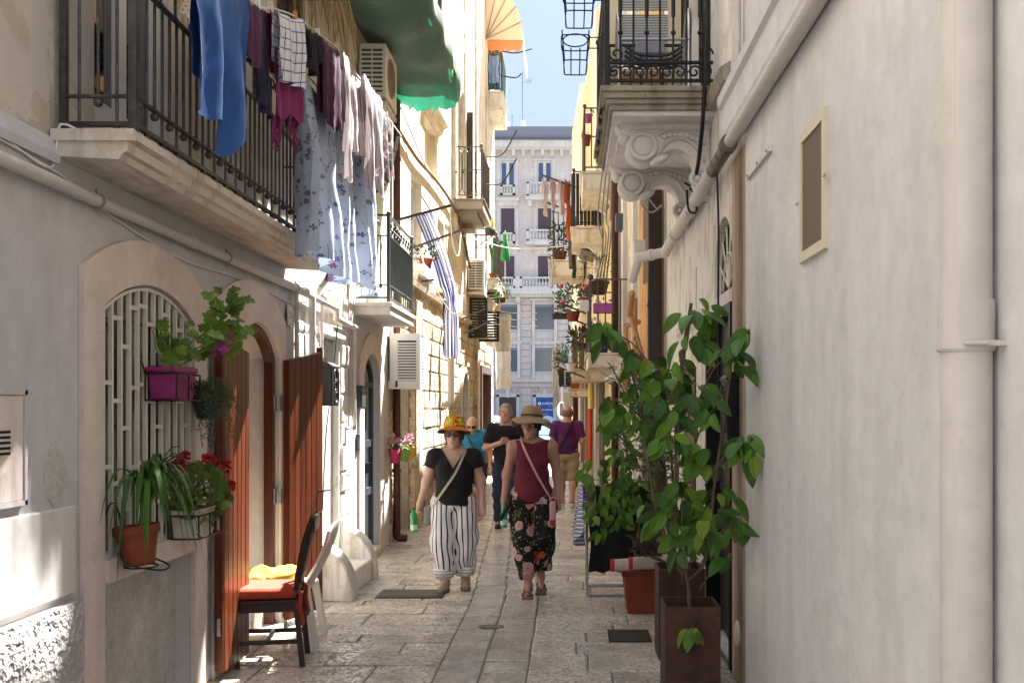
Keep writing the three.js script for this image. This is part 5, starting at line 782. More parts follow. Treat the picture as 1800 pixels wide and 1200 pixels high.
// ---------------------------------------------------------------- balcony, awning and umbrella high at the far left
{
  const b = simpleBalcony('topmost balcony with blue sheet under the orange awning', -1, -2.04, -1.62, 9.42, 24.2, 26.0, 1.0, { slab: mats.paleWall, thick: 0.45, mat: mats.ironGreen });
  mesh('screen', box(-2.0, -1.68, 9.47, 10.32, 24.235, 24.245), M('#2f5a5c', 0.8), b); mesh('screen', box(-1.632, -1.622, 9.47, 10.37, 24.3, 25.9), M('#2f5a5c', 0.8), b);
  const t = thing('awning', 'scalloped orange and beige dome awning against the sky', 'awning', [-2.0, 10.3, -25], 'awnings');
  const cl = new THREE.MeshPhysicalMaterial({ color: S('#e0a05e'), roughness: 0.9, transmission: 0.45, thickness: 0, side: THREE.DoubleSide });
  const pos = [], idx = [], NU = 16, NV = 12; for (let i = 0; i <= NU; i++) for (let j = 0; j <= NV; j++) { const a = j / NV * PI / 2, d = mix(24.0, 26.2, i / NU); pos.push(-2.0 + 1.15 * Math.sin(a) * 0.78, 10.6 + 1.35 * Math.cos(a), -d); } for (let i = 0; i < NU; i++) for (let j = 0; j < NV; j++) { const a = i * (NV + 1) + j; idx.push(a, a + 1, a + NV + 1, a + 1, a + NV + 2, a + NV + 1); }
  const g = new THREE.BufferGeometry(); g.setAttribute('position', new THREE.Float32BufferAttribute(pos, 3)); g.setIndex(idx); g.computeVertexNormals(); mesh('canopy', g, cl, t);
  const endP = [[-2.0, 10.6]]; for (let j = 0; j <= 12; j++) { const a = j / 12 * PI / 2; endP.push([-2.0 + 0.897 * Math.sin(a), 10.6 + 1.35 * Math.cos(a)]); } mesh('end_panel', across(endP.reverse(), 23.99, 24.0), M('#cdb59a', 0.9), t); 
  for (let j = 1; j < 5; j++) { const a = j / 5 * PI / 2; mesh('rib', rod(P(-2.0, 10.61, 23.98), P(-2.0 + 0.9 * Math.sin(a), 10.61 + 1.35 * Math.cos(a), 23.98), 0.012), M('#8d7a66', 0.8), t); }
  const val = []; for (let i = 0; i < 9; i++) val.push([-1.95 + i * 0.1, 10.37 - (i % 2 ? 0.06 : 0)]); mesh('valance', [across([[-2.0, 10.6], [-1.10, 10.6], ...val.reverse()], 24.02, 24.03), ...Array.from({ length: 11 }, (_, i) => box(-1.108, -1.10, 10.35 - (i % 2 ? 0.05 : 0), 10.62, 24.05 + i * 0.19, 24.23 + i * 0.19))], cl, t);
  for (const y of [10.35, 9.75]) single('clothesline_pole', y > 10 ? 'upper curved dark clothesline arm below the awning against sky' : 'lower curved dark clothesline arm below the awning against sky', 'bracket', tube([P(-1.66, y + 0.05, 24.2), P(-1.3, y, 24.2), P(-0.9 - (y < 10 ? 0.25 : 0), y + 0.1, 24.2)], 0.018, 14, 5), mats.wire, 'clothesline brackets');
  for (const [y, lab] of [[6.75, 'upper dark wire arm curving up over the far palazzo'], [6.2, 'lower dark wire arm curving up over the far palazzo']]) single('clothesline_pole', lab, 'bracket', tube([P(-1.62, y - 0.1, 19.5), P(-1.3, y - 0.05, 19.5), P(-1.02, y + 0.42, 19.5)], 0.014, 16, 5), mats.wire, 'clothesline brackets');
  // balcony with cactus and pots, closed umbrella, yellow panel
  const c = simpleBalcony('far balcony with tall cactus in pot on left side', -1, -2.12, -1.55, 4.55, 21.6, 23.4, 0.95, { slab: mats.paleWall, thick: 0.25 });
  mesh('yellow_panel', new THREE.BoxGeometry(0.55, 0.02, 0.4).rotateZ(0.9).translate(-1.5, 4.05, -22.0), M('#e8b765', 0.7), c);
  const um = thing('parasol', 'closed green parasol standing on the far cactus balcony', 'parasol', [-1.42, 4.6, -22.2]);
  mesh('folded_canopy', lathe([[0.001, 0.62], [0.03, 0.6], [0.07, 0.35], [0.11, 0.05], [0.05, 0.0]], 10).translate(-1.42, 5.0, -22.2), M('#1f8a4c', 0.8), um); mesh('pole', rod(P(-1.42, 4.55, 22.2), P(-1.42, 5.68, 22.2), 0.015), mats.whitePaint, um);
}
// ---------------------------------------------------------------- wooden chair, plastic chair, cushions
{
  const c = local('wooden_chair', 'dark wooden chair with orange cushion facing the open door', 'chair', [-2.06, 0, -6.86], 0.16, 'chairs by the door'), w = mats.woodDark;      // local: faces -x
  for (const z of [-0.18, 0.18]) { mesh('leg', bar(V(-0.19, 0, z), V(-0.19, 0.44, z * 0.97), 0.036), w, c); mesh('leg', geo([bar(V(0.235, 0, z), V(0.19, 0.44, z * 0.95), 0.036, 0.04)]), w, c); mesh('back_post', tube([V(0.19, 0.42, z * 0.95), V(0.2, 0.6, z * 0.95), V(0.25, 0.85, z * 0.95), V(0.30, 1.0, z * 0.95)], 0.02, 12, 6), w, c); mesh('side_rail', bar(V(-0.19, 0.40, z * 0.97), V(0.19, 0.40, z * 0.95), 0.022, 0.06), w, c); mesh('stretcher', bar(V(-0.19, 0.17, z), V(0.215, 0.17, z), 0.02, 0.03), w, c); }
  mesh('seat', rbox(-0.22, 0.21, 0.43, 0.455, -0.2, 0.2, 0.008, 1), w, c); mesh('front_rail', bar(V(-0.19, 0.40, -0.17), V(-0.19, 0.40, 0.17), 0.022, 0.06), w, c); mesh('stretcher', bar(V(0.0, 0.17, -0.18), V(0.0, 0.17, 0.18), 0.02, 0.03), w, c);
  for (const [x, y, h] of [[0.305, 0.95, 0.09], [0.215, 0.58, 0.04]]) mesh('back_rail', bar(V(x, y, -0.17), V(x, y, 0.17), 0.022, h), w, c);
  for (let i = 0; i < 5; i++) { const z = -0.12 + i * 0.06; mesh('back_slat', bar(V(0.215, 0.58, z), V(0.295, 0.93, z), 0.012, 0.022), w, c); }
  const cu = local('seat_cushion', 'orange red seat cushion with ties on the wooden chair', 'cushion', [-2.06, 0.456, -6.86], 0.16);
  const cg = new RoundedBoxGeometry(0.42, 0.075, 0.41, 6, 0.036).translate(-0.015, 0.0385, 0), om = M('#b4452a', 0.9, { map: T.weave }); { const p = cg.attributes.position; for (let i = 0; i < p.count; i++) { const x = p.getX(i), z = p.getZ(i), q = 1 - Math.min(1, (x * x + z * z) / 0.07); if (p.getY(i) > 0.04) p.setY(i, p.getY(i) + 0.018 * q + 0.006 * Math.sin(x * 30)); } cg.computeVertexNormals(); }
  mesh('pad', cg, om, cu); for (const z of [-0.17, 0.17]) mesh('tie', tube([V(0.16, 0.03, z), V(0.22, 0.04, z * 1.05), V(0.22, -0.06, z * 1.15), V(0.24, -0.17, z * 1.02), V(0.2, -0.14, z), V(0.2, -0.02, z * 1.1)], 0.014, 24, 6), om, cu);
  const p = local('plastic_chair', 'white plastic chair tucked behind the wooden chair', 'chair', [-2.13, 0, -7.42], 0.1, 'chairs by the door'), wp = M('#dcd8cf', 0.5);
  for (const z of [-0.2, 0.2]) { mesh('leg', bar(V(-0.24, 0, z * 1.1), V(-0.2, 0.42, z), 0.05, 0.04), wp, p); mesh('leg', bar(V(0.27, 0, z * 1.1), V(0.2, 0.42, z), 0.05, 0.04), wp, p); }
  mesh('seat', rbox(-0.23, 0.22, 0.41, 0.44, -0.22, 0.22, 0.012, 2), wp, p);
  { const pos = [], idx = [], N = 12, K = 8; for (let s = 0; s < 2; s++) for (let i = 0; i <= N; i++) for (let j = 0; j <= K; j++) { const t = i / N, u = j / K * 2 - 1, hw = 0.21 - 0.05 * t * t; pos.push(0.19 + 0.20 * t + 0.03 * Math.sin(t * 3) - 0.05 * u * u + (s ? 0.022 : 0), 0.42 + 0.48 * t - 0.06 * u * u * u * u * t, u * hw); } for (let s = 0; s < 2; s++) for (let i = 0; i < N; i++) for (let j = 0; j < K; j++) { const a = s * (N + 1) * (K + 1) + i * (K + 1) + j; idx.push(a, a + 1, a + K + 1, a + 1, a + K + 2, a + K + 1); } const o = (N + 1) * (K + 1); for (let i = 0; i < N; i++) for (const j of [0, K]) { const a = i * (K + 1) + j; idx.push(a, a + o, a + K + 1, a + o, a + o + K + 1, a + K + 1); } for (let j = 0; j < K; j++) { const a = N * (K + 1) + j; idx.push(a, a + o, a + 1, a + o, a + o + 1, a + 1); } const g = new THREE.BufferGeometry(); g.setAttribute('position', new THREE.Float32BufferAttribute(pos, 3)); g.setIndex(idx); g.computeVertexNormals(); mesh('backrest', g, wp, p); }
  // crumpled yellow cloth on the plastic chair
  const yg = new THREE.SphereGeometry(0.19, 28, 18), yp = yg.attributes.position; for (let i = 0; i < yp.count; i++) { const x = yp.getX(i), y = yp.getY(i), z = yp.getZ(i), n = vn3(x * 13 + 3, y * 13, z * 13) - 0.5, m2 = vn3(x * 30, y * 30, z * 30) - 0.5; yp.setXYZ(i, x * (1 + 0.5 * n), Math.max(-0.045, y * 0.42 + 0.09 * n + 0.04 * m2), z * (1 + 0.4 * n)); } yg.computeVertexNormals();
  single('crumpled_cloth', 'crumpled yellow cloth on the plastic chair seat', 'cloth', yg.translate(-2.17, 0.487, -7.35), M('#e3bf45', 0.9, { map: T.weave }));
}
// ================================================================ PROPS ON THE RIGHT
{
  const sq = thing('square_downpipe', 'dark brown square downpipe on right wall where orange house begins', 'pipe', [0.98, 0, -11.35], 'rain pipes');
  mesh('pipe', rbox(0.90, 1.055, 0, 4.32, 11.27, 11.42, 0.01, 1), mats.pipeDark, sq); for (const y of [1.2, 2.9]) mesh('strap', box(0.893, 1.06, y, y + 0.03, 11.262, 11.425), mats.pipeDark, sq);
  const op = thing('orange_pipes', 'cluster of orange clay coloured pipes on the orange house', 'pipe', [0.85, 2.0, -11.9], 'wall pipes');
  for (const [a, b, r] of [[P(0.80, 2.1, 12.1), P(0.80, 3.05, 12.1), 0.035], [P(0.72, 2.9, 11.9), P(0.86, 2.35, 11.75), 0.035], [P(0.70, 1.9, 12.3), P(0.70, 2.75, 12.3), 0.035], [P(0.70, 2.75, 12.3), P(0.86, 2.8, 12.3), 0.035], [P(0.72, 3.05, 11.4), P(0.72, 2.85, 11.9), 0.04]]) mesh('pipe', [rod(a, b, r, r, 12), ball(a, r, 10, 6), ball(b, r, 10, 6)], mats.pipeOrange, op);
  single('red_pipe', 'bright orange red vertical pipe low on the yellow house', 'pipe', [rod(P(0.36, 0.75, 17.0), P(0.36, 1.72, 17.0), 0.045, 0.045, 14), rod(P(0.36, 1.2, 17.0), P(0.36, 1.26, 17.0), 0.052, 0.052, 14)], M('#d8512c', 0.5), 'wall pipes');
  single('yellow_pipe', 'pale yellow pipe standing above the red one', 'pipe', rod(P(0.38, 1.72, 17.0), P(0.38, 2.6, 17.0), 0.06, 0.06, 14), M('#e3cf7a', 0.6), 'wall pipes');
  single('brown_downpipe', 'thin brown downpipe passing the purple planter balcony', 'pipe', rod(P(0.66, 0, 14.3), P(0.66, 6.5, 14.3), 0.05, 0.05, 12), mats.pipeBrown, 'rain pipes');
  single('brown_downpipe', 'brown downpipe next to the white pilaster behind hanging sign', 'pipe', rod(P(0.14, 0, 21.9), P(0.14, 2.6, 21.9), 0.055, 0.055, 12), mats.pipeBrown, 'rain pipes');
  single('white_pipe', 'bent white pipe under the planter balcony', 'pipe', tube([P(0.5, 2.1, 13.0), P(0.56, 2.12, 12.9), P(0.68, 2.25, 12.7), P(0.72, 2.5, 12.6)], 0.045, 20, 10), mats.pipeWhite, 'wall pipes');
  single('junction_box', 'white junction box on the orange house wall', 'box', rbox(0.78, 0.92, 3.55, 3.75, 11.9, 12.0, 0.01, 1), mats.plasterWhite, 'small wall boxes');
  single('junction_box', 'dark grey junction box on the cream house', 'box', rbox(0.62, 0.72, 4.1, 4.32, 13.2, 13.4, 0.01, 1), M('#55565a', 0.6), 'small wall boxes');
  single('floodlight', 'tilted grey floodlight on the yellow house', 'lamp', [new THREE.BoxGeometry(0.26, 0.18, 0.14).rotateX(0.5).rotateZ(-0.3).translate(0.32, 4.35, -17.0), bar(P(0.32, 4.4, 17.0), P(0.5, 4.6, 17.0), 0.03)], M('#7d776c', 0.6), 'small wall boxes');
  single('round_vent', 'round cream vent cap low beside the dark door', 'vent', new THREE.SphereGeometry(0.085, 18, 10).scale(0.28, 1, 1).translate(XR - 0.006, 0.31, -6.32), M('#c9bfa8', 0.5));
  // loose black cable hanging down from above the balcony and tied to the drain pipe
  single('cable', 'thick black cable hanging from above and tied to the drain pipe', 'cable', [tube([P(1.06, 8.6, 7.35), P(1.04, 6, 7.32), P(1.0, 4.2, 7.3), P(0.99, 3.62, 7.6), P(0.98, 3.50, 8.0)], 0.016, 40, 6), tube([P(0.95, 3.50, 8.02), P(0.97, 3.34, 8.05), P(1.03, 3.33, 8.03), P(0.99, 3.5, 8.0), P(0.93, 3.55, 8.0)], 0.01, 20, 5)], mats.ironBlack, 'cables');
  single('cable', 'thin black cable dropping past the arched fanlight', 'cable', tube([P(1.03, 3.38, 6.92), P(1.045, 3.0, 6.95), P(1.04, 2.5, 6.93), P(1.05, 1.9, 6.96)], 0.008, 30, 5), mats.ironBlack, 'cables');
  single('cable', 'grey cable coil beside the dark square downpipe', 'cable', tube([P(0.98, 3.9, 10.6), P(0.94, 3.86, 10.6), P(0.86, 3.95, 10.6), P(0.80, 4.02, 10.6), P(0.78, 3.9, 10.6), P(0.88, 3.82, 10.6), P(1.0, 3.9, 10.6)], 0.01, 40, 5), mats.cableGrey, 'cables');
  for (let i = 0; i < 4; i++) single('cable', ['outermost', 'second', 'third', 'innermost'][i] + ' of the tangled grey cables down the cream house', 'cable', tube([P(0.5 + i * 0.05, 5.3, 14.2), P(0.42 + i * 0.06, 4.5, 14.4), P(0.48 + i * 0.04, 4.0 + 0.1 * i, 14.0), P(0.4 + i * 0.05, 3.6, 14.6)], 0.012, 30, 5), mats.cableGrey, 'cables');
  // folding chairs stacked on the ornate balcony
  const fc = thing('folding_chair', 'metal framed chair with curved slats on the ornate balcony', 'chair', [0.7, 4.14, -8.3]);
  for (const x of [0.41, 0.98]) { mesh('side_frame', tube([P(x, 4.14, 8.1), P(x, 4.6, 8.12), P(x, 4.92, 8.1), P(x, 5.0, 8.2), P(x, 4.8, 8.4), P(x, 4.14, 8.55)], 0.02, 40, 8), mats.steel, fc); }
  for (const y of [4.48, 4.74]) mesh('crossbar', rod(P(0.41, y, 8.1), P(0.98, y, 8.1), 0.012, 0.012, 8), mats.steel, fc);
  for (let i = 0; i < 4; i++) mesh('slat', tube([P(0.46, 4.70 - i * 0.03, 8.14 + i * 0.03), P(0.58, 4.63 - i * 0.03, 8.14 + i * 0.03), P(0.81, 4.63 - i * 0.03, 8.14 + i * 0.03), P(0.93, 4.70 - i * 0.03, 8.14 + i * 0.03)], 0.014, 20, 6), M('#33363a', 0.5), fc);
  mesh('tray', rbox(0.56, 0.80, 4.70, 4.86, 8.3, 8.33, 0.01, 1), M('#9a99a6', 0.6), fc);
  // glazed end screen of the balcony
  const sc = thing('glazed_screen', 'frosted glass screen with cream frame closing the ornate balcony', 'screen', [0.7, 4.14, -9.6]);
  mesh('frame', across(rect(0.36, 1.08, 4.14, 6.5), 9.5, 9.56, [rect(0.5, 0.95, 4.2, 6.4)]), M('#d8c9ae', 0.7), sc);
  for (const [y0, y1] of [[4.2, 4.72], [4.76, 4.98], [5.02, 5.5], [5.54, 6.4]]) mesh('frosted_pane', box(0.5, 0.95, y0, y1, 9.52, 9.53), y0 < 4.3 || (y0 > 4.7 && y0 < 4.8) ? M('#c9955e', 0.5) : M('#b9bdb8', 0.35, { map: tex(64, (u, v) => 0.8 + 0.2 * Math.sin(v * 2 * PI * 4), true, 0.1) }), sc);
  // wire pot holders on the outside of the railing
  const ph = (label, x0, x1, y0, d, ring) => { const t = thing('wire_pot_holder', label, 'pot holder', [(x0 + x1) / 2, y0, -d], 'wire pot holders'), r = 0.0055, m = M('#1c2c44', 0.5, { metalness: 0.4 }), L = 0.34; const rect4 = (y, s) => tube([P(x0 + s, y, d), P(x1 - s, y, d), P(x1 - s, y, d + L), P(x0 + s, y, d + L)], r, 60, 5, true, 0.12); mesh('top_ring', rect4(y0 + 0.2, 0), m, t); mesh('bottom_ring', rect4(y0, 0.02), m, t); if (ring) mesh('round_ring', new THREE.TorusGeometry(0.1, r, 5, 24).rotateX(PI / 2).scale(1, 1, 1.4).translate((x0 + x1) / 2, y0 + 0.22, -(d + L / 2)), m, t); for (const [x, dd] of [[x0, 0], [x1, 0], [x0, L], [x1, L]]) mesh('upright', rod(P(x + (x < (x0 + x1) / 2 ? 0.02 : -0.02), y0, d + dd), P(x, y0 + 0.24, d + dd), r, r, 5), m, t); for (const q of [0.33, 0.66]) mesh('floor_wire', tube([P(mix(x0, x1, q), y0 + 0.1, d), P(mix(x0, x1, q), y0, d + 0.02), P(mix(x0, x1, q), y0, d + L)], r, 12, 5), m, t); mesh('hook', [bar(P(x1 - 0.01, y0 + 0.2, d + 0.05), P(0.285, y0 + 0.2, d + 0.05), 0.008), bar(P(x1 - 0.01, y0 + 0.2, d + L - 0.05), P(0.285, y0 + 0.2, d + L - 0.05), 0.008)], m, t); };
  ph('lower empty wire pot holder hanging against the sky', -0.055, 0.16, 4.50, 7.9, true); ph('upper empty wire pot holder hanging against the sky', -0.04, 0.2, 4.78, 7.62, true);
  // corten planters
  const pln = (label, x0, x1, d0, d1, h) => { const t = thing('corten_planter', label, 'planter', [(x0 + x1) / 2, 0, -(d0 + d1) / 2], 'corten steel planters'), k = 0.012; for (const g of [box(x0, x1, 0, h, d0, d0 + k), box(x0, x1, 0, h, d1 - k, d1), box(x0, x0 + k, 0, h, d0 + k, d1 - k), box(x1 - k, x1, 0, h, d0 + k, d1 - k)]) mesh('side', g, mats.corten, t); mesh('soil', rough(box(x0 + k, x1 - k, h - 0.4, h - 0.05, d0 + k, d1 - k), 0.03, 12), mats.soil, t); };
  pln('front tall square rusted steel planter on right', 0.54, 0.85, 5.57, 5.88, 0.63); pln('rear tall square rusted steel planter behind front one', 0.62, 0.94, 6.87, 7.19, 0.63);
  // terracotta trough with rolled mats lying on it
  const tp = thing('terracotta_trough', 'square terracotta trough on the paving behind steel planters', 'planter', [0.62, 0, -8.55]);
  mesh('trough', (() => { const g = rbox(0.46, 0.80, 0, 0.36, 8.38, 8.75, 0.015, 2), p = g.attributes.position; for (let i = 0; i < p.count; i++) { const t = 1 - p.getY(i) / 0.36; p.setX(i, p.getX(i) + (p.getX(i) < 0.63 ? 1 : -1) * 0.035 * t); p.setZ(i, p.getZ(i) + (p.getZ(i) > -8.56 ? -1 : 1) * 0.03 * t); } g.computeVertexNormals(); return g; })(), mats.terracotta, tp); mesh('rim', rbox(0.445, 0.815, 0.32, 0.372, 8.365, 8.765, 0.012, 2), mats.terracotta, tp); mesh('soil', box(0.47, 0.79, 0.34, 0.378, 8.39, 8.74), mats.soil, tp);
  for (const [y, d, x0, lab] of [[0.43, 8.30, 0.36, 'rolled cream mat with red edge lying lower across trough'], [0.475, 8.12, 0.50, 'rolled cream mat with red edge lying upper across trough']]) { const m = thing('rolled_mat', lab, 'mat', [x0, y - 0.05, -d], 'rolled mats'); mesh('roll', rod(P(x0, y, d), P(x0 + 0.5, y + 0.02, d + 0.05), 0.05, 0.05, 16), M('#d3c9bb', 0.9, { map: T.weave }), m); mesh('red_edge', [rod(P(x0 - 0.012, y, d), P(x0 + 0.02, y, d), 0.053, 0.053, 16)], M('#b8323a', 0.9), m); }
  // drying rack with black cloth and striped cloth
  const dr = thing('drying_rack', 'grey tubular drying rack standing in the alley beside trough', 'drying rack', [0.4, 0, -9.5]), dm = M('#8f9296', 0.35, { metalness: 0.7 });
  for (const x of [0.17, 0.72]) { mesh('leg', rod(P(x, 0.01, 9.2), P(x, 1.02, 9.5), 0.011, 0.011, 8), dm, dr); mesh('leg', rod(P(x, 0.01, 9.72), P(x, 1.02, 9.42), 0.011, 0.011, 8), dm, dr); }
  mesh('foot_bar', rod(P(0.17, 0.012, 9.2), P(0.72, 0.012, 9.2), 0.012, 0.012, 8), dm, dr); mesh('foot_bar', rod(P(0.17, 0.012, 9.72), P(0.72, 0.012, 9.72), 0.012, 0.012, 8), dm, dr); mesh('foot_bar', rod(P(0.17, 0.09, 9.23), P(0.72, 0.09, 9.23), 0.011, 0.011, 8), dm, dr);
  for (let i = 0; i < 5; i++) mesh('line_bar', rod(P(0.12 + i * 0.15, 1.03, 9.15), P(0.12 + i * 0.15, 1.03, 9.85), 0.006, 0.006, 6), dm, dr); for (const d of [9.15, 9.85]) mesh('end_bar', rod(P(0.1, 1.03, d), P(0.78, 1.03, d), 0.009, 0.009, 6), dm, dr);
  // balconies of the row
  simpleBalcony('right balcony with small pink pot, highest of the row', 1, 0.74, 0.20, 5.2, 14.6, 16.2, 0.95, { slab: mats.paleWall, thick: 0.26, corbels: true });
  const bb = simpleBalcony('right balcony clad in dark brown boards', 1, 0.55, 0.05, 4.72, 16.4, 17.6, 0.92, { slab: mats.paleWall, thick: 0.28, corbels: true });
  for (let i = 0; i < 8; i++) mesh('board', rbox(0.055 + i * 0.062, 0.11 + i * 0.062, 4.74, 5.6, 16.40, 16.425, 0.006, 1), mats.woodBlack, bb); for (let i = 0; i < 12; i++) mesh('board', rbox(0.04, 0.06, 4.74, 5.6, 16.44 + i * 0.095, 16.53 + i * 0.095, 0.006, 1), mats.woodBlack, bb);
  simpleBalcony('white box balcony carrying a terracotta pot with shrub', 1, 0.3, -0.34, 4.68, 19.8, 21.2, 0.95, { slab: mats.paleWall, thick: 0.33 });
  simpleBalcony('flower balcony with purple planter and ball finial post', 1, 0.80, 0.26, 2.48, 13.4, 15.0, 1.0, { slab: mats.paleWall, thick: 0.2, corbels: true, knob: 0.045 });
  const wbal = simpleBalcony('right balcony faced with pale wooden slats', 1, 0.58, 0.05, 2.36, 15.9, 17.2, 0.6, { slab: mats.paleWall, thick: 0.2, norail: true });
  for (let i = 0; i < 5; i++) mesh('slat', rbox(0.06 + i * 0.1, 0.145 + i * 0.1, 2.37, 2.98, 15.91, 15.93, 0.005, 1), mats.woodPale, wbal); for (let i = 0; i < 11; i++) mesh('slat', rbox(0.05, 0.07, 2.37, 2.98, 15.95 + i * 0.11, 16.05 + i * 0.11, 0.005, 1), mats.woodPale, wbal);
  simpleBalcony('lowest far right balcony with small terracotta pot', 1, 0.4, 0.02, 2.1, 19.0, 20.2, 0.5, { slab: mats.stoneC, thick: 0.16, norail: true });
  const sg = thing('black_panel_sign', 'black square sign panel on metal arm at far right', 'sign', [-0.15, 2.2, -21.2]); mesh('panel', rbox(-0.33, 0.04, 2.18, 2.50, 21.2, 21.24, 0.008, 1), M('#1d2022', 0.6), sg); mesh('post', [box(-0.10, -0.07, 2.2, 2.5, 21.185, 21.198), box(-0.13, -0.04, 2.2, 2.215, 21.18, 21.198), box(-0.07, 0.12, 2.37, 2.385, 21.185, 21.198)], mats.steel, sg);
  single('meter_box', 'white meter box on the far right wall below black sign', 'box', rbox(-0.12, 0.1, 1.75, 2.1, 23.4, 23.6, 0.015, 1), mats.plasterWhite, 'small wall boxes');
  for (const [y, d, lab] of [[5.62, 16.9, 'upper dark clothesline arm of the board clad balcony'], [5.28, 17.4, 'lower dark clothesline arm of the board clad balcony']]) single('clothesline_pole', lab, 'bracket', bar(P(0.06, y - 0.12, d), P(-0.45, y + 0.06, d), 0.03), mats.iron, 'clothesline brackets');
  for (const [y, d, lab] of [[3.2, 14.2, 'upper rusty bracket arm holding the flower shelf'], [3.05, 14.3, 'lower rusty bracket arm holding the flower shelf'], [2.45, 15.6, 'upper thin arm over wooden slat balcony'], [2.33, 15.6, 'lower thin arm over wooden slat balcony']]) single('shelf_support', lab, 'bracket', bar(P(0.25, y - 0.12, d), P(-0.2, y + 0.06, d), 0.025), mats.woodBrown, 'clothesline brackets');
}
// ================================================================ LAUNDRY
// a cloth hung over a line from a to b: front and back flaps with folds that grow downwards
function hang(a, b, o) {
  const NU = o.nu ?? 36, NV = o.nv ?? 30, L = a.distanceTo(b), along = b.clone().sub(a).normalize(), out = V(-along.z, 0, along.x).normalize(); if ((o.side ?? 1) * out.x < 0) out.negate();
  const pos = [], idx = [], uv = [], sd = o.seed ?? 1, front = o.drop, back = o.back ?? front * 0.8, tot = front + back;
  const dF = typeof front === 'function' ? front : () => front, dB = typeof o.back === 'function' ? o.back : () => (o.back ?? (typeof front === 'function' ? 0.5 : front * 0.8));
  for (let i = 0; i <= NU; i++) for (let j = 0; j <= NV; j++) {
    const u = i / NU, f = dF(u) * (1 + 0.05 * (vn3(u * 9, sd, 1) - 0.5)), bk = dB(u) * (1 + 0.05 * (vn3(u * 9, sd, 8) - 0.5)), q = j / NV, s = q * (f + bk) - bk, side = s < 0 ? -1 : 1, dn = Math.abs(s), rel = side > 0 ? dn / Math.max(0.01, f) : dn / Math.max(0.01, bk);
    const fold = (o.amp ?? 0.03) * Math.pow(rel, 0.7) * (Math.sin(u * (o.folds ?? 4) * 2 * PI + sd + 0.8 * Math.sin(dn * 3 + sd)) + 0.7 * (vn3(u * (o.folds ?? 4) * 3, dn * 2, sd) - 0.5) * 2) + 0.012 * (vn3(u * 24, dn * 16, sd + side * 3) - 0.5);
    const w = 1 - (o.taper ?? 0.08) * rel + (o.skew ?? 0) * 0, base = mix(0.5, u, w), p = a.clone().lerp(b, base);
    const sag = -(o.sag ?? 0.02) * Math.sin(PI * u), y = p.y + sag - dn + (dn < 0.02 ? 0 : 0.004);
    p.addScaledVector(out, side * (0.010 + 0.012 * Math.min(1, dn * 8)) + fold * (side > 0 ? 1 : 0.6)).addScaledVector(along, (o.skew ?? 0) * rel + 0.01 * Math.sin(dn * 14 + u * 6));
    pos.push(p.x, y, p.z); uv.push(u * L, s);
  }
  for (let i = 0; i < NU; i++) for (let j = 0; j < NV; j++) { const k = i * (NV + 1) + j; idx.push(k, k + 1, k + NV + 1, k + 1, k + NV + 2, k + NV + 1); }
  const g = new THREE.BufferGeometry(); g.setAttribute('position', new THREE.Float32BufferAttribute(pos, 3)); g.setAttribute('uv', new THREE.Float32BufferAttribute(uv, 2)); g.setIndex(idx); g.computeVertexNormals(); return g;
}
const fab = (c, map, tr = 0.18) => new THREE.MeshPhysicalMaterial({ color: typeof c === 'string' ? S(c) : c, map, roughness: 0.95, transmission: tr, thickness: 0, side: THREE.DoubleSide, sheen: 0.2, sheenRoughness: 0.8 });
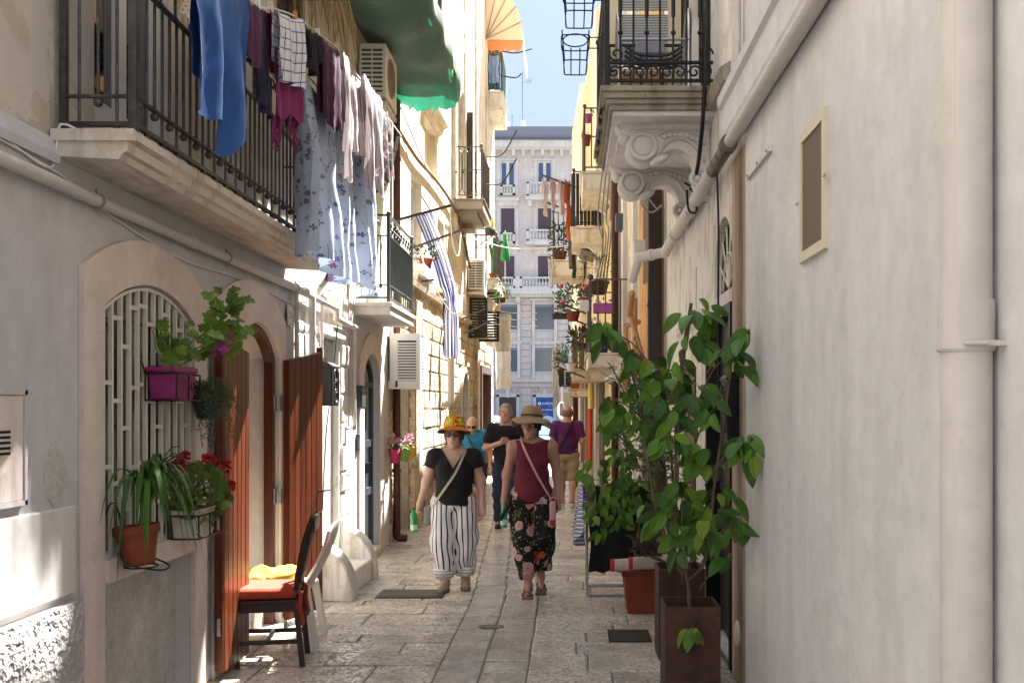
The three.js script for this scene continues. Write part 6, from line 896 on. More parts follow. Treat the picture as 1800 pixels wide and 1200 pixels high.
const prints = {
  check: canvasTex(256, 256, (g, w, h) => { g.fillStyle = '#f1eff0'; g.fillRect(0, 0, w, h); g.strokeStyle = '#3d4a86'; g.lineWidth = 7; for (let i = 0; i < 4; i++) { g.beginPath(); g.moveTo(i * 64 + 32, 0); g.lineTo(i * 64 + 32, h); g.moveTo(0, i * 64 + 32); g.lineTo(w, i * 64 + 32); g.stroke(); } g.strokeStyle = '#9aa2c8'; g.lineWidth = 2; for (let i = 0; i < 8; i++) { g.beginPath(); g.moveTo(i * 32 + 14, 0); g.lineTo(i * 32 + 14, h); g.stroke(); } }, 4, 4),
  floral: canvasTex(1024, 1024, (g, w, h) => {
    let s = 7; const r = () => { s = (s * 16807) % 2147483647; return s / 2147483647; };
    g.fillStyle = '#dfe6ef'; g.fillRect(0, 0, w, h);
    for (let i = 0; i < 70; i++) { const x = r() * w, y = r() * h; g.strokeStyle = '#7f8f72'; g.lineWidth = 3; g.beginPath(); g.moveTo(x, y); g.bezierCurveTo(x + 60 * (r() - 0.5), y + 40, x + 80 * (r() - 0.5), y + 90, x + 120 * (r() - 0.5), y + 130); g.stroke(); }
    for (let i = 0; i < 170; i++) { const x = r() * w, y = r() * h, c = ['#7b6aa8', '#8f7fbb', '#5e5590', '#7f6f9a', '#a8646a', '#7d8f6f'][Math.floor(r() * 6)], n = 4 + Math.floor(r() * 3), q = 4 + r() * 10; g.fillStyle = c; for (let k = 0; k < n; k++) { g.beginPath(); g.ellipse(x + Math.cos(k / n * 6.28) * q, y + Math.sin(k / n * 6.28) * q, q * 0.8, q * 0.42, k / n * 6.28, 0, 7); g.fill(); } }
  }, 1 / 1.1, 1 / 1.1),
  shirt: canvasTex(256, 64, (g, w, h) => { g.fillStyle = '#dcd4d2'; g.fillRect(0, 0, w, h); for (let i = 0; i < 8; i++) { g.fillStyle = i % 2 ? '#c49a9c' : '#7d818b'; g.fillRect(i * 32 + 10, 0, i % 2 ? 9 : 4, h); } }, 4, 4),
  darkFloral: canvasTex(512, 512, (g, w, h) => { let s = 11; const r = () => { s = (s * 16807) % 2147483647; return s / 2147483647; }; g.fillStyle = '#4d4648'; g.fillRect(0, 0, w, h); for (let i = 0; i < 90; i++) { g.fillStyle = ['#b07f88', '#c9a3a5', '#7b8074', '#2d2a2e', '#8c5560'][Math.floor(r() * 5)]; g.beginPath(); g.ellipse(r() * w, r() * h, 10 + r() * 34, 8 + r() * 18, r() * 6, 0, 7); g.fill(); } }, 2.5, 2.5),
  blueStripe: canvasTex(256, 32, (g, w, h) => { g.fillStyle = '#eef0f6'; g.fillRect(0, 0, w, h); for (let i = 0; i < 7; i++) { g.fillStyle = i % 2 ? '#5a66b4' : '#3f4a9e'; g.fillRect(i * 37 + 6, 0, i % 2 ? 10 : 19, h); } }, 3.2, 3),
  thinStripe: canvasTex(64, 64, (g, w, h) => { g.fillStyle = '#dfe2ec'; g.fillRect(0, 0, w, h); g.fillStyle = '#4a568c'; g.fillRect(0, 8, w, 24); g.fillRect(0, 44, w, 6); }, 28, 28),
  lace: canvasTex(256, 256, (g, w, h) => { g.fillStyle = '#cbc3b6'; g.fillRect(0, 0, w, h); g.fillStyle = '#8d857a'; for (let i = 0; i < 8; i++) for (let j = 0; j < 8; j++) { g.beginPath(); g.arc(i * 32 + 16 + (j % 2) * 16, j * 32 + 16, 8, 0, 7); g.fill(); } }, 6, 6),
};
{
  const lineY = (d) => pts1([[4.3, 3.96], [5.5, 3.98], [6.2, 4.2], [7.4, 4.42], [10.2, 4.5]], d), lineX = (d) => pts1([[4.3, -1.79], [5.6, -1.74], [10.2, -1.7]], d), at = (d, dx = 0, dy = 0) => P(lineX(d) + dx, lineY(d) + dy, d);
  single('clothesline', 'main laundry line of the near balcony ending at the short bracket', 'rope', tube([4.3, 4.9, 5.5, 5.9, 6.3, 6.9, 7.5, 8.5, 10.1].map((d) => at(d)), 0.006, 70, 5), mats.ropeWhite, 'clotheslines');
  single('clothesline', 'inner laundry line carrying the floral sheet', 'rope', tube([P(-1.9, 4.0, 6.2), P(-1.83, 4.06, 6.7), P(-1.82, 4.06, 9.2), P(-1.9, 4.1, 10.4)], 0.006, 40, 5), mats.ropeWhite, 'clotheslines');
  const g = 'laundry on the near balcony', T1 = (n, lab, cat, geoList, m) => single(n, lab, cat, geoList, m, g, true);
  T1('blue_bedcover', 'large plain blue cloth folded over the near railing', 'laundry', hang(at(4.66), at(5.36), { drop: (u) => (u < 0.42 ? 0.80 : u < 0.64 ? 0.92 : mix(0.9, 0.50, sstep(0.64, 0.95, u))), back: 0.62, folds: 2.6, amp: 0.035, seed: 3, taper: 0.03 }), fab('#2f5d9f', T.weave, 0.12));
  T1('blue_bedcover', 'second blue flap hanging behind the large blue cloth', 'laundry', hang(at(4.78, -0.05), at(5.1, -0.05), { drop: 0.55, back: 0.3, folds: 1.4, amp: 0.02, seed: 9 }), fab('#2f5d9f', T.weave, 0.12));
  T1('lace_cloth', 'cream lace edge hanging at top left of laundry', 'laundry', hang(at(4.48, -0.02), at(4.68, -0.02), { drop: (u) => 0.28 + 0.18 * u, back: 0.2, folds: 2, amp: 0.015, seed: 5, nu: 14, nv: 14 }), fab('#e6ddd0', prints.lace, 0.1));
  T1('purple_towel', 'ribbed plum towel right of the blue cloth', 'laundry', hang(at(5.36), at(5.6), { drop: 0.36, back: 0.3, folds: 2, amp: 0.014, seed: 12, nu: 18, nv: 18, taper: 0.02 }), fab('#632c54', T.rib, 0.08));
  T1('navy_garment', 'dark navy garment between plum towel and checked cloth', 'laundry', hang(at(5.58, -0.05), at(5.82, -0.05), { drop: (u) => 0.5 + 0.14 * u, back: 0.3, folds: 2.5, amp: 0.02, seed: 15, nu: 20, nv: 18, skew: 0.05 }), fab('#2b2a44', T.weave, 0.05));
  T1('white_cloth', 'white crinkled cloth hung on the line above', 'laundry', hang(P(-1.98, 4.38, 6.1), P(-1.96, 4.46, 6.6), { drop: 0.32, back: 0.2, folds: 3, amp: 0.03, seed: 18, nu: 24, nv: 16 }), fab('#e6dfd2', T.weave, 0.25));
  T1('checked_towel', 'white kitchen towel with blue check', 'laundry', hang(at(5.78, 0.03), at(6.36, 0.03), { drop: (u) => 0.40 + 0.10 * Math.abs(u - 0.4), back: 0.3, folds: 2.2, amp: 0.025, seed: 21, taper: -0.12 }), fab('#ffffff', prints.check, 0.15));
  const sc = thing('magenta_scarf', 'magenta scarf with torn fringes below the checked towel', 'laundry', [-1.75, 3.4, -6.2], g), mm = fab('#a83a78', T.rib, 0.12);
  mesh('scarf', hang(at(5.86, -0.03), at(6.46, -0.03), { drop: (u) => 0.62 + 0.08 * Math.sin(u * 9), back: 0.35, folds: 3, amp: 0.028, seed: 25 }), mm, sc, true);
  for (let i = 0; i < 22; i++) { const d = mix(5.88, 6.44, i / 21), y = lineY(d) - 0.63 - 0.08 * Math.sin((d - 5.86) / 0.6 * 9), x = lineX(d) - 0.02 + rr(-0.02, 0.03); mesh('fringe', tube([P(x, y + 0.03, d), P(x + rr(-0.015, 0.015), y - 0.05, d + rr(-0.01, 0.01)), P(x + rr(-0.02, 0.02), y - rr(0.09, 0.15), d + rr(-0.02, 0.02))], 0.006, 6, 4), mm, sc); }
  T1('black_garment', 'short black crumpled garment beside magenta scarf', 'laundry', hang(at(6.5), at(6.86), { drop: (u) => 0.22 + 0.1 * Math.sin(u * 5), back: 0.2, folds: 4, amp: 0.035, seed: 28, nu: 26, nv: 18 }), fab('#26232b', T.weave, 0.03));
  T1('plum_towel', 'long ribbed plum towel in front of the floral sheet', 'laundry', hang(at(6.92), at(7.4), { drop: (u) => 0.58 + 0.05 * u, back: 0.5, folds: 2.4, amp: 0.02, seed: 31, nu: 26, taper: 0.04 }), fab('#562344', T.rib, 0.08));
  T1('floral_sheet', 'long pale blue bed sheet printed with purple flowers', 'laundry', hang(P(-1.83, 4.05, 6.72), P(-1.82, 4.06, 9.12), { drop: (u) => 1.27 - 0.06 * Math.sin(u * 11), back: 0.95, folds: 8, amp: 0.085, seed: 34, nu: 96, nv: 46, taper: 0.03 }), fab('#d8dfea', prints.floral, 0.22));
  const ps = thing('striped_pyjamas', 'pale striped pyjama top with hanging sleeves', 'laundry', [-1.7, 3.4, -8], g), pm = fab('#d9d5d6', prints.shirt, 0.2);
  mesh('body', hang(at(7.5), at(8.25), { drop: (u) => 0.72 - 0.1 * u, back: 0.5, folds: 3, amp: 0.04, seed: 37 }), pm, ps, true);
  mesh('sleeve', hang(at(7.42, 0.03), at(7.62, 0.03), { drop: 0.95, back: 0.1, folds: 1.5, amp: 0.03, seed: 40, nu: 14 }), pm, ps, true);
  mesh('sleeve', hang(at(8.2, 0.03), at(8.5, 0.03), { drop: 0.7, back: 0.3, folds: 2, amp: 0.03, seed: 43, nu: 16, skew: 0.1 }), pm, ps, true);
  T1('striped_trousers', 'pale striped pyjama trousers hung beside the top', 'laundry', hang(at(8.0, 0.06), at(8.75, 0.06), { drop: (u) => 0.55 + 0.35 * Math.abs(Math.sin(u * 5)), back: 0.4, folds: 3.4, amp: 0.04, seed: 46 }), fab('#cfcacd', prints.shirt, 0.2));
  T1('dark_floral_trousers', 'dark pink flowered trousers at the end of the line', 'laundry', hang(at(8.7), at(9.35), { drop: (u) => 0.66 + 0.12 * Math.sin(u * 6), back: 0.45, folds: 2.5, amp: 0.045, seed: 49 }), fab('#ffffff', prints.darkFloral, 0.1));
  [[4.7, 'left end of the blue cloth'], [5.33, 'right end of the blue cloth'], [5.57, 'plum towel'], [5.8, 'left corner of the checked towel'], [6.3, 'right corner of the checked towel'], [6.84, 'black garment'], [7.38, 'long ribbed towel'], [8.2, 'pyjama sleeve'], [9.3, 'dark flowered trousers']].forEach(([d, w], i) => single('clothes_peg', ['wooden', 'orange', 'white'][i % 3] + ' clothes peg holding the ' + w, 'clothes peg', [bar(at(d, 0.012, -0.03), at(d, 0.006, 0.035), 0.012, 0.01), bar(at(d, -0.012, -0.03), at(d, -0.006, 0.035), 0.012, 0.01)], M(['#d8c9a8', '#d98e4a', '#e2e0da'][i % 3], 0.7), 'clothes pegs'));
  // striped drape slung from the window and hanging down the stone wall
  const path = [P(-2.24, 4.72, 15.2), P(-2.12, 4.42, 15.25), P(-1.99, 4.05, 15.35), P(-1.90, 3.72, 15.4), P(-1.84, 3.45, 15.45), P(-1.83, 3.2, 15.45), P(-1.825, 2.9, 15.45), P(-1.82, 2.52, 15.45)], cv = new THREE.CatmullRomCurve3(path), pos = [], idx = [], uv = [], NU = 60, NV = 24;
  for (let i = 0; i <= NU; i++) { const t = i / NU, p = cv.getPoint(t), w = mix(0.30, 0.36, t) * (1 - 0.35 * Math.exp(-Math.pow((t - 0.62) / 0.08, 2))); for (let j = 0; j <= NV; j++) { const u = j / NV - 0.5; pos.push(p.x + u * w * 0.62 + 0.015 * Math.sin(u * 30 + t * 4), p.y + (t < 0.5 ? u * w * 0.3 : 0.02 * Math.sin(u * 20)), p.z - u * w * 0.55 + 0.045 * Math.sin(u * 26 + 2 * t)); uv.push(u * 0.45, t * 2.4); } }
  for (let i = 0; i < NU; i++) for (let j = 0; j < NV; j++) { const k = i * (NV + 1) + j; idx.push(k, k + 1, k + NV + 1, k + 1, k + NV + 2, k + NV + 1); }
  const dg = new THREE.BufferGeometry(); dg.setAttribute('position', new THREE.Float32BufferAttribute(pos, 3)); dg.setAttribute('uv', new THREE.Float32BufferAttribute(uv, 2)); dg.setIndex(idx); dg.computeVertexNormals();
  single('striped_drape', 'blue and white striped drape slung from window down stone wall', 'laundry', dg, fab('#ffffff', prints.blueStripe, 0.25), 'laundry beyond the near balcony', true);
  const g2 = 'laundry beyond the near balcony', T2 = (n, lab, a, b, o, m) => single(n, lab, 'laundry', hang(a, b, { nu: 18, nv: 18, folds: 2.5, amp: 0.04, ...o }), m, g2, true);
  T2('navy_cloth', 'dark blue cloth hanging beside the striped drape', P(-2.08, 3.55, 16.4), P(-1.96, 3.55, 16.45), { drop: 0.95, back: 0.3, amp: 0.03, seed: 61 }, fab('#2c3350', T.weave, 0.05));
  T2('white_curtain', 'long white curtain hanging in front of the far palazzo', P(-1.76, 3.95, 23.2), P(-1.36, 3.92, 23.0), { drop: 1.75, back: 0.9, folds: 3, amp: 0.07, seed: 64, nv: 30 }, fab('#f0ece2', T.weave, 0.4));
  single('clothesline_pole', 'dark arm carrying the long white curtain', 'bracket', bar(P(-2.0, 3.97, 23.2), P(-1.28, 3.93, 23.0), 0.03), mats.iron, 'clothesline brackets');
  T2('white_sheet', 'slanting white sheet pulled over the dark shutters', P(-1.95, 4.4, 21.9), P(-1.5, 3.95, 21.9), { drop: (u) => mix(0.5, 0.12, u), back: 0.1, folds: 2, amp: 0.03, seed: 67 }, fab('#ece9e0', T.weave, 0.35));
  T2('blue_sheet', 'small blue sheet on the topmost balcony', P(-1.95, 10.32, 24.18), P(-1.7, 10.32, 24.18), { drop: 0.7, back: 0.3, seed: 70 }, fab('#9db8dd', T.weave, 0.3));
  const sk = [['pale_sock', 'leftmost pale garment on the board balcony line', -0.42, 0.62, '#ecd9d0'], ['pink_sock', 'white and red garment second on the board balcony line', -0.28, 0.5, '#e8c3c6'], ['pale_shirt', 'pale pink garment third on the board balcony line', -0.14, 0.6, '#e6cfc9'], ['orange_towel', 'long orange towel on the board balcony line', -0.03, 1.02, '#e8742a']];
  for (const [n, lab, x, dr, c] of sk) T2(n, lab, P(x - 0.035, 5.63, 16.86), P(x + 0.045, 5.61, 16.95), { drop: dr, back: dr * 0.4, amp: 0.02, seed: x * 100, nu: 10 }, fab(c, T.weave, 0.3));
  T2('grey_garment', 'dark grey garment last on the board balcony line', P(0.0, 5.3, 17.4), P(0.08, 5.3, 17.45), { drop: 0.55, back: 0.3, seed: 81, nu: 10 }, fab('#75686b', T.weave, 0.1));
  T2('brown_garment', 'long brown garment hanging next to the dark boards', P(0.0, 5.2, 18.2), P(0.1, 5.2, 18.3), { drop: 0.9, back: 0.5, seed: 84, nu: 10 }, fab('#5c4a48', T.weave, 0.1));
  T2('white_rag', 'white rag hanging from the box balcony', P(-0.42, 4.72, 19.7), P(-0.34, 4.66, 19.75), { drop: 0.55, back: 0.2, seed: 87, nu: 10, skew: 0.03 }, fab('#e9edf3', T.weave, 0.3));
  T2('green_cloth', 'dark green awning cloth beside the box balcony', P(0.06, 4.95, 18.9), P(0.14, 4.95, 18.9), { drop: 0.75, back: 0.4, seed: 90, nu: 10 }, fab('#2d5d49', T.weave, 0.1));
  T2('white_towel', 'long white towel hanging below the flower balconies', P(-0.36, 2.95, 20.6), P(-0.22, 3.1, 20.6), { drop: 1.25, back: 0.6, seed: 93, nu: 12, skew: 0.04 }, fab('#e8e6e2', T.weave, 0.3));
  // cloths on the drying rack
  single('black_cloth', 'large black cloth draped over the drying rack', 'laundry', hang(P(0.19, 1.045, 9.16), P(0.74, 1.045, 9.16), { drop: 0.80, back: 0.5, folds: 2, amp: 0.012, seed: 96, nu: 24, taper: 0.0 }), fab('#15161a', T.weave, 0), 'laundry on the drying rack', true);
  single('striped_cloth', 'navy and white striped cloth hanging off the drying rack', 'laundry', hang(P(0.13, 1.045, 9.12), P(0.125, 1.045, 9.72), { side: -1, drop: (u) => 0.42 + 0.16 * Math.sin(u * 4), back: 0.25, folds: 2.4, amp: 0.05, seed: 99, nu: 28, skew: -0.08 }), fab('#ffffff', prints.thinStripe, 0.1), 'laundry on the drying rack', true);
  single('grey_bag', 'small grey brown cloth bag hanging from drying rack', 'laundry', hang(P(0.15, 1.04, 9.1), P(0.24, 1.04, 9.1), { drop: 0.36, back: 0.2, folds: 2, amp: 0.03, seed: 102, nu: 12, nv: 14 }), fab('#8f8478', T.weave, 0.05), 'laundry on the drying rack', true);
}
// ================================================================ PLANTS
// one leaf: base at the origin, growing along +y, face towards +z, gently folded and curved
function leafGeo(len, wid, curve = 0.25, nT = 6, lobes = 0, keel = 0.18) {
  const pos = [], idx = [], uv = [];
  for (let i = 0; i <= nT; i++) { const t = i / nT, w = wid * 0.5 * Math.pow(Math.sin(PI * Math.min(1, Math.pow(t, 0.85) * 0.97 + 0.015)), 0.75) * (1 + (lobes ? 0.28 * Math.sin(t * lobes * PI) : 0)); for (let k = -1; k <= 1; k++) { pos.push(k * w, len * t * (1 - 0.12 * curve * t), -keel * w * Math.abs(k) * -1 - curve * len * t * t * 0.5); uv.push(0.5 + k * 0.5, t); } }
  for (let i = 0; i < nT; i++) for (let k = 0; k < 2; k++) { const a = i * 3 + k; idx.push(a, a + 1, a + 3, a + 1, a + 4, a + 3); }
  const g = new THREE.BufferGeometry(); g.setAttribute('position', new THREE.Float32BufferAttribute(pos, 3)); g.setAttribute('uv', new THREE.Float32BufferAttribute(uv, 2)); g.setIndex(idx); g.computeVertexNormals(); return g;
}
function roundLeaf(r, n = 9, wob = 0.12) { const pos = [0, 0, 0], idx = [], uv = [0.5, 0.5]; for (let i = 0; i < n; i++) { const a = i / n * 2 * PI, q = r * (1 + wob * Math.sin(a * 5)); pos.push(Math.sin(a) * q, r + Math.cos(a) * q, 0.25 * q * (0.5 + 0.5 * Math.cos(a * 2.5))); uv.push(0.5 + 0.5 * Math.sin(a), 0.5 + 0.5 * Math.cos(a)); } pos[1] = r; for (let i = 0; i < n; i++) idx.push(0, 1 + (i + 1) % n, 1 + i); const g = new THREE.BufferGeometry(); g.setAttribute('position', new THREE.Float32BufferAttribute(pos, 3)); g.setAttribute('uv', new THREE.Float32BufferAttribute(uv, 2)); g.setIndex(idx); g.computeVertexNormals(); return g; }
const leafM = (c, tr = 0.28, r = 0.5) => new THREE.MeshPhysicalMaterial({ color: S(c), map: T.leaf, bumpMap: T.leafB, bumpScale: 0.006, roughness: r, transmission: tr, thickness: 0, side: THREE.DoubleSide });
const greens = { deep: ['#5f942f', '#4f832a', '#70a438', '#588c32', '#7fb340', '#97b544', '#44742a'].map((c) => leafM(c)), fresh: ['#98cc3e', '#a8d84a'].map((c) => leafM(c, 0.4)), pale: ['#8fae5c', '#9bb768', '#7e9f4e'].map((c) => leafM(c, 0.35, 0.7)), dry: ['#7b7045', '#8d7f52', '#6a6a3c'].map((c) => leafM(c, 0.2, 0.8)), purple: ['#4a2f45', '#3b2638'].map((c) => leafM(c, 0.1)) };
const q0 = new THREE.Quaternion(), m0 = new THREE.Matrix4();
function orient(dir, face, roll = 0) {   // +y along dir, +z as near face as possible
  const y = dir.clone().normalize(); let x = V(0, 0, 0).crossVectors(y, face); if (x.lengthSq() < 1e-4) x = V(1, 0, 0); x.normalize(); const z = V(0, 0, 0).crossVectors(x, y); m0.makeBasis(x, y, z); const q = new THREE.Quaternion().setFromRotationMatrix(m0); if (roll) q.multiply(q0.setFromAxisAngle(UPV, roll)); return q;
}
const bark = M('#6b5a48', 0.9, { map: T.spots });
function addLeaf(parent, geoS, mat, p, dir, face, s, roll) { const m = mesh('leaf', geoS, mat, parent); m.position.copy(p).sub(bases.get(parent)); m.quaternion.copy(orient(dir, face, roll)); m.scale.setScalar(s); return m; }
const bigLeaf = [shared(leafGeo(0.16, 0.08, 0.5, 7, 0, 0.35), true), shared(leafGeo(0.165, 0.072, 0.9, 7, 0, 0.25), true), shared(leafGeo(0.15, 0.084, 0.2, 7, 0, 0.4), true)];
{
  // ---- tall broad-leaved plant in the front planter
  const t = thing('broadleaf_plant', 'tall broad leaved green plant growing from front steel planter', 'plant', [0.70, 0.58, -5.74], 'potted plants on the right');
  const root = P(0.70, 0.55, 5.74);
  const clusters = [   // centre x, y, d, radius, leaves
    [0.74, 2.30, 5.85, 0.10, 8], [0.70, 2.12, 5.9, 0.10, 8], [0.26, 2.20, 6.3, 0.10, 8], [0.42, 2.05, 6.2, 0.10, 6], [0.62, 1.95, 6.0, 0.12, 11], [0.50, 1.84, 6.1, 0.12, 9], [0.76, 1.82, 5.95, 0.11, 9], [0.64, 1.72, 5.9, 0.13, 11], [0.92, 2.02, 5.7, 0.08, 6], [1.0, 2.15, 5.6, 0.06, 5], [0.99, 1.52, 5.6, 0.08, 9], [0.60, 1.55, 5.8, 0.08, 7], [0.80, 1.45, 5.85, 0.10, 9], [0.44, 1.62, 6.2, 0.09, 6], [0.66, 1.20, 5.8, 0.13, 11], [0.84, 1.18, 5.8, 0.12, 11], [0.95, 1.05, 5.75, 0.09, 8], [0.56, 1.10, 5.9, 0.12, 10], [0.76, 1.02, 5.75, 0.12, 10], [0.66, 0.94, 5.8, 0.08, 6], [0.70, 0.52, 5.56, 0.06, 6], [0.93, 0.88, 5.7, 0.05, 2], [0.28, 1.78, 6.3, 0.09, 6], [0.36, 1.68, 6.25, 0.08, 5], [0.52, 2.0, 6.15, 0.08, 5], [0.85, 1.72, 5.8, 0.08, 6]];
  mesh('stem', tube([root, P(0.69, 0.72, 5.75), P(0.66, 0.86, 5.78), P(0.62, 1.1, 5.82), P(0.63, 1.4, 5.86), P(0.64, 1.75, 5.9), P(0.68, 2.1, 5.88), P(0.72, 2.36, 5.85)], 0.011, 50, 6), bark, t);
  mesh('stem', tube([P(0.68, 0.74, 5.75), P(0.78, 0.84, 5.75), P(0.82, 1.0, 5.78), P(0.85, 1.3, 5.8), P(0.9, 1.7, 5.74), P(0.93, 2.05, 5.68)], 0.009, 40, 6), bark, t);
  mesh('stem', tube([P(0.66, 0.78, 5.77), P(0.56, 0.95, 5.9), P(0.5, 1.3, 6.05), P(0.45, 1.7, 6.2), P(0.38, 2.05, 6.28)], 0.009, 40, 6), bark, t);
  clusters.forEach(([x, y, d, r, n], ci) => {
    const c = P(x, y, d), sx = clamp(0.66 + (x - 0.66) * 0.35, 0.4, 0.95);
    mesh('twig', tube([P(sx, Math.max(0.7, y - 0.22), mix(5.8, d, 0.6)), P(mix(sx, x, 0.5), y - 0.05, mix(5.8, d, 0.8)), P(x, y + 0.02, d)], 0.005, 12, 5), bark, t);
    for (let i = 0; i < n * 1.45; i++) {
      const a = rnd() * 2 * PI, p = c.clone().add(V(Math.cos(a) * r * rr(0.2, 1), rr(-0.5, 0.9) * r, Math.sin(a) * r * rr(0.2, 1)));
      const dir = V(Math.cos(a) * 0.55 + rr(-0.25, 0.25), rr(-1.05, -0.25), Math.sin(a) * 0.55 + rr(-0.1, 0.35)), face = V(rr(-0.45, 0.35), rr(0.1, 0.7), 1);
      if (p.x + dir.x * 0.15 > 1.05) dir.x = -Math.abs(dir.x) * 0.3; if (p.y < 0.6 && p.z < -5.57) p.z = -5.53;
      addLeaf(t, pick(bigLeaf), (ci === 11 || ci === 10) && i < 3 ? pick(greens.fresh) : pick(greens.deep), p, dir, face, rr(0.5, 1.2), rr(-0.7, 0.7));
    }
  });
  // ---- smaller leafy tree in the terracotta trough
  const t2 = thing('leafy_shrub', 'small leafy shrub leaning out over the black cloth from trough', 'plant', [0.6, 0.37, -8.5], 'potted plants on the right');
  const lf = [shared(leafGeo(0.12, 0.055, 0.5, 6), true), shared(leafGeo(0.11, 0.05, 0.9, 6), true)];
  mesh('stem', tube([P(0.60, 0.36, 8.52), P(0.56, 0.55, 8.5), P(0.60, 0.72, 8.5), P(0.55, 0.95, 8.45), P(0.45, 1.2, 8.4)], 0.014, 30, 6), bark, t2);
  mesh('stem', tube([P(0.57, 0.70, 8.5), P(0.42, 0.95, 8.45), P(0.28, 1.1, 8.4)], 0.009, 20, 6), bark, t2);
  mesh('stem', tube([P(0.55, 0.95, 8.45), P(0.5, 1.3, 8.4), P(0.42, 1.7, 8.35)], 0.009, 20, 6), bark, t2);
  for (const [x, y, d, r, n] of [[0.22, 1.22, 8.35, 0.11, 16], [0.32, 1.05, 8.35, 0.13, 22], [0.46, 1.05, 8.35, 0.14, 24], [0.24, 0.92, 8.3, 0.10, 14], [0.40, 0.85, 8.3, 0.12, 18], [0.56, 1.2, 8.35, 0.13, 20], [0.60, 0.95, 8.35, 0.12, 16], [0.42, 1.3, 8.4, 0.12, 16], [0.36, 1.55, 8.3, 0.10, 12], [0.46, 1.42, 8.3, 0.10, 12], [0.28, 0.75, 8.3, 0.07, 8]]) for (let i = 0; i < n; i++) { const a = rnd() * 2 * PI, q = rr(0.2, 1) * r, p = P(x + Math.cos(a) * q, y + rr(-0.8, 0.8) * r, d + Math.sin(a) * q * 0.7); addLeaf(t2, pick(lf), rnd() < 0.12 ? pick(greens.fresh) : pick(greens.deep), p, V(Math.cos(a) * 0.5 + rr(-0.3, 0.3), rr(-1, -0.1), rr(-0.2, 0.5)), V(rr(-0.4, 0.4), rr(0.1, 0.8), 1), rr(0.7, 1.15), rr(-0.5, 0.5)); }
  // ---- fine-leaved bush in the rear planter (leaves too fine to tell apart)
  const t3 = thing('fine_leaved_bush', 'airy bush with narrow light green leaves behind the broad leaves', 'plant', [0.78, 0.58, -7.03], 'potted plants on the right');
  const needle = leafGeo(0.085, 0.013, 0.5, 3), list = [[], []]; 
  for (let b = 0; b < 16; b++) { const tip = P(rr(0.26, 0.86), rr(1.55, 2.32), rr(7.0, 7.9)), mid = P(mix(0.76, tip.x, 0.45), mix(0.6, tip.y, 0.6), mix(7.03, -tip.z, 0.5)), crv = new THREE.CatmullRomCurve3([P(0.77 + rr(-0.05, 0.05), 0.58, 7.03), mid, tip]); mesh('stem', new THREE.TubeGeometry(crv, 14, 0.005, 5), bark, t3); for (let i = 0; i < 70; i++) { const tt = rr(0.42, 1.0), p = crv.getPoint(tt).add(V(rr(-0.05, 0.05), rr(-0.05, 0.05), rr(-0.05, 0.05))), a = rnd() * 2 * PI, g = needle.clone(); g.applyMatrix4(new THREE.Matrix4().compose(p, orient(V(Math.cos(a), rr(-0.5, 0.9), Math.sin(a)), V(0, 0.3, 1)), V(1, 1, 1).multiplyScalar(rr(0.6, 1.2)))); list[tt > 0.75 ? 1 : 0].push(g); } }
  list.forEach((l, i) => { const m = mesh('foliage', l, [leafM('#5f8a3c', 0.3), leafM('#86a856', 0.35)][i], t3, true); m.userData.kind = 'stuff'; });
  // ---- purple heart plant
  const t4 = thing('purple_plant', 'dark purple strap leaved plant above the rolled mats', 'plant', [0.66, 0.5, -7.9], 'potted plants on the right');
  mesh('stem', tube([P(0.66, 0.36, 8.42), P(0.64, 0.5, 8.2), P(0.58, 0.62, 7.9)], 0.01, 12, 5), M('#4b3040', 0.8), t4); const sl = shared(leafGeo(0.20, 0.035, 0.9, 6), true); for (let i = 0; i < 20; i++) { const a = rnd() * 2 * PI; addLeaf(t4, sl, pick(greens.purple), P(0.58 + rr(-0.04, 0.06), 0.62 + rr(-0.06, 0.05), 7.9 + rr(-0.05, 0.05)), V(Math.cos(a), rr(-0.3, 0.9), Math.sin(a) * 0.6), V(0, 0.5, 1), rr(0.6, 1.1)); }
}
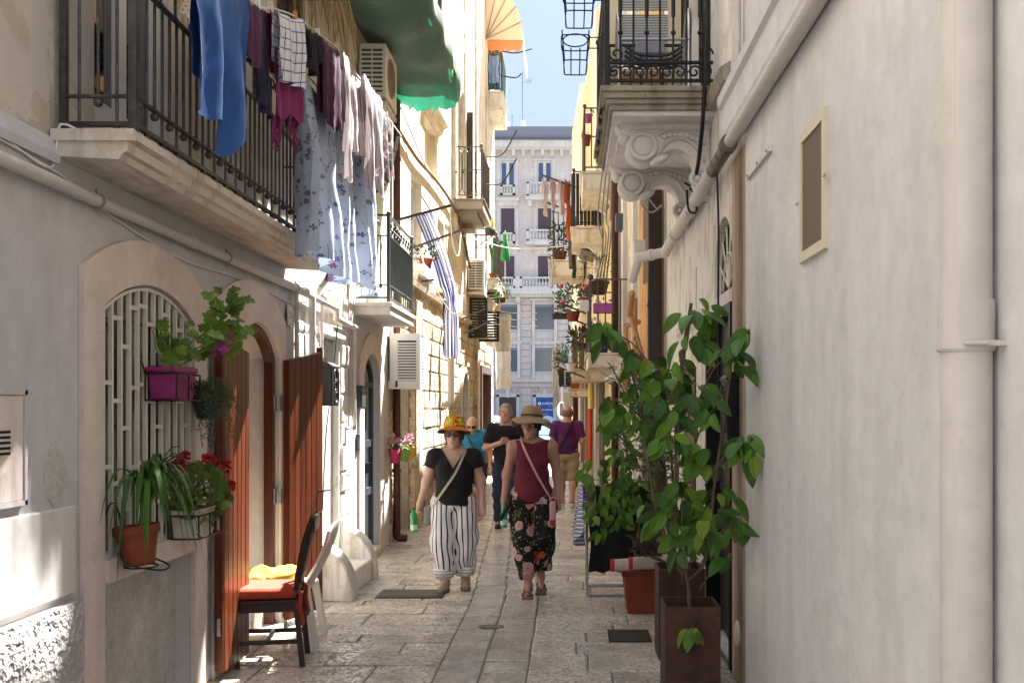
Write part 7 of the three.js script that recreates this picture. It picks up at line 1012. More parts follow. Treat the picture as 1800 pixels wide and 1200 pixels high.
// ---------------------------------------------------------------- plants on the arched window
function basket(name, label, pts, cat = 'pot holder') { const t = thing(name, label, cat, [pts[0].x, pts[0].y, pts[0].z], 'wall pot holders'); return t; }
{
  const wireRect = (y, x0, x1, d0, d1, r) => tube([P(x0, y, d0), P(x1, y, d0), P(x1, y, d1), P(x0, y, d1)], r, 50, 5, true, 0.1);
  const holder = (label, x0, x1, y0, y1, d0, d1) => { const t = thing('wire_holder', label, 'pot holder', [(x0 + x1) / 2, y0, -d0], 'wire pot holders on the window'), r = 0.005, m = mats.ironBlack; mesh('top_ring', wireRect(y1, x0, x1, d0, d1, r), m, t); mesh('bottom_ring', wireRect(y0, x0, x1, d0, d1, r), m, t); for (const [x, d] of [[x1, d0], [x1, d1], [x0, d0], [x0, d1], [x1, (d0 + d1) / 2]]) mesh('upright', rod(P(x, y0, d), P(x, y1, d), r, r, 5), m, t); mesh('hook', [tube([P(x0, y1, d0), P(x0 - 0.02, y1 + 0.06, d0), P(x0 - 0.05, y1 + 0.07, d0), P(x0 - 0.06, y1 + 0.02, d0)], r, 16, 5)], m, t); mesh('scroll', volute(spiral(P(x1 + 0.002, (y0 + y1) / 2, (d0 + d1) / 2 + 0.05), 0.035, 1.1, V(0, 0, -1), UPV, 0), 0.004), m, t); mesh('strut', [bar(P(x1, y0, d0 + 0.05), P(x0, y1, d0 + 0.05), 0.006)], m, t); };
  const trough = (label, c, x0, x1, y0, y1, d0, d1, m) => { const t = thing('planter_box', label, 'planter', [(x0 + x1) / 2, y0, -(d0 + d1) / 2], 'planter boxes on the window'); const g = rbox(x0, x1, y0, y1, d0, d1, 0.01, 2), p = g.attributes.position, cx = (x0 + x1) / 2, cz = -(d0 + d1) / 2; for (let i = 0; i < p.count; i++) { const k = 0.16 * (1 - (p.getY(i) - y0) / (y1 - y0)); p.setX(i, mix(p.getX(i), cx, k)); p.setZ(i, mix(p.getZ(i), cz, k * 0.7)); } g.computeVertexNormals(); mesh('box', g, m, t); mesh('rim', rbox(x0 - 0.008, x1 + 0.008, y1 - 0.03, y1, d0 - 0.008, d1 + 0.008, 0.008, 2), m, t); mesh('soil', box(x0 + 0.012, x1 - 0.012, y1 - 0.01, y1 + 0.004, d0 + 0.012, d1 - 0.012), mats.soil, t); };
  trough('magenta planter box on the arched window grille', 0, -2.285, -2.13, 1.79, 1.97, 5.38, 5.69, M('#a62a78', 0.5, { map: T.spots })); holder('black wire holder around the magenta planter', -2.285, -2.115, 1.785, 1.93, 5.365, 5.705);
  trough('white planter box with stained foot below the geranium', 0, -2.275, -2.12, 1.0, 1.16, 5.66, 5.98, M('#d5d2cb', 0.55, { map: T.worn })); holder('black wire holder around the white planter', -2.275, -2.10, 1.0, 1.13, 5.645, 5.995);
  // tilted terracotta pot with strap-leaved plant
  const pot = (r0, r1, h) => lathe([[0.001, 0], [r0, 0], [r0 + 0.002, 0.01], [r1 - 0.005, h - 0.045], [r1 + 0.006, h - 0.045], [r1 + 0.008, h], [r1 - 0.008, h], [r1 - 0.014, h - 0.03], [0.001, h - 0.03]], 24);
  const tp = thing('terracotta_pot', 'tilted terracotta pot hung low on the window', 'plant pot', [-2.16, 0.95, -5.02], 'pots on the window'); mesh('pot', pot(0.072, 0.105, 0.2).rotateZ(0.1).translate(-2.165, 0.955, -5.02), mats.terracotta, tp); mesh('soil', new THREE.CylinderGeometry(0.092, 0.092, 0.01, 20).rotateZ(0.1).translate(-2.18, 1.128, -5.02), mats.soil, tp);
  const ph = thing('wire_holder', 'black hooped wire holder of the terracotta pot', 'pot holder', [-2.16, 0.94, -5.02], 'wire pot holders on the window'); mesh('hoop', tube([P(-2.29, 1.2, 4.9), P(-2.25, 1.28, 4.9), P(-2.21, 1.2, 4.9), P(-2.2, 1.0, 4.9), P(-2.05, 0.94, 4.95), P(-2.05, 0.94, 5.1), P(-2.2, 1.0, 5.14), P(-2.29, 1.1, 5.14)], 0.005, 60, 5), mats.ironBlack, ph); mesh('floor_ring', new THREE.TorusGeometry(0.08, 0.005, 5, 24).rotateX(PI / 2).translate(-2.16, 0.948, -5.02), mats.ironBlack, ph);
  const sp = thing('strap_leaf_plant', 'strap leaved green plant spilling from the terracotta pot', 'plant', [-2.17, 1.12, -5.02], 'plants on the window'), bl = ['#55893a', '#659947', '#4c7d38', '#7fa85a'].map((c) => leafM(c, 0.25, 0.45));
  const strap = (len, w, out, dr) => { const pos = [], idx = [], uv = [], N = 12; for (let i = 0; i <= N; i++) { const t = i / N, x = out * t * len, y = len * (0.95 * t - dr * t * t * t * 1.35), ww = w * 0.5 * Math.min(1, (1 - t) * 3.2 + 0.03) * (0.55 + 0.45 * Math.min(1, t * 5)); for (const k of [-1, 0, 1]) { pos.push(x, y - (k === 0 ? 0.006 : 0), k * ww); uv.push(0.5 + 0.5 * k, t); } } for (let i = 0; i < N; i++) for (let k = 0; k < 2; k++) { const a = i * 3 + k; idx.push(a, a + 1, a + 3, a + 1, a + 4, a + 3); } const g = new THREE.BufferGeometry(); g.setAttribute('position', new THREE.Float32BufferAttribute(pos, 3)); g.setAttribute('uv', new THREE.Float32BufferAttribute(uv, 2)); g.setIndex(idx); g.computeVertexNormals(); return g; };
  mesh('stem', rod(P(-2.17, 1.1, 5.02), P(-2.15, 1.30, 5.05), 0.014, 0.012), M('#6d7a4a', 0.8), sp);
  for (let i = 0; i < 56; i++) { const a = rr(-2, 2), up = rnd(), g = strap(rr(0.34, 0.62), rr(0.022, 0.036), mix(0.75, 0.35, up) * rr(0.8, 1.15), mix(1.25, 0.25, up)); g.rotateY(a).translate(-2.15, 1.22 + 0.08 * rnd(), -5.05); mesh('leaf', g, pick(bl), sp, true); }
  // geranium with red blooms
  const gr = thing('red_geranium', 'bushy geranium with red flower heads in the white planter', 'plant', [-2.19, 1.16, -5.82], 'plants on the window'), rl = [shared(roundLeaf(0.032), true), shared(roundLeaf(0.026), true)], gm = ['#7f9a45', '#93ab55', '#6c8a3c', '#a5b765'].map((c) => leafM(c, 0.35, 0.7));
  for (let i = 0; i < 8; i++) mesh('stem', tube([P(-2.2, 1.15, 5.82), P(-2.19 + rr(-0.05, 0.08), 1.24, 5.82 + rr(-0.1, 0.1)), P(-2.17 + rr(-0.08, 0.13), rr(1.28, 1.42), 5.82 + rr(-0.17, 0.17))], 0.005, 10, 5), M('#6f8a48', 0.8), gr);
  for (let i = 0; i < 150; i++) { const u = rr(-1, 1), a = rnd() * 2 * PI, q = Math.sqrt(1 - u * u), p = P(-2.16 + 0.13 * q * Math.cos(a), 1.26 + 0.12 * u - (Math.cos(a) > 0.3 ? 0.03 : 0), 5.82 + 0.2 * q * Math.sin(a)); if (p.x < -2.29) continue; addLeaf(gr, pick(rl), pick(gm), p, V(Math.cos(a) * q, u + 0.2, Math.sin(a) * -q).add(V(rr(-0.5, 0.5), rr(-0.5, 0.5), rr(-0.5, 0.5))), V(0.4, 0.7, 1), rr(0.75, 1.25), rr(-0.6, 0.6)); }
  const petal = shared(roundLeaf(0.011, 6, 0.05), true), bloom = (parent, c, r, n, m, name = 'bloom') => { const gl = []; for (let i = 0; i < n; i++) { const d = V(rr(-1, 1), rr(-0.6, 1), rr(-1, 1)).normalize(), g = petal.clone(); g.applyMatrix4(new THREE.Matrix4().compose(c.clone().addScaledVector(d, r * rr(0.3, 0.8)), orient(d.clone().add(V(rr(-1, 1), rr(-1, 1), rr(-1, 1)).multiplyScalar(0.8)), d), V(1, 1, 1).multiplyScalar(rr(0.9, 1.5)))); gl.push(g); } return mesh(name, gl, m, parent, true); };
  const red = new THREE.MeshPhysicalMaterial({ color: S('#b3161f'), roughness: 0.7, transmission: 0.15, thickness: 0, side: THREE.DoubleSide }), pinkM = new THREE.MeshPhysicalMaterial({ color: S('#c94fae'), roughness: 0.7, transmission: 0.25, thickness: 0, side: THREE.DoubleSide });
  for (const c of [P(-2.24, 1.42, 5.72), P(-2.2, 1.46, 5.70), P(-2.12, 1.44, 5.86), P(-2.04, 1.40, 5.90), P(-2.01, 1.28, 5.88), P(-2.04, 1.22, 5.80), P(-2.22, 1.38, 5.66)]) bloom(gr, c, 0.035, 34, red);
  // ivy-leaved pelargonium climbing out of the magenta box, with a pink bloom
  const pg = thing('pink_pelargonium', 'lobed bright green plant with one pink bloom above magenta box', 'plant', [-2.2, 1.97, -5.5], 'plants on the window'), lob = [shared(leafGeo(0.10, 0.085, 0.4, 9, 5), true), shared(leafGeo(0.085, 0.075, 0.7, 9, 5), true)], lm = ['#86b234', '#9cc548', '#6f9a30', '#b4d56a'].map((c) => leafM(c, 0.45, 0.5));
  for (const q of [[P(-2.2, 1.96, 5.5), P(-2.18, 2.05, 5.6), P(-2.1, 2.12, 5.75), P(-2.03, 2.3, 5.85)], [P(-2.2, 1.96, 5.5), P(-2.2, 2.04, 5.48), P(-2.19, 2.13, 5.46)], [P(-2.2, 1.96, 5.55), P(-2.12, 2.06, 5.72), P(-2.06, 2.12, 5.8)], [P(-2.21, 1.96, 5.45), P(-2.24, 2.08, 5.40), P(-2.24, 2.16, 5.36)]]) mesh('stem', tube(q, 0.006, 16, 5), M('#8a8f55', 0.8), pg);
  for (const [x, y, d, r, n] of [[-2.02, 2.36, 5.86, 0.10, 20], [-2.06, 2.26, 5.84, 0.10, 18], [-2.10, 2.16, 5.74, 0.09, 14], [-2.0, 2.16, 5.86, 0.08, 12], [-2.19, 2.12, 5.50, 0.06, 9], [-2.15, 2.1, 5.56, 0.05, 5], [-2.22, 2.02, 5.42, 0.04, 4]]) for (let i = 0; i < n; i++) { const a = rnd() * 2 * PI, p = P(x + Math.cos(a) * r * rnd(), y + rr(-0.9, 0.9) * r, d + Math.sin(a) * r * rnd()); addLeaf(pg, pick(lob), pick(lm), p, V(Math.cos(a) * 0.7 + 0.15, rr(-0.9, 0.6), rr(-0.3, 0.6)), V(rr(-0.2, 0.6), rr(0.3, 1), 0.8), rr(0.6, 1.05), rr(-0.4, 0.4)); }
  for (const c of [P(-2.03, 2.13, 5.80), P(-2.02, 2.10, 5.81), P(-2.05, 2.08, 5.79), P(-2.0, 2.15, 5.82)]) bloom(pg, c, 0.034, 22, pinkM);
  // dark pot with a fine trailing plant
  const dp = thing('dark_pot', 'dark hanging pot behind the magenta planter', 'plant pot', [-2.16, 1.66, -5.95], 'pots on the window'); mesh('pot', pot(0.06, 0.09, 0.14).translate(-2.17, 1.68, -5.97), M('#2c3a36', 0.6), dp); mesh('hanger', [rod(P(-2.17, 1.82, 5.88), P(-2.29, 1.95, 5.97), 0.004), rod(P(-2.17, 1.82, 6.06), P(-2.29, 1.95, 5.97), 0.004)], mats.ironBlack, dp);
  const tr = thing('trailing_plant', 'fuzzy dark green trailing plant hanging before the door leaf', 'plant', [-2.15, 1.5, -6.0], 'plants on the window'), fl = []; const tiny = leafGeo(0.022, 0.009, 0.4, 2);
  for (let s = 0; s < 46; s++) { const a = rnd() * 2 * PI, crv = new THREE.CatmullRomCurve3([P(-2.16, 1.82, 5.97), P(-2.15 + 0.08 * Math.cos(a), 1.86 + rr(-0.03, 0.06), 5.98 + 0.09 * Math.sin(a)), P(-2.13 + 0.15 * Math.cos(a) * rnd() + 0.02, rr(1.5, 1.8), 6.0 + 0.13 * Math.sin(a))]); if (s < 14) mesh('runner', new THREE.TubeGeometry(crv, 10, 0.002, 4), M('#55602f', 0.9), tr); for (let i = 0; i < 34; i++) { const g = tiny.clone(), p = crv.getPoint(rr(0.25, 1)).add(V(rr(-0.012, 0.012), rr(-0.012, 0.012), rr(-0.012, 0.012))); g.applyMatrix4(new THREE.Matrix4().compose(p, orient(V(rr(-1, 1), rr(-1, 0.5), rr(-1, 1)), V(0.3, 0.5, 1)), V(1, 1, 1))); fl.push(g); } }
  mesh('foliage', fl, leafM('#62702f', 0.3, 0.7), tr, true).userData.kind = 'stuff';
  // hanging pots of pale pink flowers by the downpipe
  const pf = thing('flower_pots', 'pink yellow and green hanging pots with pale pink flowers', 'planter', [-2.16, 1.1, -12.6]); [['#c93a6f', -2.2, 12.55], ['#7fa64a', -2.1, 12.6], ['#e0a92c', -2.05, 12.68]].forEach(([c, x, d], i) => mesh('pot', lathe([[0.001, 0], [0.05, 0], [0.075, 0.17], [0.001, 0.17]], 14).rotateZ(i ? -0.25 : 0.05).translate(x, 1.04 + i * 0.02, -d), M(c, 0.6), pf));
  const lg = []; for (let i = 0; i < 90; i++) { const g = leafGeo(0.05, 0.025, 0.5, 3), a = rnd() * 2 * PI, p = P(-2.13 + 0.15 * Math.cos(a) * rnd(), 1.25 + rr(-0.05, 0.1), 12.6 + 0.12 * Math.sin(a)); g.applyMatrix4(new THREE.Matrix4().compose(p, orient(V(Math.cos(a), rr(-0.4, 0.8), Math.sin(a)), V(0, 0.5, 1)), V(1, 1, 1))); lg.push(g); } mesh('foliage', lg, leafM('#4b7a33', 0.3), pf, true).userData.kind = 'stuff';
  const pk = new THREE.MeshPhysicalMaterial({ color: S('#dca3b4'), roughness: 0.8, transmission: 0.2, thickness: 0, side: THREE.DoubleSide }); for (let i = 0; i < 16; i++) { const g = bloom(pf, P(-2.14 + rr(-0.15, 0.16), 1.34 + rr(-0.05, 0.06), 12.55 + rr(-0.1, 0.1)), 0.024, 14, pk, 'bloom'); g.scale.setScalar(1); }
}
// ---------------------------------------------------------------- small pots and flowers on the far balconies
function tuft(parent, c, r, n, size, m, name = 'foliage', narrow = 0.45, up = 0.3) { const l = []; for (let i = 0; i < n; i++) { const d = V(rr(-1, 1), rr(-0.7, 1), rr(-1, 1)), p = c.clone().add(V(d.x * r.x, d.y * r.y, d.z * r.z)), g = leafGeo(size, size * narrow, 0.5, 3); g.applyMatrix4(new THREE.Matrix4().compose(p, orient(V(d.x + rr(-0.6, 0.6), d.y + up + rr(-0.6, 0.6), d.z + rr(-0.6, 0.6)), V(0, 0.4, 1)), V(1, 1, 1).multiplyScalar(rr(0.6, 1.3)))); l.push(g); } const q = mesh(name, l, m, parent, true); q.userData.kind = 'stuff'; return q; }
function potPlant(name, label, x, y, d, r, h, potM, rad, n, size, leafMat, o = {}) { const t = thing(name, label, 'potted plant', [x, y, -d], 'potted plants on far balconies'); mesh('pot', (o.box ? rbox(x - r, x + r, y, y + h, d - r * 0.6, d + r * 0.6, 0.01, 1) : lathe([[0.001, 0], [r * 0.72, 0], [r, h * 0.85], [r * 1.1, h * 0.85], [r * 1.1, h], [0.001, h]], 14).translate(x, y, -d)), potM, t); tuft(t, P(x + (o.dx ?? 0), y + h + rad.y * 0.75, d), rad, n, size, leafMat, 'foliage', o.narrow ?? 0.45, o.up ?? 0.3); if (o.bloom) for (let i = 0; i < o.nb; i++) mesh('bloom', new THREE.SphereGeometry(0.032, 7, 5).scale(1.1, 0.8, 0.9).translate(x + (o.dx ?? 0) + rr(-1, 1) * rad.x, y + h + rad.y * rr(0.5, 1.8), -(d + rr(-1, 0.2) * rad.z)), o.bloom, t); return t; }
{
  const tc = mats.terracotta, wp = mats.whitePaint, lg = leafM('#4a6b2d', 0.35), lp = leafM('#6b833c', 0.4), ld = leafM('#3a5327', 0.3), dry = leafM('#695e3d', 0.25, 0.8), pinkB = M('#d2426f', 0.7), redB = M('#a02a36', 0.7);
  potPlant('petunia_pot', 'terracotta pot with bright pink petunias on the shelf arms', 0.06, 2.98, 14.3, 0.1, 0.14, tc, V(0.22, 0.2, 0.18), 220, 0.06, lp, { bloom: pinkB, nb: 11 });
  potPlant('white_pot', 'white square pot with greenery beside the petunias', 0.22, 3.1, 14.0, 0.07, 0.15, wp, V(0.09, 0.07, 0.08), 60, 0.05, lg, { box: true });
  potPlant('trailing_pot', 'brown trough with trailing green leaves at the arm tips', -0.12, 3.02, 14.4, 0.12, 0.08, mats.woodBrown, V(0.12, 0.16, 0.1), 90, 0.05, leafM('#60753e', 0.4), { box: true, dx: 0.02 });
  potPlant('fern_pot', 'white pot with feathery yellow green fern on lower arms', 0.03, 2.3, 15.6, 0.08, 0.13, wp, V(0.2, 0.16, 0.14), 240, 0.06, leafM('#7a8535', 0.45), { narrow: 0.25 });
  potPlant('trailing_fern', 'trailing fern left of the feathery fern', -0.13, 2.25, 15.7, 0.06, 0.1, mats.woodBrown, V(0.1, 0.15, 0.1), 110, 0.05, leafM('#6b7842', 0.4), { narrow: 0.3 });
  potPlant('purple_planter', 'bright purple long planter on the flower balcony rail', 0.46, 3.02, 13.5, 0.13, 0.13, M('#9a4a8e', 0.5), V(0.1, 0.03, 0.04), 24, 0.04, lg, { box: true });
  potPlant('dry_basket', 'hanging basket of dry brown twigs above the purple planter', 0.42, 3.32, 13.9, 0.14, 0.18, M('#5a4433', 0.9, { map: T.spots }), V(0.24, 0.2, 0.2), 260, 0.06, dry, { narrow: 0.14, up: 0.4 });
  potPlant('lime_pot', 'lime green pot with slim plant on flower balcony floor', 0.34, 2.49, 13.7, 0.06, 0.17, M('#a2b23c', 0.5), V(0.09, 0.16, 0.08), 80, 0.05, ld, { narrow: 0.2, up: 0.8 });
  potPlant('blue_pot', 'dark blue pot on flower balcony floor', 0.47, 2.49, 13.65, 0.08, 0.19, M('#2b3668', 0.5), V(0.08, 0.08, 0.07), 50, 0.05, lg);
  potPlant('dark_leaf_pot', 'black leaved pot plant above the wooden slats', 0.2, 2.62, 15.8, 0.07, 0.14, M('#20221f', 0.7), V(0.18, 0.12, 0.1), 110, 0.09, leafM('#1d2918', 0.2), { narrow: 0.3 });
  potPlant('balcony_shrub', 'terracotta pot with leafy shrub on white box balcony', -0.17, 4.68, 20.0, 0.13, 0.19, tc, V(0.22, 0.3, 0.2), 260, 0.07, ld);
  potPlant('small_plant', 'small pale potted plant left of the terracotta shrub', -0.3, 4.68, 20.1, 0.06, 0.1, wp, V(0.1, 0.1, 0.1), 70, 0.05, leafM('#6c7846', 0.35));
  potPlant('pink_pot', 'small pink pot on the highest right balcony', 0.29, 5.95, 14.72, 0.06, 0.12, M('#b3487c', 0.5), V(0.06, 0.03, 0.06), 20, 0.04, lg);
  potPlant('brown_pot', 'brown clay pot below the small pink one', 0.26, 5.62, 14.75, 0.07, 0.15, tc, V(0.05, 0.02, 0.05), 12, 0.03, lg);
  potPlant('low_pot', 'small terracotta pot on the lowest far right balcony', 0.12, 2.1, 19.1, 0.09, 0.15, tc, V(0.12, 0.1, 0.1), 90, 0.06, ld, { box: true });
  potPlant('sill_pot', 'terracotta pot with basil on the white window box', -2.12, 3.80, 14.75, 0.1, 0.15, tc, V(0.16, 0.1, 0.14), 120, 0.06, ld);
  potPlant('fern_basket', 'bright green fern spilling below the far cactus balcony', -1.42, 3.98, 21.3, 0.07, 0.1, mats.woodBrown, V(0.16, 0.2, 0.14), 220, 0.07, leafM('#7c9c39', 0.5), { narrow: 0.2, up: -0.5 });
  const ca = thing('cactus', 'tall branching cactus in a small pot on the far left balcony', 'potted plant', [-1.66, 4.55, -21.9], 'potted plants on far balconies'), cm = M('#4f6b45', 0.8); mesh('pot', lathe([[0.001, 0], [0.08, 0], [0.11, 0.14], [0.001, 0.14]], 14).translate(-1.66, 4.55, -21.9), tc, ca);
  for (const [a, b, r] of [[P(-1.66, 4.65, 21.9), P(-1.64, 5.45, 21.9), 0.05], [P(-1.66, 4.9, 21.9), P(-1.74, 5.3, 21.9), 0.04], [P(-1.65, 5.0, 21.9), P(-1.57, 5.35, 21.9), 0.035]]) mesh('arm', [rod(a, b, r, r * 0.8, 8), ball(b, r * 0.8)], cm, ca);
  const yp = thing('yellow_cactus', 'pot of yellow green cactus on top of the far rail', 'potted plant', [-1.72, 5.5, -21.7], 'potted plants on far balconies'); mesh('pot', lathe([[0.001, 0], [0.1, 0], [0.13, 0.14], [0.001, 0.14]], 12).translate(-1.72, 5.5, -21.7), M('#2b2b28', 0.7), yp); for (const x of [-1.77, -1.68]) mesh('arm', lathe([[0.04, 0], [0.05, 0.12], [0.03, 0.24], [0.001, 0.27]], 8).translate(x, 5.62, -21.7), M('#b9b04a', 0.8), yp);
  single('pot_support', 'iron bracket holding the yellow cactus pot', 'bracket', [bar(P(-2.05, 5.49, 21.7), P(-1.6, 5.49, 21.7), 0.03), bar(P(-2.05, 5.2, 21.7), P(-1.65, 5.49, 21.7), 0.02)], mats.iron, 'clothesline brackets');
  const tb = thing('teal_bag', 'small teal net bag hanging under the ferns', 'bag', [-0.1, 2.85, -18.5]); mesh('bag', lathe([[0.001, 0], [0.08, 0.02], [0.1, 0.12], [0.04, 0.24], [0.02, 0.26]], 12).translate(-0.1, 2.55, -18.5), M('#4f9c94', 0.8), tb); mesh('cord', rod(P(-0.1, 2.8, 18.5), P(-0.05, 3.1, 18.5), 0.005), mats.ropeWhite, tb);
}
// ================================================================ PEOPLE
// distance fields meshed with surface nets
const smin = (a, b, k) => { const h = Math.max(k - Math.abs(a - b), 0) / k; return Math.min(a, b) - h * h * k * 0.25; };
const smax = (a, b, k) => -smin(-a, -b, k);
function bone(a, b, ra, rb) { const ax = a[0], ay = a[1], az = a[2], bx = b[0] - ax, by = b[1] - ay, bz = b[2] - az, L = bx * bx + by * by + bz * bz || 1e-9; return (x, y, z) => { const px = x - ax, py = y - ay, pz = z - az, t = clamp((px * bx + py * by + pz * bz) / L, 0, 1), dx = px - t * bx, dy = py - t * by, dz = pz - t * bz; return Math.sqrt(dx * dx + dy * dy + dz * dz) - (ra + (rb - ra) * t); }; }
function egg(c, r) { const [cx, cy, cz] = c, [rx, ry, rz] = r; return (x, y, z) => { const a = (x - cx) / rx, b = (y - cy) / ry, e = (z - cz) / rz, k0 = Math.sqrt(a * a + b * b + e * e), a2 = a / rx, b2 = b / ry, e2 = e / rz, k1 = Math.sqrt(a2 * a2 + b2 * b2 + e2 * e2); return k1 < 1e-9 ? -Math.min(rx, ry, rz) : k0 * (k0 - 1) / k1; }; }
const blend = (list, k) => (x, y, z) => { let d = list[0](x, y, z); for (let i = 1; i < list.length; i++) d = smin(d, list[i](x, y, z), k); return d; };
function nets(f, lo, hi, s) {
  const nx = Math.ceil((hi[0] - lo[0]) / s) + 1, ny = Math.ceil((hi[1] - lo[1]) / s) + 1, nz = Math.ceil((hi[2] - lo[2]) / s) + 1, F = new Float32Array(nx * ny * nz);
  for (let k = 0, i = 0; k < nz; k++) for (let j = 0; j < ny; j++) for (let q = 0; q < nx; q++, i++) F[i] = f(lo[0] + q * s, lo[1] + j * s, lo[2] + k * s);
  const id = new Int32Array(nx * ny * nz).fill(-1), pos = [], nor = [], idx = [], at = (a, b, c) => a + nx * (b + ny * c), off = []; for (let c = 0; c < 8; c++) off.push([c & 1, (c >> 1) & 1, c >> 2]);
  const edges = []; for (let a = 0; a < 8; a++) for (let b = a + 1; b < 8; b++) if ([1, 2, 4].includes(a ^ b)) edges.push([a, b]);
  for (let k = 0; k < nz - 1; k++) for (let j = 0; j < ny - 1; j++) for (let q = 0; q < nx - 1; q++) {
    let m = 0; const v = []; for (let c = 0; c < 8; c++) { const w = F[at(q + off[c][0], j + off[c][1], k + off[c][2])]; v.push(w); if (w < 0) m |= 1 << c; } if (m === 0 || m === 255) continue;
    let x = 0, y = 0, z = 0, n = 0; for (const [a, b] of edges) if ((v[a] < 0) !== (v[b] < 0)) { const t = v[a] / (v[a] - v[b]); x += off[a][0] + t * (off[b][0] - off[a][0]); y += off[a][1] + t * (off[b][1] - off[a][1]); z += off[a][2] + t * (off[b][2] - off[a][2]); n++; }
    id[at(q, j, k)] = pos.length / 3; const X = lo[0] + (q + x / n) * s, Y = lo[1] + (j + y / n) * s, Z = lo[2] + (k + z / n) * s, e = s * 0.5; pos.push(X, Y, Z);
    const g = V(f(X + e, Y, Z) - f(X - e, Y, Z), f(X, Y + e, Z) - f(X, Y - e, Z), f(X, Y, Z + e) - f(X, Y, Z - e)).normalize(); nor.push(g.x, g.y, g.z);
  }
  const quad = (a, b, c, d, flip) => { if (a < 0 || b < 0 || c < 0 || d < 0) return; if (flip) idx.push(a, c, b, a, d, c); else idx.push(a, b, c, a, c, d); };
  for (let k = 1; k < nz - 1; k++) for (let j = 1; j < ny - 1; j++) for (let q = 1; q < nx - 1; q++) { const w = F[at(q, j, k)] < 0; if (w !== F[at(q + 1, j, k)] < 0) quad(id[at(q, j - 1, k - 1)], id[at(q, j, k - 1)], id[at(q, j, k)], id[at(q, j - 1, k)], !w); if (w !== F[at(q, j + 1, k)] < 0) quad(id[at(q - 1, j, k - 1)], id[at(q - 1, j, k)], id[at(q, j, k)], id[at(q, j, k - 1)], !w); if (w !== F[at(q, j, k + 1)] < 0) quad(id[at(q - 1, j - 1, k)], id[at(q, j - 1, k)], id[at(q, j, k)], id[at(q - 1, j, k)], !w); }
  const g = new THREE.BufferGeometry(); g.setAttribute('position', new THREE.Float32BufferAttribute(pos, 3)); g.setAttribute('normal', new THREE.Float32BufferAttribute(nor, 3)); g.setIndex(idx); return g;
}
function paint(g, fn) { const p = g.attributes.position, c = new Float32Array(p.count * 3); for (let i = 0; i < p.count; i++) { const k = fn(p.getX(i), p.getY(i), p.getZ(i)); c[3 * i] = k.r; c[3 * i + 1] = k.g; c[3 * i + 2] = k.b; } g.setAttribute('color', new THREE.BufferAttribute(c, 3)); return g; }
function uvFrom(g, fn) { const k = g.toNonIndexed(), p = k.attributes.position, uv = new Float32Array(p.count * 2); for (let i = 0; i < p.count; i += 3) { const a = []; for (let j = 0; j < 3; j++) a.push(fn(p.getX(i + j), p.getY(i + j), p.getZ(i + j))); for (let j = 1; j < 3; j++) { const per = a[0][2]; if (a[j][0] - a[0][0] > per / 2) a[j][0] -= per; if (a[0][0] - a[j][0] > per / 2) a[j][0] += per; } for (let j = 0; j < 3; j++) { uv[2 * (i + j)] = a[j][0]; uv[2 * (i + j) + 1] = a[j][1]; } } k.setAttribute('uv', new THREE.BufferAttribute(uv, 2)); return k; }
function rawMesh(name, g, mat, parent) { const m = new THREE.Mesh(g, mat); m.name = name; m.castShadow = m.receiveShadow = true; parent.add(m); return m; }
const lerp3 = (a, b, t) => [mix(a[0], b[0], t), mix(a[1], b[1], t), mix(a[2], b[2], t)], add3 = (a, b) => [a[0] + b[0], a[1] + b[1], a[2] + b[2]];
// a hand: palm and five bent fingers. wr = wrist, dir = along the hand, pal = palm normal, s = size, curl 0..1, side: +1 thumb to +cross
function handField(wr, dir, pal, s, curl, tside) {
  const D = V(...dir).normalize(), N = V(...pal); N.addScaledVector(D, -N.dot(D)).normalize(); const X = V(0, 0, 0).crossVectors(D, N).multiplyScalar(tside), W = V(...wr), at = (d, x, n) => W.clone().addScaledVector(D, d * s).addScaledVector(X, x * s).addScaledVector(N, n * s).toArray(), L = [];
  L.push(bone(at(0.01, 0, 0), at(0.085, 0.018, 0), 0.026 * s, 0.022 * s), bone(at(0.01, 0, 0), at(0.085, -0.02, 0), 0.026 * s, 0.02 * s));
  const fs = [[0.030, 0.088, 0.070, 0.0088], [0.010, 0.094, 0.078, 0.0092], [-0.011, 0.090, 0.072, 0.0088], [-0.030, 0.080, 0.056, 0.0078]], F = [];
  for (const [x, b, l, r] of fs) { const c = curl, k1 = at(b, x, 0.0), k2 = at(b + l * 0.5 * Math.cos(c * 1.1), x * 1.05, l * 0.5 * Math.sin(c * 1.1)), k3 = at(b + l * (0.5 * Math.cos(c * 1.1) + 0.3 * Math.cos(c * 2.3)), x * 1.05, l * (0.5 * Math.sin(c * 1.1) + 0.3 * Math.sin(c * 2.3))), k4 = at(b + l * (0.5 * Math.cos(c * 1.1) + 0.3 * Math.cos(c * 2.3) + 0.2 * Math.cos(c * 3)), x * 1.05, l * (0.5 * Math.sin(c * 1.1) + 0.3 * Math.sin(c * 2.3) + 0.2 * Math.sin(c * 3))); F.push(bone(k1, k2, r * s, r * s * 0.95), bone(k2, k3, r * s * 0.95, r * s * 0.88), bone(k3, k4, r * s * 0.88, r * s * 0.75)); }
  const t1 = at(0.028, 0.026, 0.006), t2 = at(0.055, 0.050, 0.014), t3 = at(0.085, 0.052 - 0.02 * curl, 0.018 + 0.02 * curl); F.push(bone(t1, t2, 0.0125 * s, 0.0105 * s), bone(t2, t3, 0.0105 * s, 0.0085 * s));
  const palm = blend(L, 0.02 * s), fing = blend(F, 0.004 * s); return (x, y, z) => smin(palm(x, y, z), fing(x, y, z), 0.010 * s);
}
const skinMat = (c) => new THREE.MeshPhysicalMaterial({ color: new THREE.Color(1, 1, 1), vertexColors: true, roughness: 0.55, sheen: 0.2 });
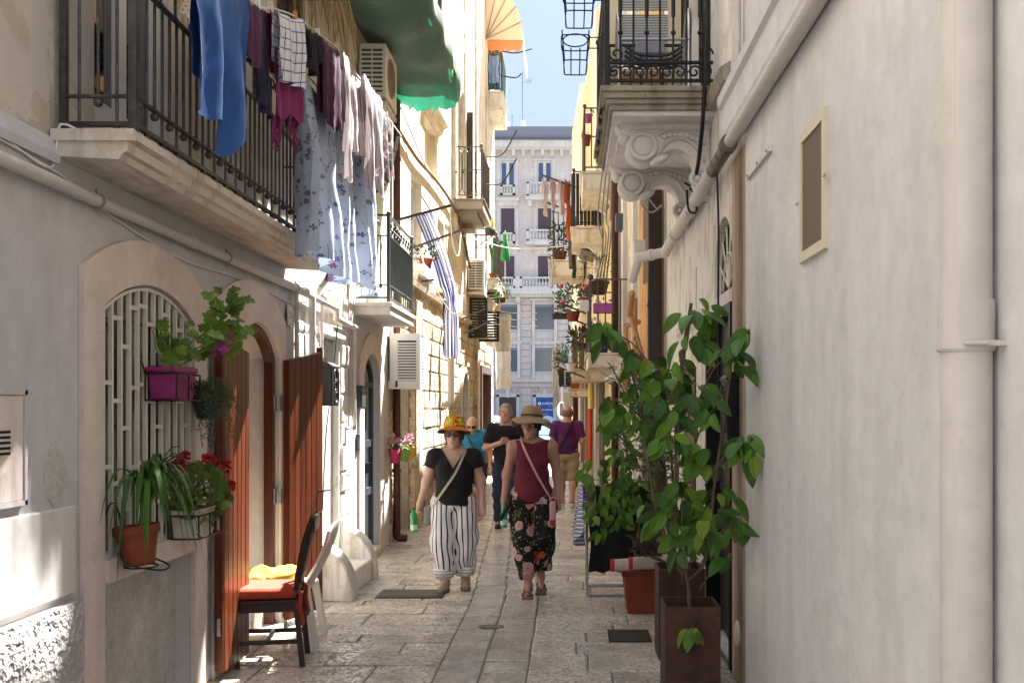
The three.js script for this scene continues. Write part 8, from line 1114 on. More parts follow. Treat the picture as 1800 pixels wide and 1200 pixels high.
// head: origin at the middle of the skull, facing +z
function headField(s, o = {}) {
  const p = (x, y, z) => [x * s, y * s, z * s];
  const skull = blend([egg(p(0, 0.035, -0.012), [0.076 * s, 0.092 * s, 0.094 * s]), egg(p(0, -0.035, 0.018), [0.060 * s * (o.wide ?? 1), 0.080 * s, 0.068 * s]), bone(p(0, -0.092, 0.045), p(0, -0.07, 0.0), 0.026 * s, 0.05 * s)], 0.04 * s);
  const nose = blend([bone(p(0, 0.012, 0.080), p(0, -0.030, 0.098), 0.010 * s, 0.0135 * s), egg(p(0.010, -0.033, 0.088), [0.010 * s, 0.009 * s, 0.011 * s]), egg(p(-0.010, -0.033, 0.088), [0.010 * s, 0.009 * s, 0.011 * s])], 0.012 * s);
  const sockets = [egg(p(0.031, 0.010, 0.090), [0.019 * s, 0.011 * s, 0.012 * s]), egg(p(-0.031, 0.010, 0.090), [0.019 * s, 0.011 * s, 0.012 * s])], eyes = [egg(p(0.031, 0.009, 0.068), [0.0125 * s, 0.0125 * s, 0.0125 * s]), egg(p(-0.031, 0.009, 0.068), [0.0125 * s, 0.0125 * s, 0.0125 * s])];
  const lips = blend([bone(p(-0.020, -0.062, 0.074), p(0.020, -0.062, 0.074), 0.007 * s, 0.007 * s), bone(p(-0.012, -0.071, 0.077), p(0.012, -0.071, 0.077), 0.008 * s, 0.008 * s)], 0.006 * s), slit = bone(p(-0.020, -0.0665, 0.092), p(0.020, -0.0665, 0.092), 0.0045 * s, 0.0045 * s);
  const ears = [egg(p(0.078, 0.0, -0.01), [0.010 * s, 0.031 * s, 0.019 * s]), egg(p(-0.078, 0.0, -0.01), [0.010 * s, 0.031 * s, 0.019 * s])], brow = bone(p(-0.04, 0.032, 0.072), p(0.04, 0.032, 0.072), 0.009 * s, 0.009 * s);
  return (x, y, z) => { let d = smin(skull(x, y, z), brow(x, y, z), 0.018 * s); for (const q of sockets) d = smax(d, -q(x, y, z), 0.012 * s); d = smin(d, nose(x, y, z), 0.016 * s); for (const q of eyes) d = smin(d, q(x, y, z), 0.003 * s); d = smin(d, lips(x, y, z), 0.009 * s); d = smax(d, -slit(x, y, z), 0.003 * s); for (const q of ears) d = smin(d, q(x, y, z), 0.008 * s); return d; };
}
function person(label, o) {
  const t = local('person', label, 'person', [o.x, 0, -o.d], o.turn ?? 0, 'people walking in the alley'), J = o.J, s = o.head ?? 1, sk = lin(...o.skin), sk2 = sk.clone().multiply(lin(0.92, 0.72, 0.68)), lipC = sk.clone().multiply(lin(0.85, 0.52, 0.5)), hairC = lin(...(o.hairC ?? [0.05, 0.04, 0.03]));
  const R = o.R, bodyParts = [bone(J.neck, J.headBase, R.neck, R.neck * 0.95), ...o.torso.map(([c, r]) => egg(c, r))];
  for (const q of ['L', 'R']) { bodyParts.push(bone(J['sh' + q], J['el' + q], R.ua, R.ua * 0.78), bone(J['el' + q], J['wr' + q], R.ua * 0.80, R.wr)); bodyParts.push(bone(J['hip' + q], J['kn' + q], R.th, R.th * 0.68), bone(J['kn' + q], lerp3(J['kn' + q], J['an' + q], 0.35), R.th * 0.66, R.calf), bone(lerp3(J['kn' + q], J['an' + q], 0.35), J['an' + q], R.calf, R.ank), bone(J['an' + q], J['toe' + q], R.ank * 0.9, R.ank * 0.62)); bodyParts.push(bone(lerp3(J.neck, J['sh' + q], 0.25), J['sh' + q], R.neck * 0.85, R.ua * 1.02)); }
  const body = blend(bodyParts, 0.05), hx = J.head, hd = headField(s, o), yaw = o.yaw ?? 0, tilt = o.tilt ?? 0, cy = Math.cos(yaw), sy = Math.sin(yaw), ct = Math.cos(tilt), st = Math.sin(tilt);
  const toHead = (x, y, z) => { x -= hx[0]; y -= hx[1]; z -= hx[2]; const x1 = cy * x - sy * z, z1 = sy * x + cy * z; return [x1, ct * y + st * z1, -st * y + ct * z1]; };
  const headF = (x, y, z) => { const q = toHead(x, y, z); return hd(q[0], q[1], q[2]); };
  const hands = ['L', 'R'].map((q) => { const h = o.hands[q]; return handField(J['wr' + q], h.dir, h.palm, h.s ?? 1, h.curl ?? 0.5, h.thumb ?? 1); });
  // the body is one continuous skin: coarse grid for the trunk and limbs, fine ones for head and hands, joined into one geometry
  const ys = [o.lo ?? [-0.55, 0, -0.4], o.hi ?? [0.55, 1.62, 0.45]], parts = [];
  const bodyOnly = (x, y, z) => body(x, y, z);
  const fb = nets(bodyOnly, ys[0], ys[1], 0.013);
  const fh = nets((x, y, z) => smin(headF(x, y, z), bone(J.neck, J.headBase, R.neck, R.neck * 0.95)(x, y, z), 0.02), [hx[0] - 0.13, hx[1] - 0.15, hx[2] - 0.14], [hx[0] + 0.13, hx[1] + 0.15, hx[2] + 0.14], 0.0045);
  const all = [fb, fh]; ['L', 'R'].forEach((q, i) => { const w = J['wr' + q], arm = bone(J['el' + q], J['wr' + q], R.ua * 0.8, R.wr); all.push(nets((x, y, z) => smin(hands[i](x, y, z), arm(x, y, z), 0.02), [w[0] - 0.17, w[1] - 0.21, w[2] - 0.17], [w[0] + 0.17, w[1] + 0.06, w[2] + 0.19].map((v, k) => (k === 1 && (o.hands[q].up) ? w[1] + 0.2 : v)), 0.005)); });
  all.forEach((g, gi) => paint(g, (x, y, z) => {
    const n = 0.94 + 0.12 * vn3(x * 60, y * 60, z * 60), c = sk.clone().multiplyScalar(n);
    if (gi === 1) { const q = toHead(x, y, z).map((v) => v / s), lip = Math.exp(-Math.pow((q[1] + 0.066) / 0.0085, 2) - Math.pow(q[0] / 0.021, 4)) * (q[2] > 0.06 ? 1 : 0); c.lerp(lipC, lip * 0.8); const ck = Math.exp(-Math.pow((Math.abs(q[0]) - 0.045) / 0.02, 2) - Math.pow((q[1] + 0.03) / 0.022, 2)); c.lerp(sk2, ck * 0.45 * (q[2] > 0.03 ? 1 : 0)); const e = Math.hypot((Math.abs(q[0]) - 0.031) / 0.0115, (q[1] - 0.009) / 0.006); if (e < 1 && q[2] > 0.06) c.set(Math.hypot(Math.abs(q[0]) - 0.031, q[1] - 0.009) < 0.0055 ? 0x2a1a12 : 0xd8cfc8); const br = Math.exp(-Math.pow((q[1] - 0.031 + Math.abs(q[0] * 0.12)) / 0.005, 2)) * (Math.abs(q[0]) > 0.012 && Math.abs(q[0]) < 0.05 && q[2] > 0.05 ? 1 : 0); c.lerp(hairC, br * 0.7); if (o.stubble) { const b = (q[1] < -0.045 && q[2] > 0.02 ? 0.25 : 0); c.lerp(hairC, b * 0.4); } }
    return c; }));
  const merged = mergeGeometries(all.map((g) => { const k = g.toNonIndexed(); const b = new THREE.BufferGeometry(); for (const a of ['position', 'normal', 'color']) b.setAttribute(a, k.attributes[a]); return b; }));
  const bodyMesh = rawMesh('body', merged, skinMat(), t);
  // clothes: the same field, a little larger, cut off at hems by planes
  const cloth = (name, list, k, cut, mat, lo, hi, cell, wrinkle, uvf) => { const f0 = blend(list, k), f = (x, y, z) => { let d = f0(x, y, z); if (wrinkle) d += wrinkle(x, y, z); const c = cut(x, y, z); return smax(d, c, 0.006); }; let g = nets(f, lo, hi, cell); g = uvf ? uvFrom(g, uvf) : (() => { const q = g.toNonIndexed(); boxUV(q); return q; })(); return rawMesh(name, g, mat, t); };
  return { t, J, R, cloth, toHead, headAt: (x, y, z) => { const y1 = ct * y - st * z, z1 = st * y + ct * z; return V(hx[0] + cy * x + sy * z1, hx[1] + y1, hx[2] - sy * x + cy * z1); }, yaw, tilt, s };
}
function headGroupGeo(h, g) { g.applyMatrix4(new THREE.Matrix4().makeRotationX(h.tilt)).applyMatrix4(new THREE.Matrix4().makeRotationY(h.yaw)).translate(...h.J.head); return g; }
function hairCap(h, mat, trim) { const s = h.s, base = headField(s); const f = (x, y, z) => smax(base(x, y, z) - 0.010 * s + 0.004 * Math.sin(x * 260 / s) * 0.5, trim(x / s, y / s, z / s) * s, 0.006); const g = headGroupGeo(h, nets(f, [-0.13, -0.22, -0.16], [0.13, 0.15, 0.13], 0.005)), q = g.toNonIndexed(); boxUV(q); return rawMesh('hair', q, mat, h.t); }
function glasses(h, lensC, frameC, w = 0.027, hgt = 0.019) { const s = h.s, mk = (g) => headGroupGeo(h, g.scale(s, s, s)); const m = rawMesh('sunglasses', mk(mergeGeometries([new THREE.BoxGeometry(0.022, 0.004, 0.004).translate(0, 0.014, 0.094), new THREE.BoxGeometry(0.004, 0.005, 0.1).translate(0.066, 0.014, 0.04), new THREE.BoxGeometry(0.004, 0.005, 0.1).translate(-0.066, 0.014, 0.04), ...[-1, 1].map((k) => new THREE.TorusGeometry(w, 0.0035, 6, 20).scale(1, hgt / w, 1).rotateY(k * 0.22).translate(k * 0.034, 0.010, 0.087))])), M(frameC, 0.3), h.t); for (const k of [-1, 1]) rawMesh('lens', mk(new THREE.SphereGeometry(w, 16, 10).scale(1, hgt / w, 0.12).rotateY(k * 0.22).translate(k * 0.034, 0.010, 0.087)), new THREE.MeshPhysicalMaterial({ color: S(lensC), roughness: 0.3, clearcoat: 0.4 }), m); }
function strapTube(h, pts, w, mat, name = 'strap') { const c = new THREE.CatmullRomCurve3(pts.map((p) => V(...p))), N = 60, pos = [], idx = [], ctr = V(0, 1.1, 0.0); for (let i = 0; i <= N; i++) { const p = c.getPoint(i / N), tn = c.getTangent(i / N), out = V(p.x * 0.6, 0, p.z).normalize(), sd = V(0, 0, 0).crossVectors(tn, out).normalize(); for (const [k, e] of [[-1, 0], [1, 0], [1, 0.005], [-1, 0.005]]) { const q = p.clone().addScaledVector(sd, k * w / 2).addScaledVector(out, e); pos.push(q.x, q.y, q.z); } } for (let i = 0; i < N; i++) for (let k = 0; k < 4; k++) { const a = i * 4 + k, b = i * 4 + (k + 1) % 4; idx.push(a, b, a + 4, b, b + 4, a + 4); } const g = new THREE.BufferGeometry(); g.setAttribute('position', new THREE.Float32BufferAttribute(pos, 3)); g.setIndex(idx); const q = g.toNonIndexed(); q.computeVertexNormals(); boxUV(q); return rawMesh(name, q, mat, h.t); }
function shoe(h, an, toe, mat, soleM) { const a = V(...an), b = V(...toe), L = b.clone().sub(a); const f = blend([bone([an[0], 0.055, an[2] - 0.01], [mix(an[0], toe[0], 0.45), 0.05, mix(an[2], toe[2], 0.45)], 0.045, 0.04), bone([mix(an[0], toe[0], 0.45), 0.045, mix(an[2], toe[2], 0.45)], [toe[0], 0.036, toe[2]], 0.042, 0.036)], 0.03), y0 = Math.min(an[1], toe[1]) - 0.045; const g = nets((x, y, z) => smax(f(x, y - Math.max(0, y0), z), -(y - Math.max(0, y0) - 0.012), 0.004), [Math.min(an[0], toe[0]) - 0.09, -0.01, Math.min(an[2], toe[2]) - 0.1], [Math.max(an[0], toe[0]) + 0.09, 0.2 + Math.max(0, y0), Math.max(an[2], toe[2]) + 0.1], 0.007); const q = g.toNonIndexed(); boxUV(q); const m = rawMesh('shoe', q, mat, h.t); const g2 = nets((x, y, z) => smax(smax(f(x, 0.035, z) - 0.004, y - Math.max(0, y0) - 0.018, 0.003), Math.max(0, y0) + 0.001 - y, 0.002), [Math.min(an[0], toe[0]) - 0.09, -0.012, Math.min(an[2], toe[2]) - 0.1], [Math.max(an[0], toe[0]) + 0.09, 0.06 + Math.max(0, y0), Math.max(an[2], toe[2]) + 0.1], 0.007), q2 = g2.toNonIndexed(); boxUV(q2); rawMesh('sole', q2, soleM, m); }
const ringHat = (h, prof, mat, name = 'hat', off = [0, 0, 0], wob = 0) => { const g = new THREE.LatheGeometry(prof.map(([a, b]) => new THREE.Vector2(a, b)), 48); if (wob) { const p = g.attributes.position; for (let i = 0; i < p.count; i++) { const r = Math.hypot(p.getX(i), p.getZ(i)), a = Math.atan2(p.getZ(i), p.getX(i)), k = sstep(0.105, 0.19, r); p.setY(i, p.getY(i) + k * wob * (Math.sin(a * 3 + 0.8) + 0.6 * Math.sin(a * 5 + 2))); } g.computeVertexNormals(); } g.scale(h.s * 0.94, h.s, h.s * 1.06).rotateX(-0.17).translate(...off); return rawMesh(name, headGroupGeo(h, g), mat, h.t); };
const bottle = (label, x, y, d, tilt) => { const t = local('water_bottle', label, 'bottle', [x, y, -d], 0, 'green water bottles'), gm = new THREE.MeshPhysicalMaterial({ color: S('#3fbf78'), roughness: 0.12, transmission: 0.55, thickness: 0 }); t.rotation.z = tilt; mesh('bottle_body', lathe([[0.001, 0], [0.028, 0.0], [0.034, 0.012], [0.034, 0.08], [0.028, 0.10], [0.034, 0.125], [0.033, 0.165], [0.012, 0.205], [0.012, 0.215]], 18), gm, t); mesh('cap', new THREE.CylinderGeometry(0.014, 0.014, 0.02, 12).translate(0, 0.222, 0), M('#1f5a3a', 0.5), t); mesh('label_band', new THREE.CylinderGeometry(0.0348, 0.0348, 0.05, 18, 1, true).translate(0, 0.05, 0), M('#b9d6c2', 0.6, { side: THREE.DoubleSide }), t); };
{
  // ---------------------------------------------------------------- woman in black T-shirt and striped trousers
  const J = { neck: [0, 1.34, -0.02], headBase: [0, 1.42, 0.0], head: [0, 1.478, 0.025], shL: [0.185, 1.275, 0], elL: [0.255, 1.03, -0.01], wrL: [0.275, 0.82, 0.05], shR: [-0.185, 1.275, 0], elR: [-0.265, 1.03, -0.02], wrR: [-0.325, 0.83, 0.03], hipL: [0.11, 0.86, 0], knL: [0.115, 0.48, 0.0], anL: [0.10, 0.085, -0.06], toeL: [0.12, 0.045, 0.08], hipR: [-0.11, 0.86, 0], knR: [-0.11, 0.48, 0.06], anR: [-0.075, 0.075, 0.08], toeR: [-0.10, 0.04, 0.22] };
  const h = person('woman in black top, striped trousers and orange bucket hat carrying a bottle', { x: -1.10, d: 9.55, turn: 0, J, skin: [0.50, 0.30, 0.23], hairC: [0.16, 0.06, 0.025], head: 1.02, wide: 1.12, tilt: 0.02, yaw: -0.06, R: { neck: 0.057, ua: 0.056, wr: 0.029, th: 0.10, calf: 0.05, ank: 0.04 }, torso: [[[0, 1.22, -0.01], [0.16, 0.13, 0.105]], [[0, 1.05, 0.0], [0.165, 0.17, 0.125]], [[0, 0.88, 0], [0.185, 0.13, 0.135]]], hands: { L: { dir: [0.05, -1, 0.1], palm: [-0.7, 0, 0.4], curl: 0.35, thumb: 1 }, R: { dir: [-0.15, -1, 0.12], palm: [0.8, 0, 0.3], curl: 0.95, thumb: -1 } } });
  const tee = M('#121214', 0.9, { map: T.weave });
  const shirt = [egg([0, 1.21, -0.005], [0.178, 0.145, 0.125]), egg([0.075, 1.14, 0.075], [0.092, 0.088, 0.075]), egg([-0.075, 1.14, 0.075], [0.092, 0.088, 0.075]), egg([0, 1.00, 0.02], [0.178, 0.19, 0.142]), egg([0, 0.86, 0.02], [0.198, 0.12, 0.152]), bone([0, 1.30, -0.01], J.shL, 0.06, 0.074), bone([0, 1.30, -0.01], J.shR, 0.06, 0.074), bone(J.shL, lerp3(J.shL, J.elL, 0.6), 0.075, 0.079), bone(J.shR, lerp3(J.shR, J.elR, 0.6), 0.075, 0.079)];
  h.cloth('t_shirt', shirt, 0.04, (x, y, z) => { const v = z > 0 ? (Math.abs(x) * 1.55 + 1.165 - y) : (1.325 - y), neck = -Math.min(99, Math.hypot(x / 0.9, (z + 0.01)) - 0.085); let c = -99; if (y > 1.15 && z > 0.0 && Math.abs(x) < 0.115) c = Math.max(c, (y - (1.165 + Math.abs(x) * 1.6)) * 0.5); if (y > 1.30 && Math.abs(x) < 0.1) c = Math.max(c, (y - 1.325) * 0.7); c = Math.max(c, 0.79 + 0.03 * Math.cos(x * 8) - y); for (const q of ['L', 'R']) { const a = J['sh' + q], b = J['el' + q], dx = b[0] - a[0], dy = b[1] - a[1], L = Math.hypot(dx, dy), tt = ((x - a[0]) * dx + (y - a[1]) * dy) / L; if (Math.abs(x) > 0.19) c = Math.max(c, tt - 0.115); } return c; }, tee, [-0.4, 0.74, -0.24], [0.4, 1.42, 0.26], 0.008, (x, y, z) => 0.006 * Math.sin(y * 42 + x * 14) * sstep(1.1, 0.85, y));
  const sM = M('#ffffff', 0.9); sM.map = canvasTex(128, 16, (g, w, hh) => { g.fillStyle = '#dfdcdc'; g.fillRect(0, 0, w, hh); g.fillStyle = '#231f26'; g.fillRect(16, 0, 18, hh); g.fillRect(80, 0, 16, hh); }, 1 / 0.098, 1);
  const trou = [egg([0, 0.86, 0.005], [0.20, 0.13, 0.15]), bone([0.1, 0.82, 0], [0.108, 0.5, 0.0], 0.13, 0.12), bone([0.108, 0.5, 0], [0.10, 0.2, -0.03], 0.12, 0.098), bone([-0.1, 0.82, 0.01], [-0.10, 0.5, 0.05], 0.13, 0.12), bone([-0.10, 0.5, 0.05], [-0.08, 0.2, 0.07], 0.12, 0.10)];
  const wr = (x, y, z) => 0.010 * Math.sin(y * 22 + Math.atan2(z, Math.abs(x) - 0.11) * 2.3) * sstep(0.95, 0.45, y) + 0.006 * (vn3(x * 22, y * 14, z * 22) - 0.5), lx = (x, y) => (x > 0 ? mix(0.115, 0.125, sstep(0.8, 0.5, y)) : mix(-0.1, -0.125, sstep(0.2, 0.5, y)));
  h.cloth('striped_trousers', trou, 0.028, (x, y, z) => Math.max(y - 0.905, (x > 0 ? 0.17 : 0.155) - y), sM, [-0.3, 0.1, -0.22], [0.3, 0.95, 0.25], 0.008, wr, (x, y, z) => { const a = Math.atan2(x - lx(x, y), z - (x < 0 ? 0.04 : 0)); return [a * 0.118, y, 0.118 * 2 * PI]; });
  const hem = M('#ffffff', 0.9); hem.map = canvasTex(16, 128, (g, w, hh) => { g.fillStyle = '#dfdcdc'; g.fillRect(0, 0, w, hh); g.fillStyle = '#231f26'; g.fillRect(0, 20, w, 12); g.fillRect(0, 84, w, 10); }, 1, 1 / 0.06);
  h.cloth('trouser_hem', [bone([0.108, 0.5, 0], [0.10, 0.2, -0.03], 0.124, 0.104), bone([-0.10, 0.5, 0.05], [-0.08, 0.2, 0.07], 0.124, 0.106)], 0.01, (x, y, z) => Math.max(y - (x > 0 ? 0.23 : 0.215), (x > 0 ? 0.125 : 0.11) - y), hem, [-0.3, 0.08, -0.22], [0.3, 0.26, 0.25], 0.008, (x, y, z) => 0.008 * Math.sin(Math.atan2(z, Math.abs(x) - 0.11) * 3 + y * 9), (x, y, z) => [x, y, 99]);
  const suede = M('#b09a7c', 0.95, { map: T.weave }), sole = M('#6b5a44', 0.9); shoe(h, J.anL, J.toeL, suede, sole); shoe(h, J.anR, J.toeR, suede, sole);
  // hat: crown of coloured patches, dark brim
  const cm = M('#ffffff', 0.9); cm.map = canvasTex(512, 256, (g, w, hh) => { const c = ['#d9701f', '#8f8420', '#d9701f', '#6f6f72', '#e08428', '#8a7d1e', '#d26a1c', '#b9b23a']; for (let i = 0; i < 8; i++) { g.fillStyle = c[i]; g.fillRect(i * 64, 0, 64, hh); } g.fillStyle = '#d9701f'; g.fillRect(0, 0, w, 80); let s = 5; const r = () => { s = (s * 16807) % 2147483647; return s / 2147483647; }; for (let i = 0; i < 70; i++) { g.strokeStyle = r() > 0.5 ? '#e8d33a' : '#2c2418'; g.lineWidth = 4 + r() * 5; const x = r() * w, y = 70 + r() * 180; g.beginPath(); g.moveTo(x, y); g.lineTo(x + 20 * (r() - 0.5), y + 26); g.lineTo(x + 26, y + 20 * r()); g.stroke(); } });
  ringHat(h, [[0.106, 0.028], [0.108, 0.06], [0.100, 0.11], [0.085, 0.142], [0.05, 0.152], [0.001, 0.154]], cm, 'hat_crown', [0, 0.032, -0.012]);
  const brimM = M('#d87524', 0.9, { map: T.weave, side: THREE.DoubleSide }); ringHat(h, [[0.106, 0.040], [0.125, 0.030], [0.160, 0.004], [0.168, -0.002]], brimM, 'hat_brim', [0, 0.032, -0.01], 0.004); ringHat(h, [[0.168, -0.004], [0.160, 0.0], [0.125, 0.026], [0.106, 0.034]], M('#2d2a20', 0.9, { side: THREE.DoubleSide }), 'brim_lining', [0, 0.030, -0.01], 0.004);
  hairCap(h, M('#6b3318', 0.6, { map: T.wood }), (x, y, z) => { const back = z < -0.005 ? -0.11 - y : (Math.abs(x) > 0.062 ? -0.10 - y : 0.065 - y); return back; });
  glasses(h, '#4a3330', '#3a2622', 0.027, 0.023);
  strapTube(h, [[0.12, 1.345, -0.07], [0.125, 1.35, 0.01], [0.10, 1.29, 0.115], [0.03, 1.13, 0.172], [-0.07, 0.98, 0.175], [-0.17, 0.84, 0.13], [-0.215, 0.78, 0.06]], 0.022, M('#b3a897', 0.8)); 
  rawMesh('shoulder_bag', rbox(-0.285, -0.215, 0.62, 0.80, -0.08, 0.10, 0.02, 3), M('#8d8a84', 0.7, { map: T.weave }), h.t);
  bottle('green water bottle in hand of woman with striped trousers', -1.10 - 0.375, 0.555, 9.49, 0.04);
}
{
  // ---------------------------------------------------------------- woman in maroon top and floral trousers
  const J = { neck: [0, 1.435, -0.02], headBase: [0, 1.51, 0.0], head: [-0.01, 1.568, 0.02], shL: [0.18, 1.375, 0], elL: [0.238, 1.10, -0.05], wrL: [0.245, 0.885, 0.03], shR: [-0.18, 1.375, 0], elR: [-0.24, 1.11, -0.04], wrR: [-0.262, 0.89, 0.05], hipL: [0.10, 0.92, 0], knL: [0.10, 0.52, 0.02], anL: [0.075, 0.13, -0.10], toeL: [0.09, 0.055, 0.05], hipR: [-0.10, 0.92, 0], knR: [-0.06, 0.50, 0.08], anR: [-0.03, 0.075, 0.12], toeR: [-0.04, 0.032, 0.27] };
  const h = person('woman in maroon sleeveless top and wide straw hat with pink bag', { x: -0.345, d: 9.35, J, skin: [0.42, 0.215, 0.15], hairC: [0.03, 0.018, 0.012], head: 1.0, yaw: -0.38, tilt: 0.04, R: { neck: 0.052, ua: 0.052, wr: 0.028, th: 0.095, calf: 0.048, ank: 0.036 }, torso: [[[0, 1.32, -0.01], [0.155, 0.13, 0.10]], [[0, 1.12, 0.0], [0.15, 0.18, 0.115]], [[0, 0.96, 0], [0.17, 0.13, 0.13]]], hands: { L: { dir: [0.02, -1, 0.1], palm: [-0.8, 0, 0.3], curl: 0.55, thumb: 1 }, R: { dir: [0.02, -1, 0.1], palm: [0.8, 0, 0.4], curl: 0.95, thumb: -1 } } });
  const top = M('#6f1f33', 0.92, { map: T.weave });
  const sh = [egg([0, 1.31, -0.005], [0.168, 0.15, 0.118]), egg([0.07, 1.24, 0.075], [0.088, 0.085, 0.068]), egg([-0.07, 1.24, 0.075], [0.088, 0.085, 0.068]), egg([0, 1.09, 0.012], [0.166, 0.20, 0.134]), egg([0, 0.95, 0.012], [0.188, 0.13, 0.148]), bone([0, 1.40, -0.01], [0.13, 1.395, 0], 0.056, 0.058), bone([0, 1.40, -0.01], [-0.13, 1.395, 0], 0.056, 0.058)];
  h.cloth('sleeveless_top', sh, 0.04, (x, y, z) => { let c = Math.max(y - (1.405 + 0.25 * Math.abs(x)), 0.865 - y); for (const sgn of [-1, 1]) c = Math.max(c, 0.075 - Math.hypot((x * sgn - 0.225) * 0.9, (y - 1.33) * 0.62, z * 0.4)); return c; }, top, [-0.32, 0.82, -0.22], [0.32, 1.5, 0.25], 0.008, (x, y, z) => 0.007 * Math.sin(y * 34 + x * 10 + 1) * sstep(1.2, 0.95, y) + 0.004 * Math.sin(x * 40 + y * 18) * sstep(1.2, 1.35, y));
  const fl = M('#ffffff', 0.9); fl.map = canvasTex(1024, 1024, (g, w, hh) => {
    let s = 17; const r = () => { s = (s * 16807) % 2147483647; return s / 2147483647; }; g.fillStyle = '#100e10'; g.fillRect(0, 0, w, hh);
    for (let i = 0; i < 420; i++) { const x = r() * w, y = r() * hh; g.fillStyle = ['#7d8a4a', '#9aa65c', '#5f6f3a', '#b3b46a'][Math.floor(r() * 4)]; g.beginPath(); g.ellipse(x, y, 5 + r() * 12, 3 + r() * 4, r() * 6, 0, 7); g.fill(); }
    for (let i = 0; i < 34; i++) { const x = r() * w, y = r() * hh, q = 26 + r() * 34, red = r() < 0.22; for (let k = 5; k > 0; k--) { g.fillStyle = red ? ['#c4472f', '#d9703a', '#b53040', '#a82a38', '#d98a4a'][k - 1] : ['#8d6a6a', '#c39a96', '#a87f7d', '#cfaaa4', '#b58c88'][k - 1]; g.beginPath(); for (let a = 0; a < 7; a++) { const an = a / 7 * 6.28 + k * 0.5; g.ellipse(x + Math.cos(an) * q * k * 0.11, y + Math.sin(an) * q * k * 0.11, q * k * 0.13, q * k * 0.10, an, 0, 7); } g.fill(); } }
  }, 1 / 0.85, 1 / 0.85);
  const tr = [egg([0, 0.94, 0.0], [0.186, 0.13, 0.145]), bone([0.095, 0.88, 0], [0.115, 0.52, 0.02], 0.118, 0.105), bone([0.115, 0.52, 0.02], [0.095, 0.22, -0.06], 0.105, 0.082), bone([-0.095, 0.88, 0.01], [-0.085, 0.52, 0.07], 0.118, 0.105), bone([-0.085, 0.52, 0.07], [-0.05, 0.2, 0.10], 0.105, 0.085)];
  h.cloth('floral_trousers', tr, 0.03, (x, y, z) => Math.max(y - 0.99, (x > 0.03 ? 0.21 : 0.145) - y), fl, [-0.28, 0.12, -0.24], [0.28, 1.04, 0.26], 0.008, (x, y, z) => 0.010 * Math.sin(y * 26 + Math.atan2(z, Math.abs(x) - 0.09) * 2) * sstep(0.95, 0.4, y) + 0.007 * (vn3(x * 20, y * 13, z * 20) - 0.5), (x, y, z) => { const c = x > 0.02 ? 0.1 : -0.08, a = Math.atan2(x - c, z - (x > 0.02 ? 0 : 0.05)); return [a * 0.11 + (x > 0.02 ? 0.4 : 0), y, 0.11 * 2 * PI]; });
  const sand = M('#7a5f52', 0.8); for (const [a, b] of [[J.anL, J.toeL], [J.anR, J.toeR]]) { const y = Math.max(0.0, Math.min(a[1], b[1]) - 0.045); rawMesh('sandal', mergeGeometries([clean(rbox(Math.min(a[0], b[0]) - 0.045, Math.max(a[0], b[0]) + 0.045, y, y + 0.018, -(b[2] + 0.06), -(a[2] - 0.05), 0.015, 2)), clean(new THREE.TorusGeometry(0.042, 0.01, 6, 16, PI).translate(b[0], y + 0.02, b[2] - 0.02)), clean(new THREE.TorusGeometry(0.04, 0.008, 6, 16, PI).translate(mix(a[0], b[0], 0.3), y + 0.045, mix(a[2], b[2], 0.35)))]), sand, h.t); }
  const straw = M('#b3946f', 0.95, { map: tex(256, (u, v) => { const a = 0.85 + 0.12 * Math.sin(u * 2 * PI * 60) * Math.sin(v * 2 * PI * 40) + 0.12 * (fbm(u, v, 8, 3, 3) - 0.5); return [a, a, a]; }, true, 1), side: THREE.DoubleSide });
  ringHat(h, [[0.195, -0.022], [0.208, -0.022], [0.182, 0.004], [0.15, 0.024], [0.110, 0.036], [0.106, 0.05], [0.102, 0.085], [0.095, 0.125], [0.075, 0.150], [0.04, 0.158], [0.001, 0.159]], straw, 'straw_hat', [0, 0.036, -0.014], 0.016);
  ringHat(h, [[0.107, 0.048], [0.1085, 0.056], [0.107, 0.066], [0.105, 0.07]], M('#5a4630', 0.9, { map: T.rib }), 'hat_band', [0, 0.036, -0.014]);
  hairCap(h, M('#241712', 0.5, { map: T.wood }), (x, y, z) => (z < 0.012 ? -0.115 - y : (Math.abs(x) > 0.064 ? -0.02 - y : 0.075 - y)));
  glasses(h, '#5a302c', '#a07a6a', 0.028, 0.023);
  strapTube(h, [[-0.10, 1.452, -0.07], [-0.105, 1.46, 0.01], [-0.085, 1.40, 0.10], [-0.02, 1.26, 0.152], [0.06, 1.10, 0.155], [0.14, 0.96, 0.13], [0.185, 0.88, 0.10]], 0.02, M('#c98f94', 0.7));
  rawMesh('pink_bag', mergeGeometries([clean(rbox(0.165, 0.225, 0.70, 0.88, -0.17, -0.07, 0.018, 3)), clean(new THREE.TorusGeometry(0.03, 0.006, 6, 14, PI).translate(0.195, 0.88, 0.12))]), M('#c48a90', 0.5), h.t);
  rawMesh('hanging_strap', geo(tube([V(-0.19, 0.93, 0.1), V(-0.21, 0.85, 0.13), V(-0.25, 0.78, 0.12), V(-0.29, 0.70, 0.11)], 0.016, 16, 6)), M('#17161a', 0.9), h.t);
  bottle('green water bottle in hand of woman in maroon top', -0.345 - 0.262, 0.63, 9.27, -0.05);
}
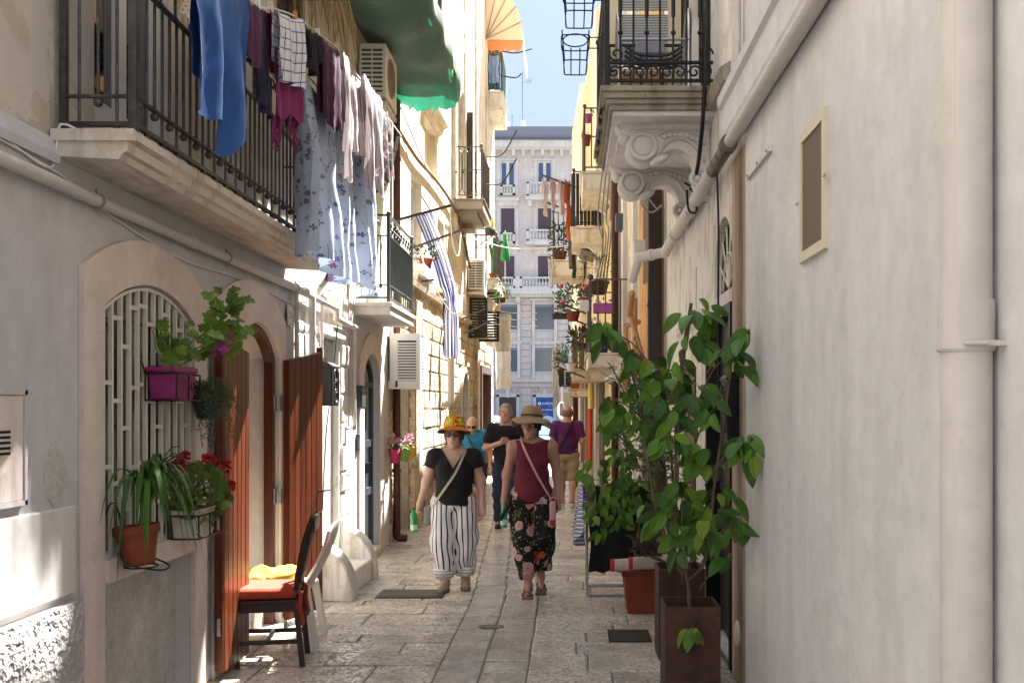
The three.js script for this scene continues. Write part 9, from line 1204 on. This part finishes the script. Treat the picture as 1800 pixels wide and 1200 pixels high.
{
  // ---------------------------------------------------------------- grey-haired man in navy T-shirt, hands together
  const J = { neck: [0, 1.50, -0.02], headBase: [0, 1.58, 0], head: [-0.01, 1.655, 0.02], shL: [0.205, 1.435, 0], elL: [0.27, 1.16, 0.02], wrL: [0.07, 1.235, 0.27], shR: [-0.205, 1.435, 0], elR: [-0.29, 1.16, 0.02], wrR: [-0.07, 1.24, 0.27], hipL: [0.10, 0.95, 0], knL: [0.11, 0.52, 0.05], anL: [0.11, 0.09, 0.0], toeL: [0.14, 0.045, 0.15], hipR: [-0.10, 0.95, 0], knR: [-0.11, 0.52, 0.0], anR: [-0.11, 0.09, -0.12], toeR: [-0.13, 0.045, 0.03] };
  const h = person('grey haired man in navy T-shirt holding his hands together', { x: -0.90, d: 14.3, J, skin: [0.50, 0.29, 0.21], hairC: [0.35, 0.34, 0.33], head: 1.1, wide: 1.08, yaw: -0.15, tilt: -0.06, R: { neck: 0.062, ua: 0.055, wr: 0.032, th: 0.095, calf: 0.055, ank: 0.042 }, torso: [[[0, 1.36, 0], [0.18, 0.15, 0.11]], [[0, 1.15, 0.01], [0.17, 0.2, 0.13]], [[0, 0.98, 0], [0.175, 0.12, 0.13]]], hands: { L: { dir: [-0.9, 0.35, 0.2], palm: [0, 0.3, 1], curl: 0.6, thumb: 1, up: true }, R: { dir: [0.9, 0.4, 0.2], palm: [0, 0.3, 1], curl: 0.6, thumb: -1, up: true } } });
  const navy = M('#17171f', 0.92, { map: T.weave });
  h.cloth('t_shirt', [egg([0, 1.36, 0], [0.20, 0.165, 0.128]), egg([0, 1.13, 0.02], [0.19, 0.22, 0.152]), egg([0, 0.96, 0.01], [0.195, 0.12, 0.148]), bone([0, 1.46, -0.01], J.shL, 0.066, 0.08), bone([0, 1.46, -0.01], J.shR, 0.066, 0.08), bone(J.shL, lerp3(J.shL, J.elL, 0.75), 0.08, 0.082), bone(J.shR, lerp3(J.shR, J.elR, 0.75), 0.08, 0.082)], 0.045, (x, y, z) => { let c = Math.max(0.88 - y, Math.abs(x) < 0.1 ? (y - 1.505 + (z > 0 ? 0.02 : 0)) * 0.8 : -9); if (Math.abs(x) > 0.21) c = Math.max(c, 1.235 - y); return c; }, navy, [-0.42, 0.84, -0.22], [0.42, 1.58, 0.26], 0.009, (x, y, z) => 0.007 * Math.sin(y * 30 + x * 12));
  h.cloth('trousers', [egg([0, 0.95, 0], [0.185, 0.12, 0.14]), bone(J.hipL, J.knL, 0.115, 0.09), bone(J.knL, J.anL, 0.09, 0.075), bone(J.hipR, J.knR, 0.115, 0.09), bone(J.knR, J.anR, 0.09, 0.075)], 0.03, (x, y, z) => Math.max(y - 0.96, 0.085 - y), M('#2b3a55', 0.9, { map: T.weave }), [-0.26, 0.06, -0.26], [0.26, 1.0, 0.24], 0.01, (x, y, z) => 0.007 * Math.sin(y * 40 + x * 8));
  shoe(h, J.anL, J.toeL, M('#3a332e', 0.8), M('#222', 0.9)); shoe(h, J.anR, J.toeR, M('#3a332e', 0.8), M('#222', 0.9));
  hairCap(h, M('#b5b3b0', 0.6, { map: T.wood }), (x, y, z) => (z < 0.02 ? -0.03 - y + 0 : (Math.abs(x) > 0.06 ? 0.02 - y : 0.082 - y))); glasses(h, '#b9a79a', '#6f6a66', 0.026, 0.018);
}
{
  // ---------------------------------------------------------------- bald man in blue polo, stooping and looking down
  const J = { neck: [0, 1.36, 0.06], headBase: [0.0, 1.42, 0.10], head: [-0.01, 1.455, 0.145], shL: [0.20, 1.30, 0.02], elL: [0.265, 1.03, 0.02], wrL: [0.28, 0.80, 0.10], shR: [-0.20, 1.30, 0.02], elR: [-0.26, 1.05, 0.02], wrR: [-0.24, 0.84, 0.14], hipL: [0.10, 0.86, -0.06], knL: [0.11, 0.48, 0.06], anL: [0.11, 0.09, 0.02], toeL: [0.13, 0.045, 0.17], hipR: [-0.10, 0.86, -0.06], knR: [-0.11, 0.48, 0.0], anR: [-0.11, 0.09, -0.12], toeR: [-0.13, 0.045, 0.03] };
  const h = person('bald man in bright blue polo shirt looking down behind the first woman', { x: -1.52, d: 15.9, J, skin: [0.50, 0.29, 0.21], hairC: [0.4, 0.38, 0.36], head: 1.08, yaw: -0.1, tilt: 0.38, R: { neck: 0.06, ua: 0.052, wr: 0.032, th: 0.092, calf: 0.055, ank: 0.042 }, torso: [[[0, 1.22, 0.02], [0.175, 0.15, 0.11]], [[0, 1.03, 0.0], [0.165, 0.2, 0.125]], [[0, 0.88, -0.04], [0.17, 0.12, 0.125]]], hands: { L: { dir: [0.0, -1, 0.2], palm: [-0.8, 0, 0.3], curl: 0.4, thumb: 1 }, R: { dir: [0, -1, 0.25], palm: [0.8, 0, 0.3], curl: 0.4, thumb: -1 } } });
  const blue = M('#2f93c4', 0.9, { map: T.weave });
  h.cloth('polo_shirt', [egg([0, 1.22, 0.02], [0.195, 0.165, 0.128]), egg([0, 1.0, 0.01], [0.185, 0.22, 0.145]), egg([0, 0.85, -0.03], [0.19, 0.12, 0.142]), bone([0, 1.33, 0.03], J.shL, 0.066, 0.078), bone([0, 1.33, 0.03], J.shR, 0.066, 0.078), bone(J.shL, lerp3(J.shL, J.elL, 0.75), 0.078, 0.08), bone(J.shR, lerp3(J.shR, J.elR, 0.75), 0.078, 0.08), bone([-0.05, 1.375, 0.10], [0.05, 1.375, 0.10], 0.03, 0.03)], 0.04, (x, y, z) => { let c = Math.max(0.78 - y, Math.abs(x) < 0.1 ? (y - 1.39) * 0.8 : -9); if (Math.abs(x) > 0.205) c = Math.max(c, 1.105 - y); return c; }, blue, [-0.42, 0.72, -0.22], [0.42, 1.46, 0.26], 0.009, (x, y, z) => 0.007 * Math.sin(y * 30 + x * 12));
  h.cloth('shorts', [egg([0, 0.85, -0.05], [0.18, 0.12, 0.135]), bone(J.hipL, J.knL, 0.115, 0.10), bone(J.hipR, J.knR, 0.115, 0.10)], 0.03, (x, y, z) => Math.max(y - 0.86, 0.52 - y), M('#2f3b4f', 0.9, { map: T.weave }), [-0.26, 0.46, -0.26], [0.26, 0.9, 0.24], 0.01, (x, y, z) => 0.006 * Math.sin(y * 34 + x * 9));
  shoe(h, J.anL, J.toeL, M('#8d8780', 0.8), M('#ddd', 0.9)); shoe(h, J.anR, J.toeR, M('#8d8780', 0.8), M('#ddd', 0.9)); glasses(h, '#14110f', '#1a1614', 0.026, 0.019);
  strapTube(h, [[-0.12, 1.365, -0.05], [-0.125, 1.37, 0.05], [-0.09, 1.30, 0.155], [0.0, 1.12, 0.175], [0.10, 0.95, 0.16], [0.18, 0.82, 0.08]], 0.035, M('#3a4450', 0.8)); rawMesh('wristwatch', new THREE.TorusGeometry(0.036, 0.009, 6, 16).rotateX(PI / 2).translate(...J.wrL), M('#c9c9cc', 0.3, { metalness: 0.7 }), h.t);
}
{
  // ---------------------------------------------------------------- man in purple T-shirt walking away
  const J = { neck: [0, 1.49, -0.02], headBase: [0, 1.57, 0], head: [0, 1.64, 0.015], shL: [0.20, 1.425, 0], elL: [0.262, 1.15, -0.04], wrL: [0.285, 0.92, 0.06], shR: [-0.20, 1.425, 0], elR: [-0.265, 1.15, -0.04], wrR: [-0.275, 0.92, 0.08], hipL: [0.10, 0.93, 0], knL: [0.10, 0.52, 0.06], anL: [0.09, 0.09, 0.0], toeL: [0.11, 0.045, 0.14], hipR: [-0.10, 0.93, 0], knR: [-0.10, 0.52, 0.02], anR: [-0.09, 0.12, -0.16], toeR: [-0.10, 0.05, -0.04] };
  const h = person('man in purple T-shirt and beige shorts walking away with shoulder bag', { x: -0.03, d: 17.3, turn: PI - 0.06, J, skin: [0.46, 0.25, 0.17], hairC: [0.2, 0.16, 0.13], head: 1.08, R: { neck: 0.062, ua: 0.054, wr: 0.032, th: 0.095, calf: 0.055, ank: 0.042 }, torso: [[[0, 1.35, 0], [0.18, 0.15, 0.11]], [[0, 1.14, 0.01], [0.17, 0.2, 0.13]], [[0, 0.97, 0], [0.175, 0.12, 0.13]]], hands: { L: { dir: [0.0, -1, 0.1], palm: [-0.8, 0, 0.3], curl: 0.5, thumb: 1 }, R: { dir: [0, -1, 0.1], palm: [0.8, 0, 0.3], curl: 0.5, thumb: -1 } } });
  h.cloth('t_shirt', [egg([0, 1.35, 0], [0.20, 0.165, 0.128]), egg([0, 1.12, 0.0], [0.19, 0.22, 0.15]), egg([0, 0.95, 0.0], [0.195, 0.12, 0.148]), bone([0, 1.45, -0.01], J.shL, 0.066, 0.08), bone([0, 1.45, -0.01], J.shR, 0.066, 0.08), bone(J.shL, lerp3(J.shL, J.elL, 0.72), 0.08, 0.084), bone(J.shR, lerp3(J.shR, J.elR, 0.72), 0.08, 0.084)], 0.045, (x, y, z) => { let c = Math.max(0.90 - y, Math.abs(x) < 0.1 ? (y - 1.50) * 0.8 : -9); if (Math.abs(x) > 0.21) c = Math.max(c, 1.23 - y); return c; }, M('#5f1f63', 0.92, { map: T.weave }), [-0.42, 0.84, -0.24], [0.42, 1.58, 0.24], 0.009, (x, y, z) => 0.008 * Math.sin(y * 28 + x * 14) * sstep(1.35, 1.0, y));
  h.cloth('shorts', [egg([0, 0.93, 0], [0.188, 0.13, 0.142]), bone(J.hipL, J.knL, 0.118, 0.10), bone(J.hipR, J.knR, 0.118, 0.10)], 0.03, (x, y, z) => Math.max(y - 0.96, 0.46 - y), M('#b3a083', 0.92, { map: T.weave }), [-0.27, 0.42, -0.26], [0.27, 1.0, 0.24], 0.01, (x, y, z) => 0.007 * Math.sin(y * 34 + x * 9));
  shoe(h, J.anL, J.toeL, M('#d2cec6', 0.8), M('#ddd', 0.9)); shoe(h, J.anR, J.toeR, M('#d2cec6', 0.8), M('#ddd', 0.9));
  hairCap(h, M('#9a7a64', 0.8, { map: T.spots }), (x, y, z) => Math.max(-0.06 - y, y - 0.075 - z * 0.2, z - 0.03));
  strapTube(h, [[-0.13, 1.49, 0.05], [-0.12, 1.505, -0.03], [-0.07, 1.38, -0.135], [0.04, 1.18, -0.155], [0.14, 1.02, -0.14], [0.2, 0.95, -0.06]].map(([x, y, z]) => [x, y, z]), 0.04, M('#15151a', 0.8)); rawMesh('shoulder_bag', rbox(0.15, 0.29, 0.78, 1.02, 0.08, 0.17, 0.03, 3), M('#15151a', 0.8, { map: T.weave }), h.t);
}
renderer.render(scene, camera);
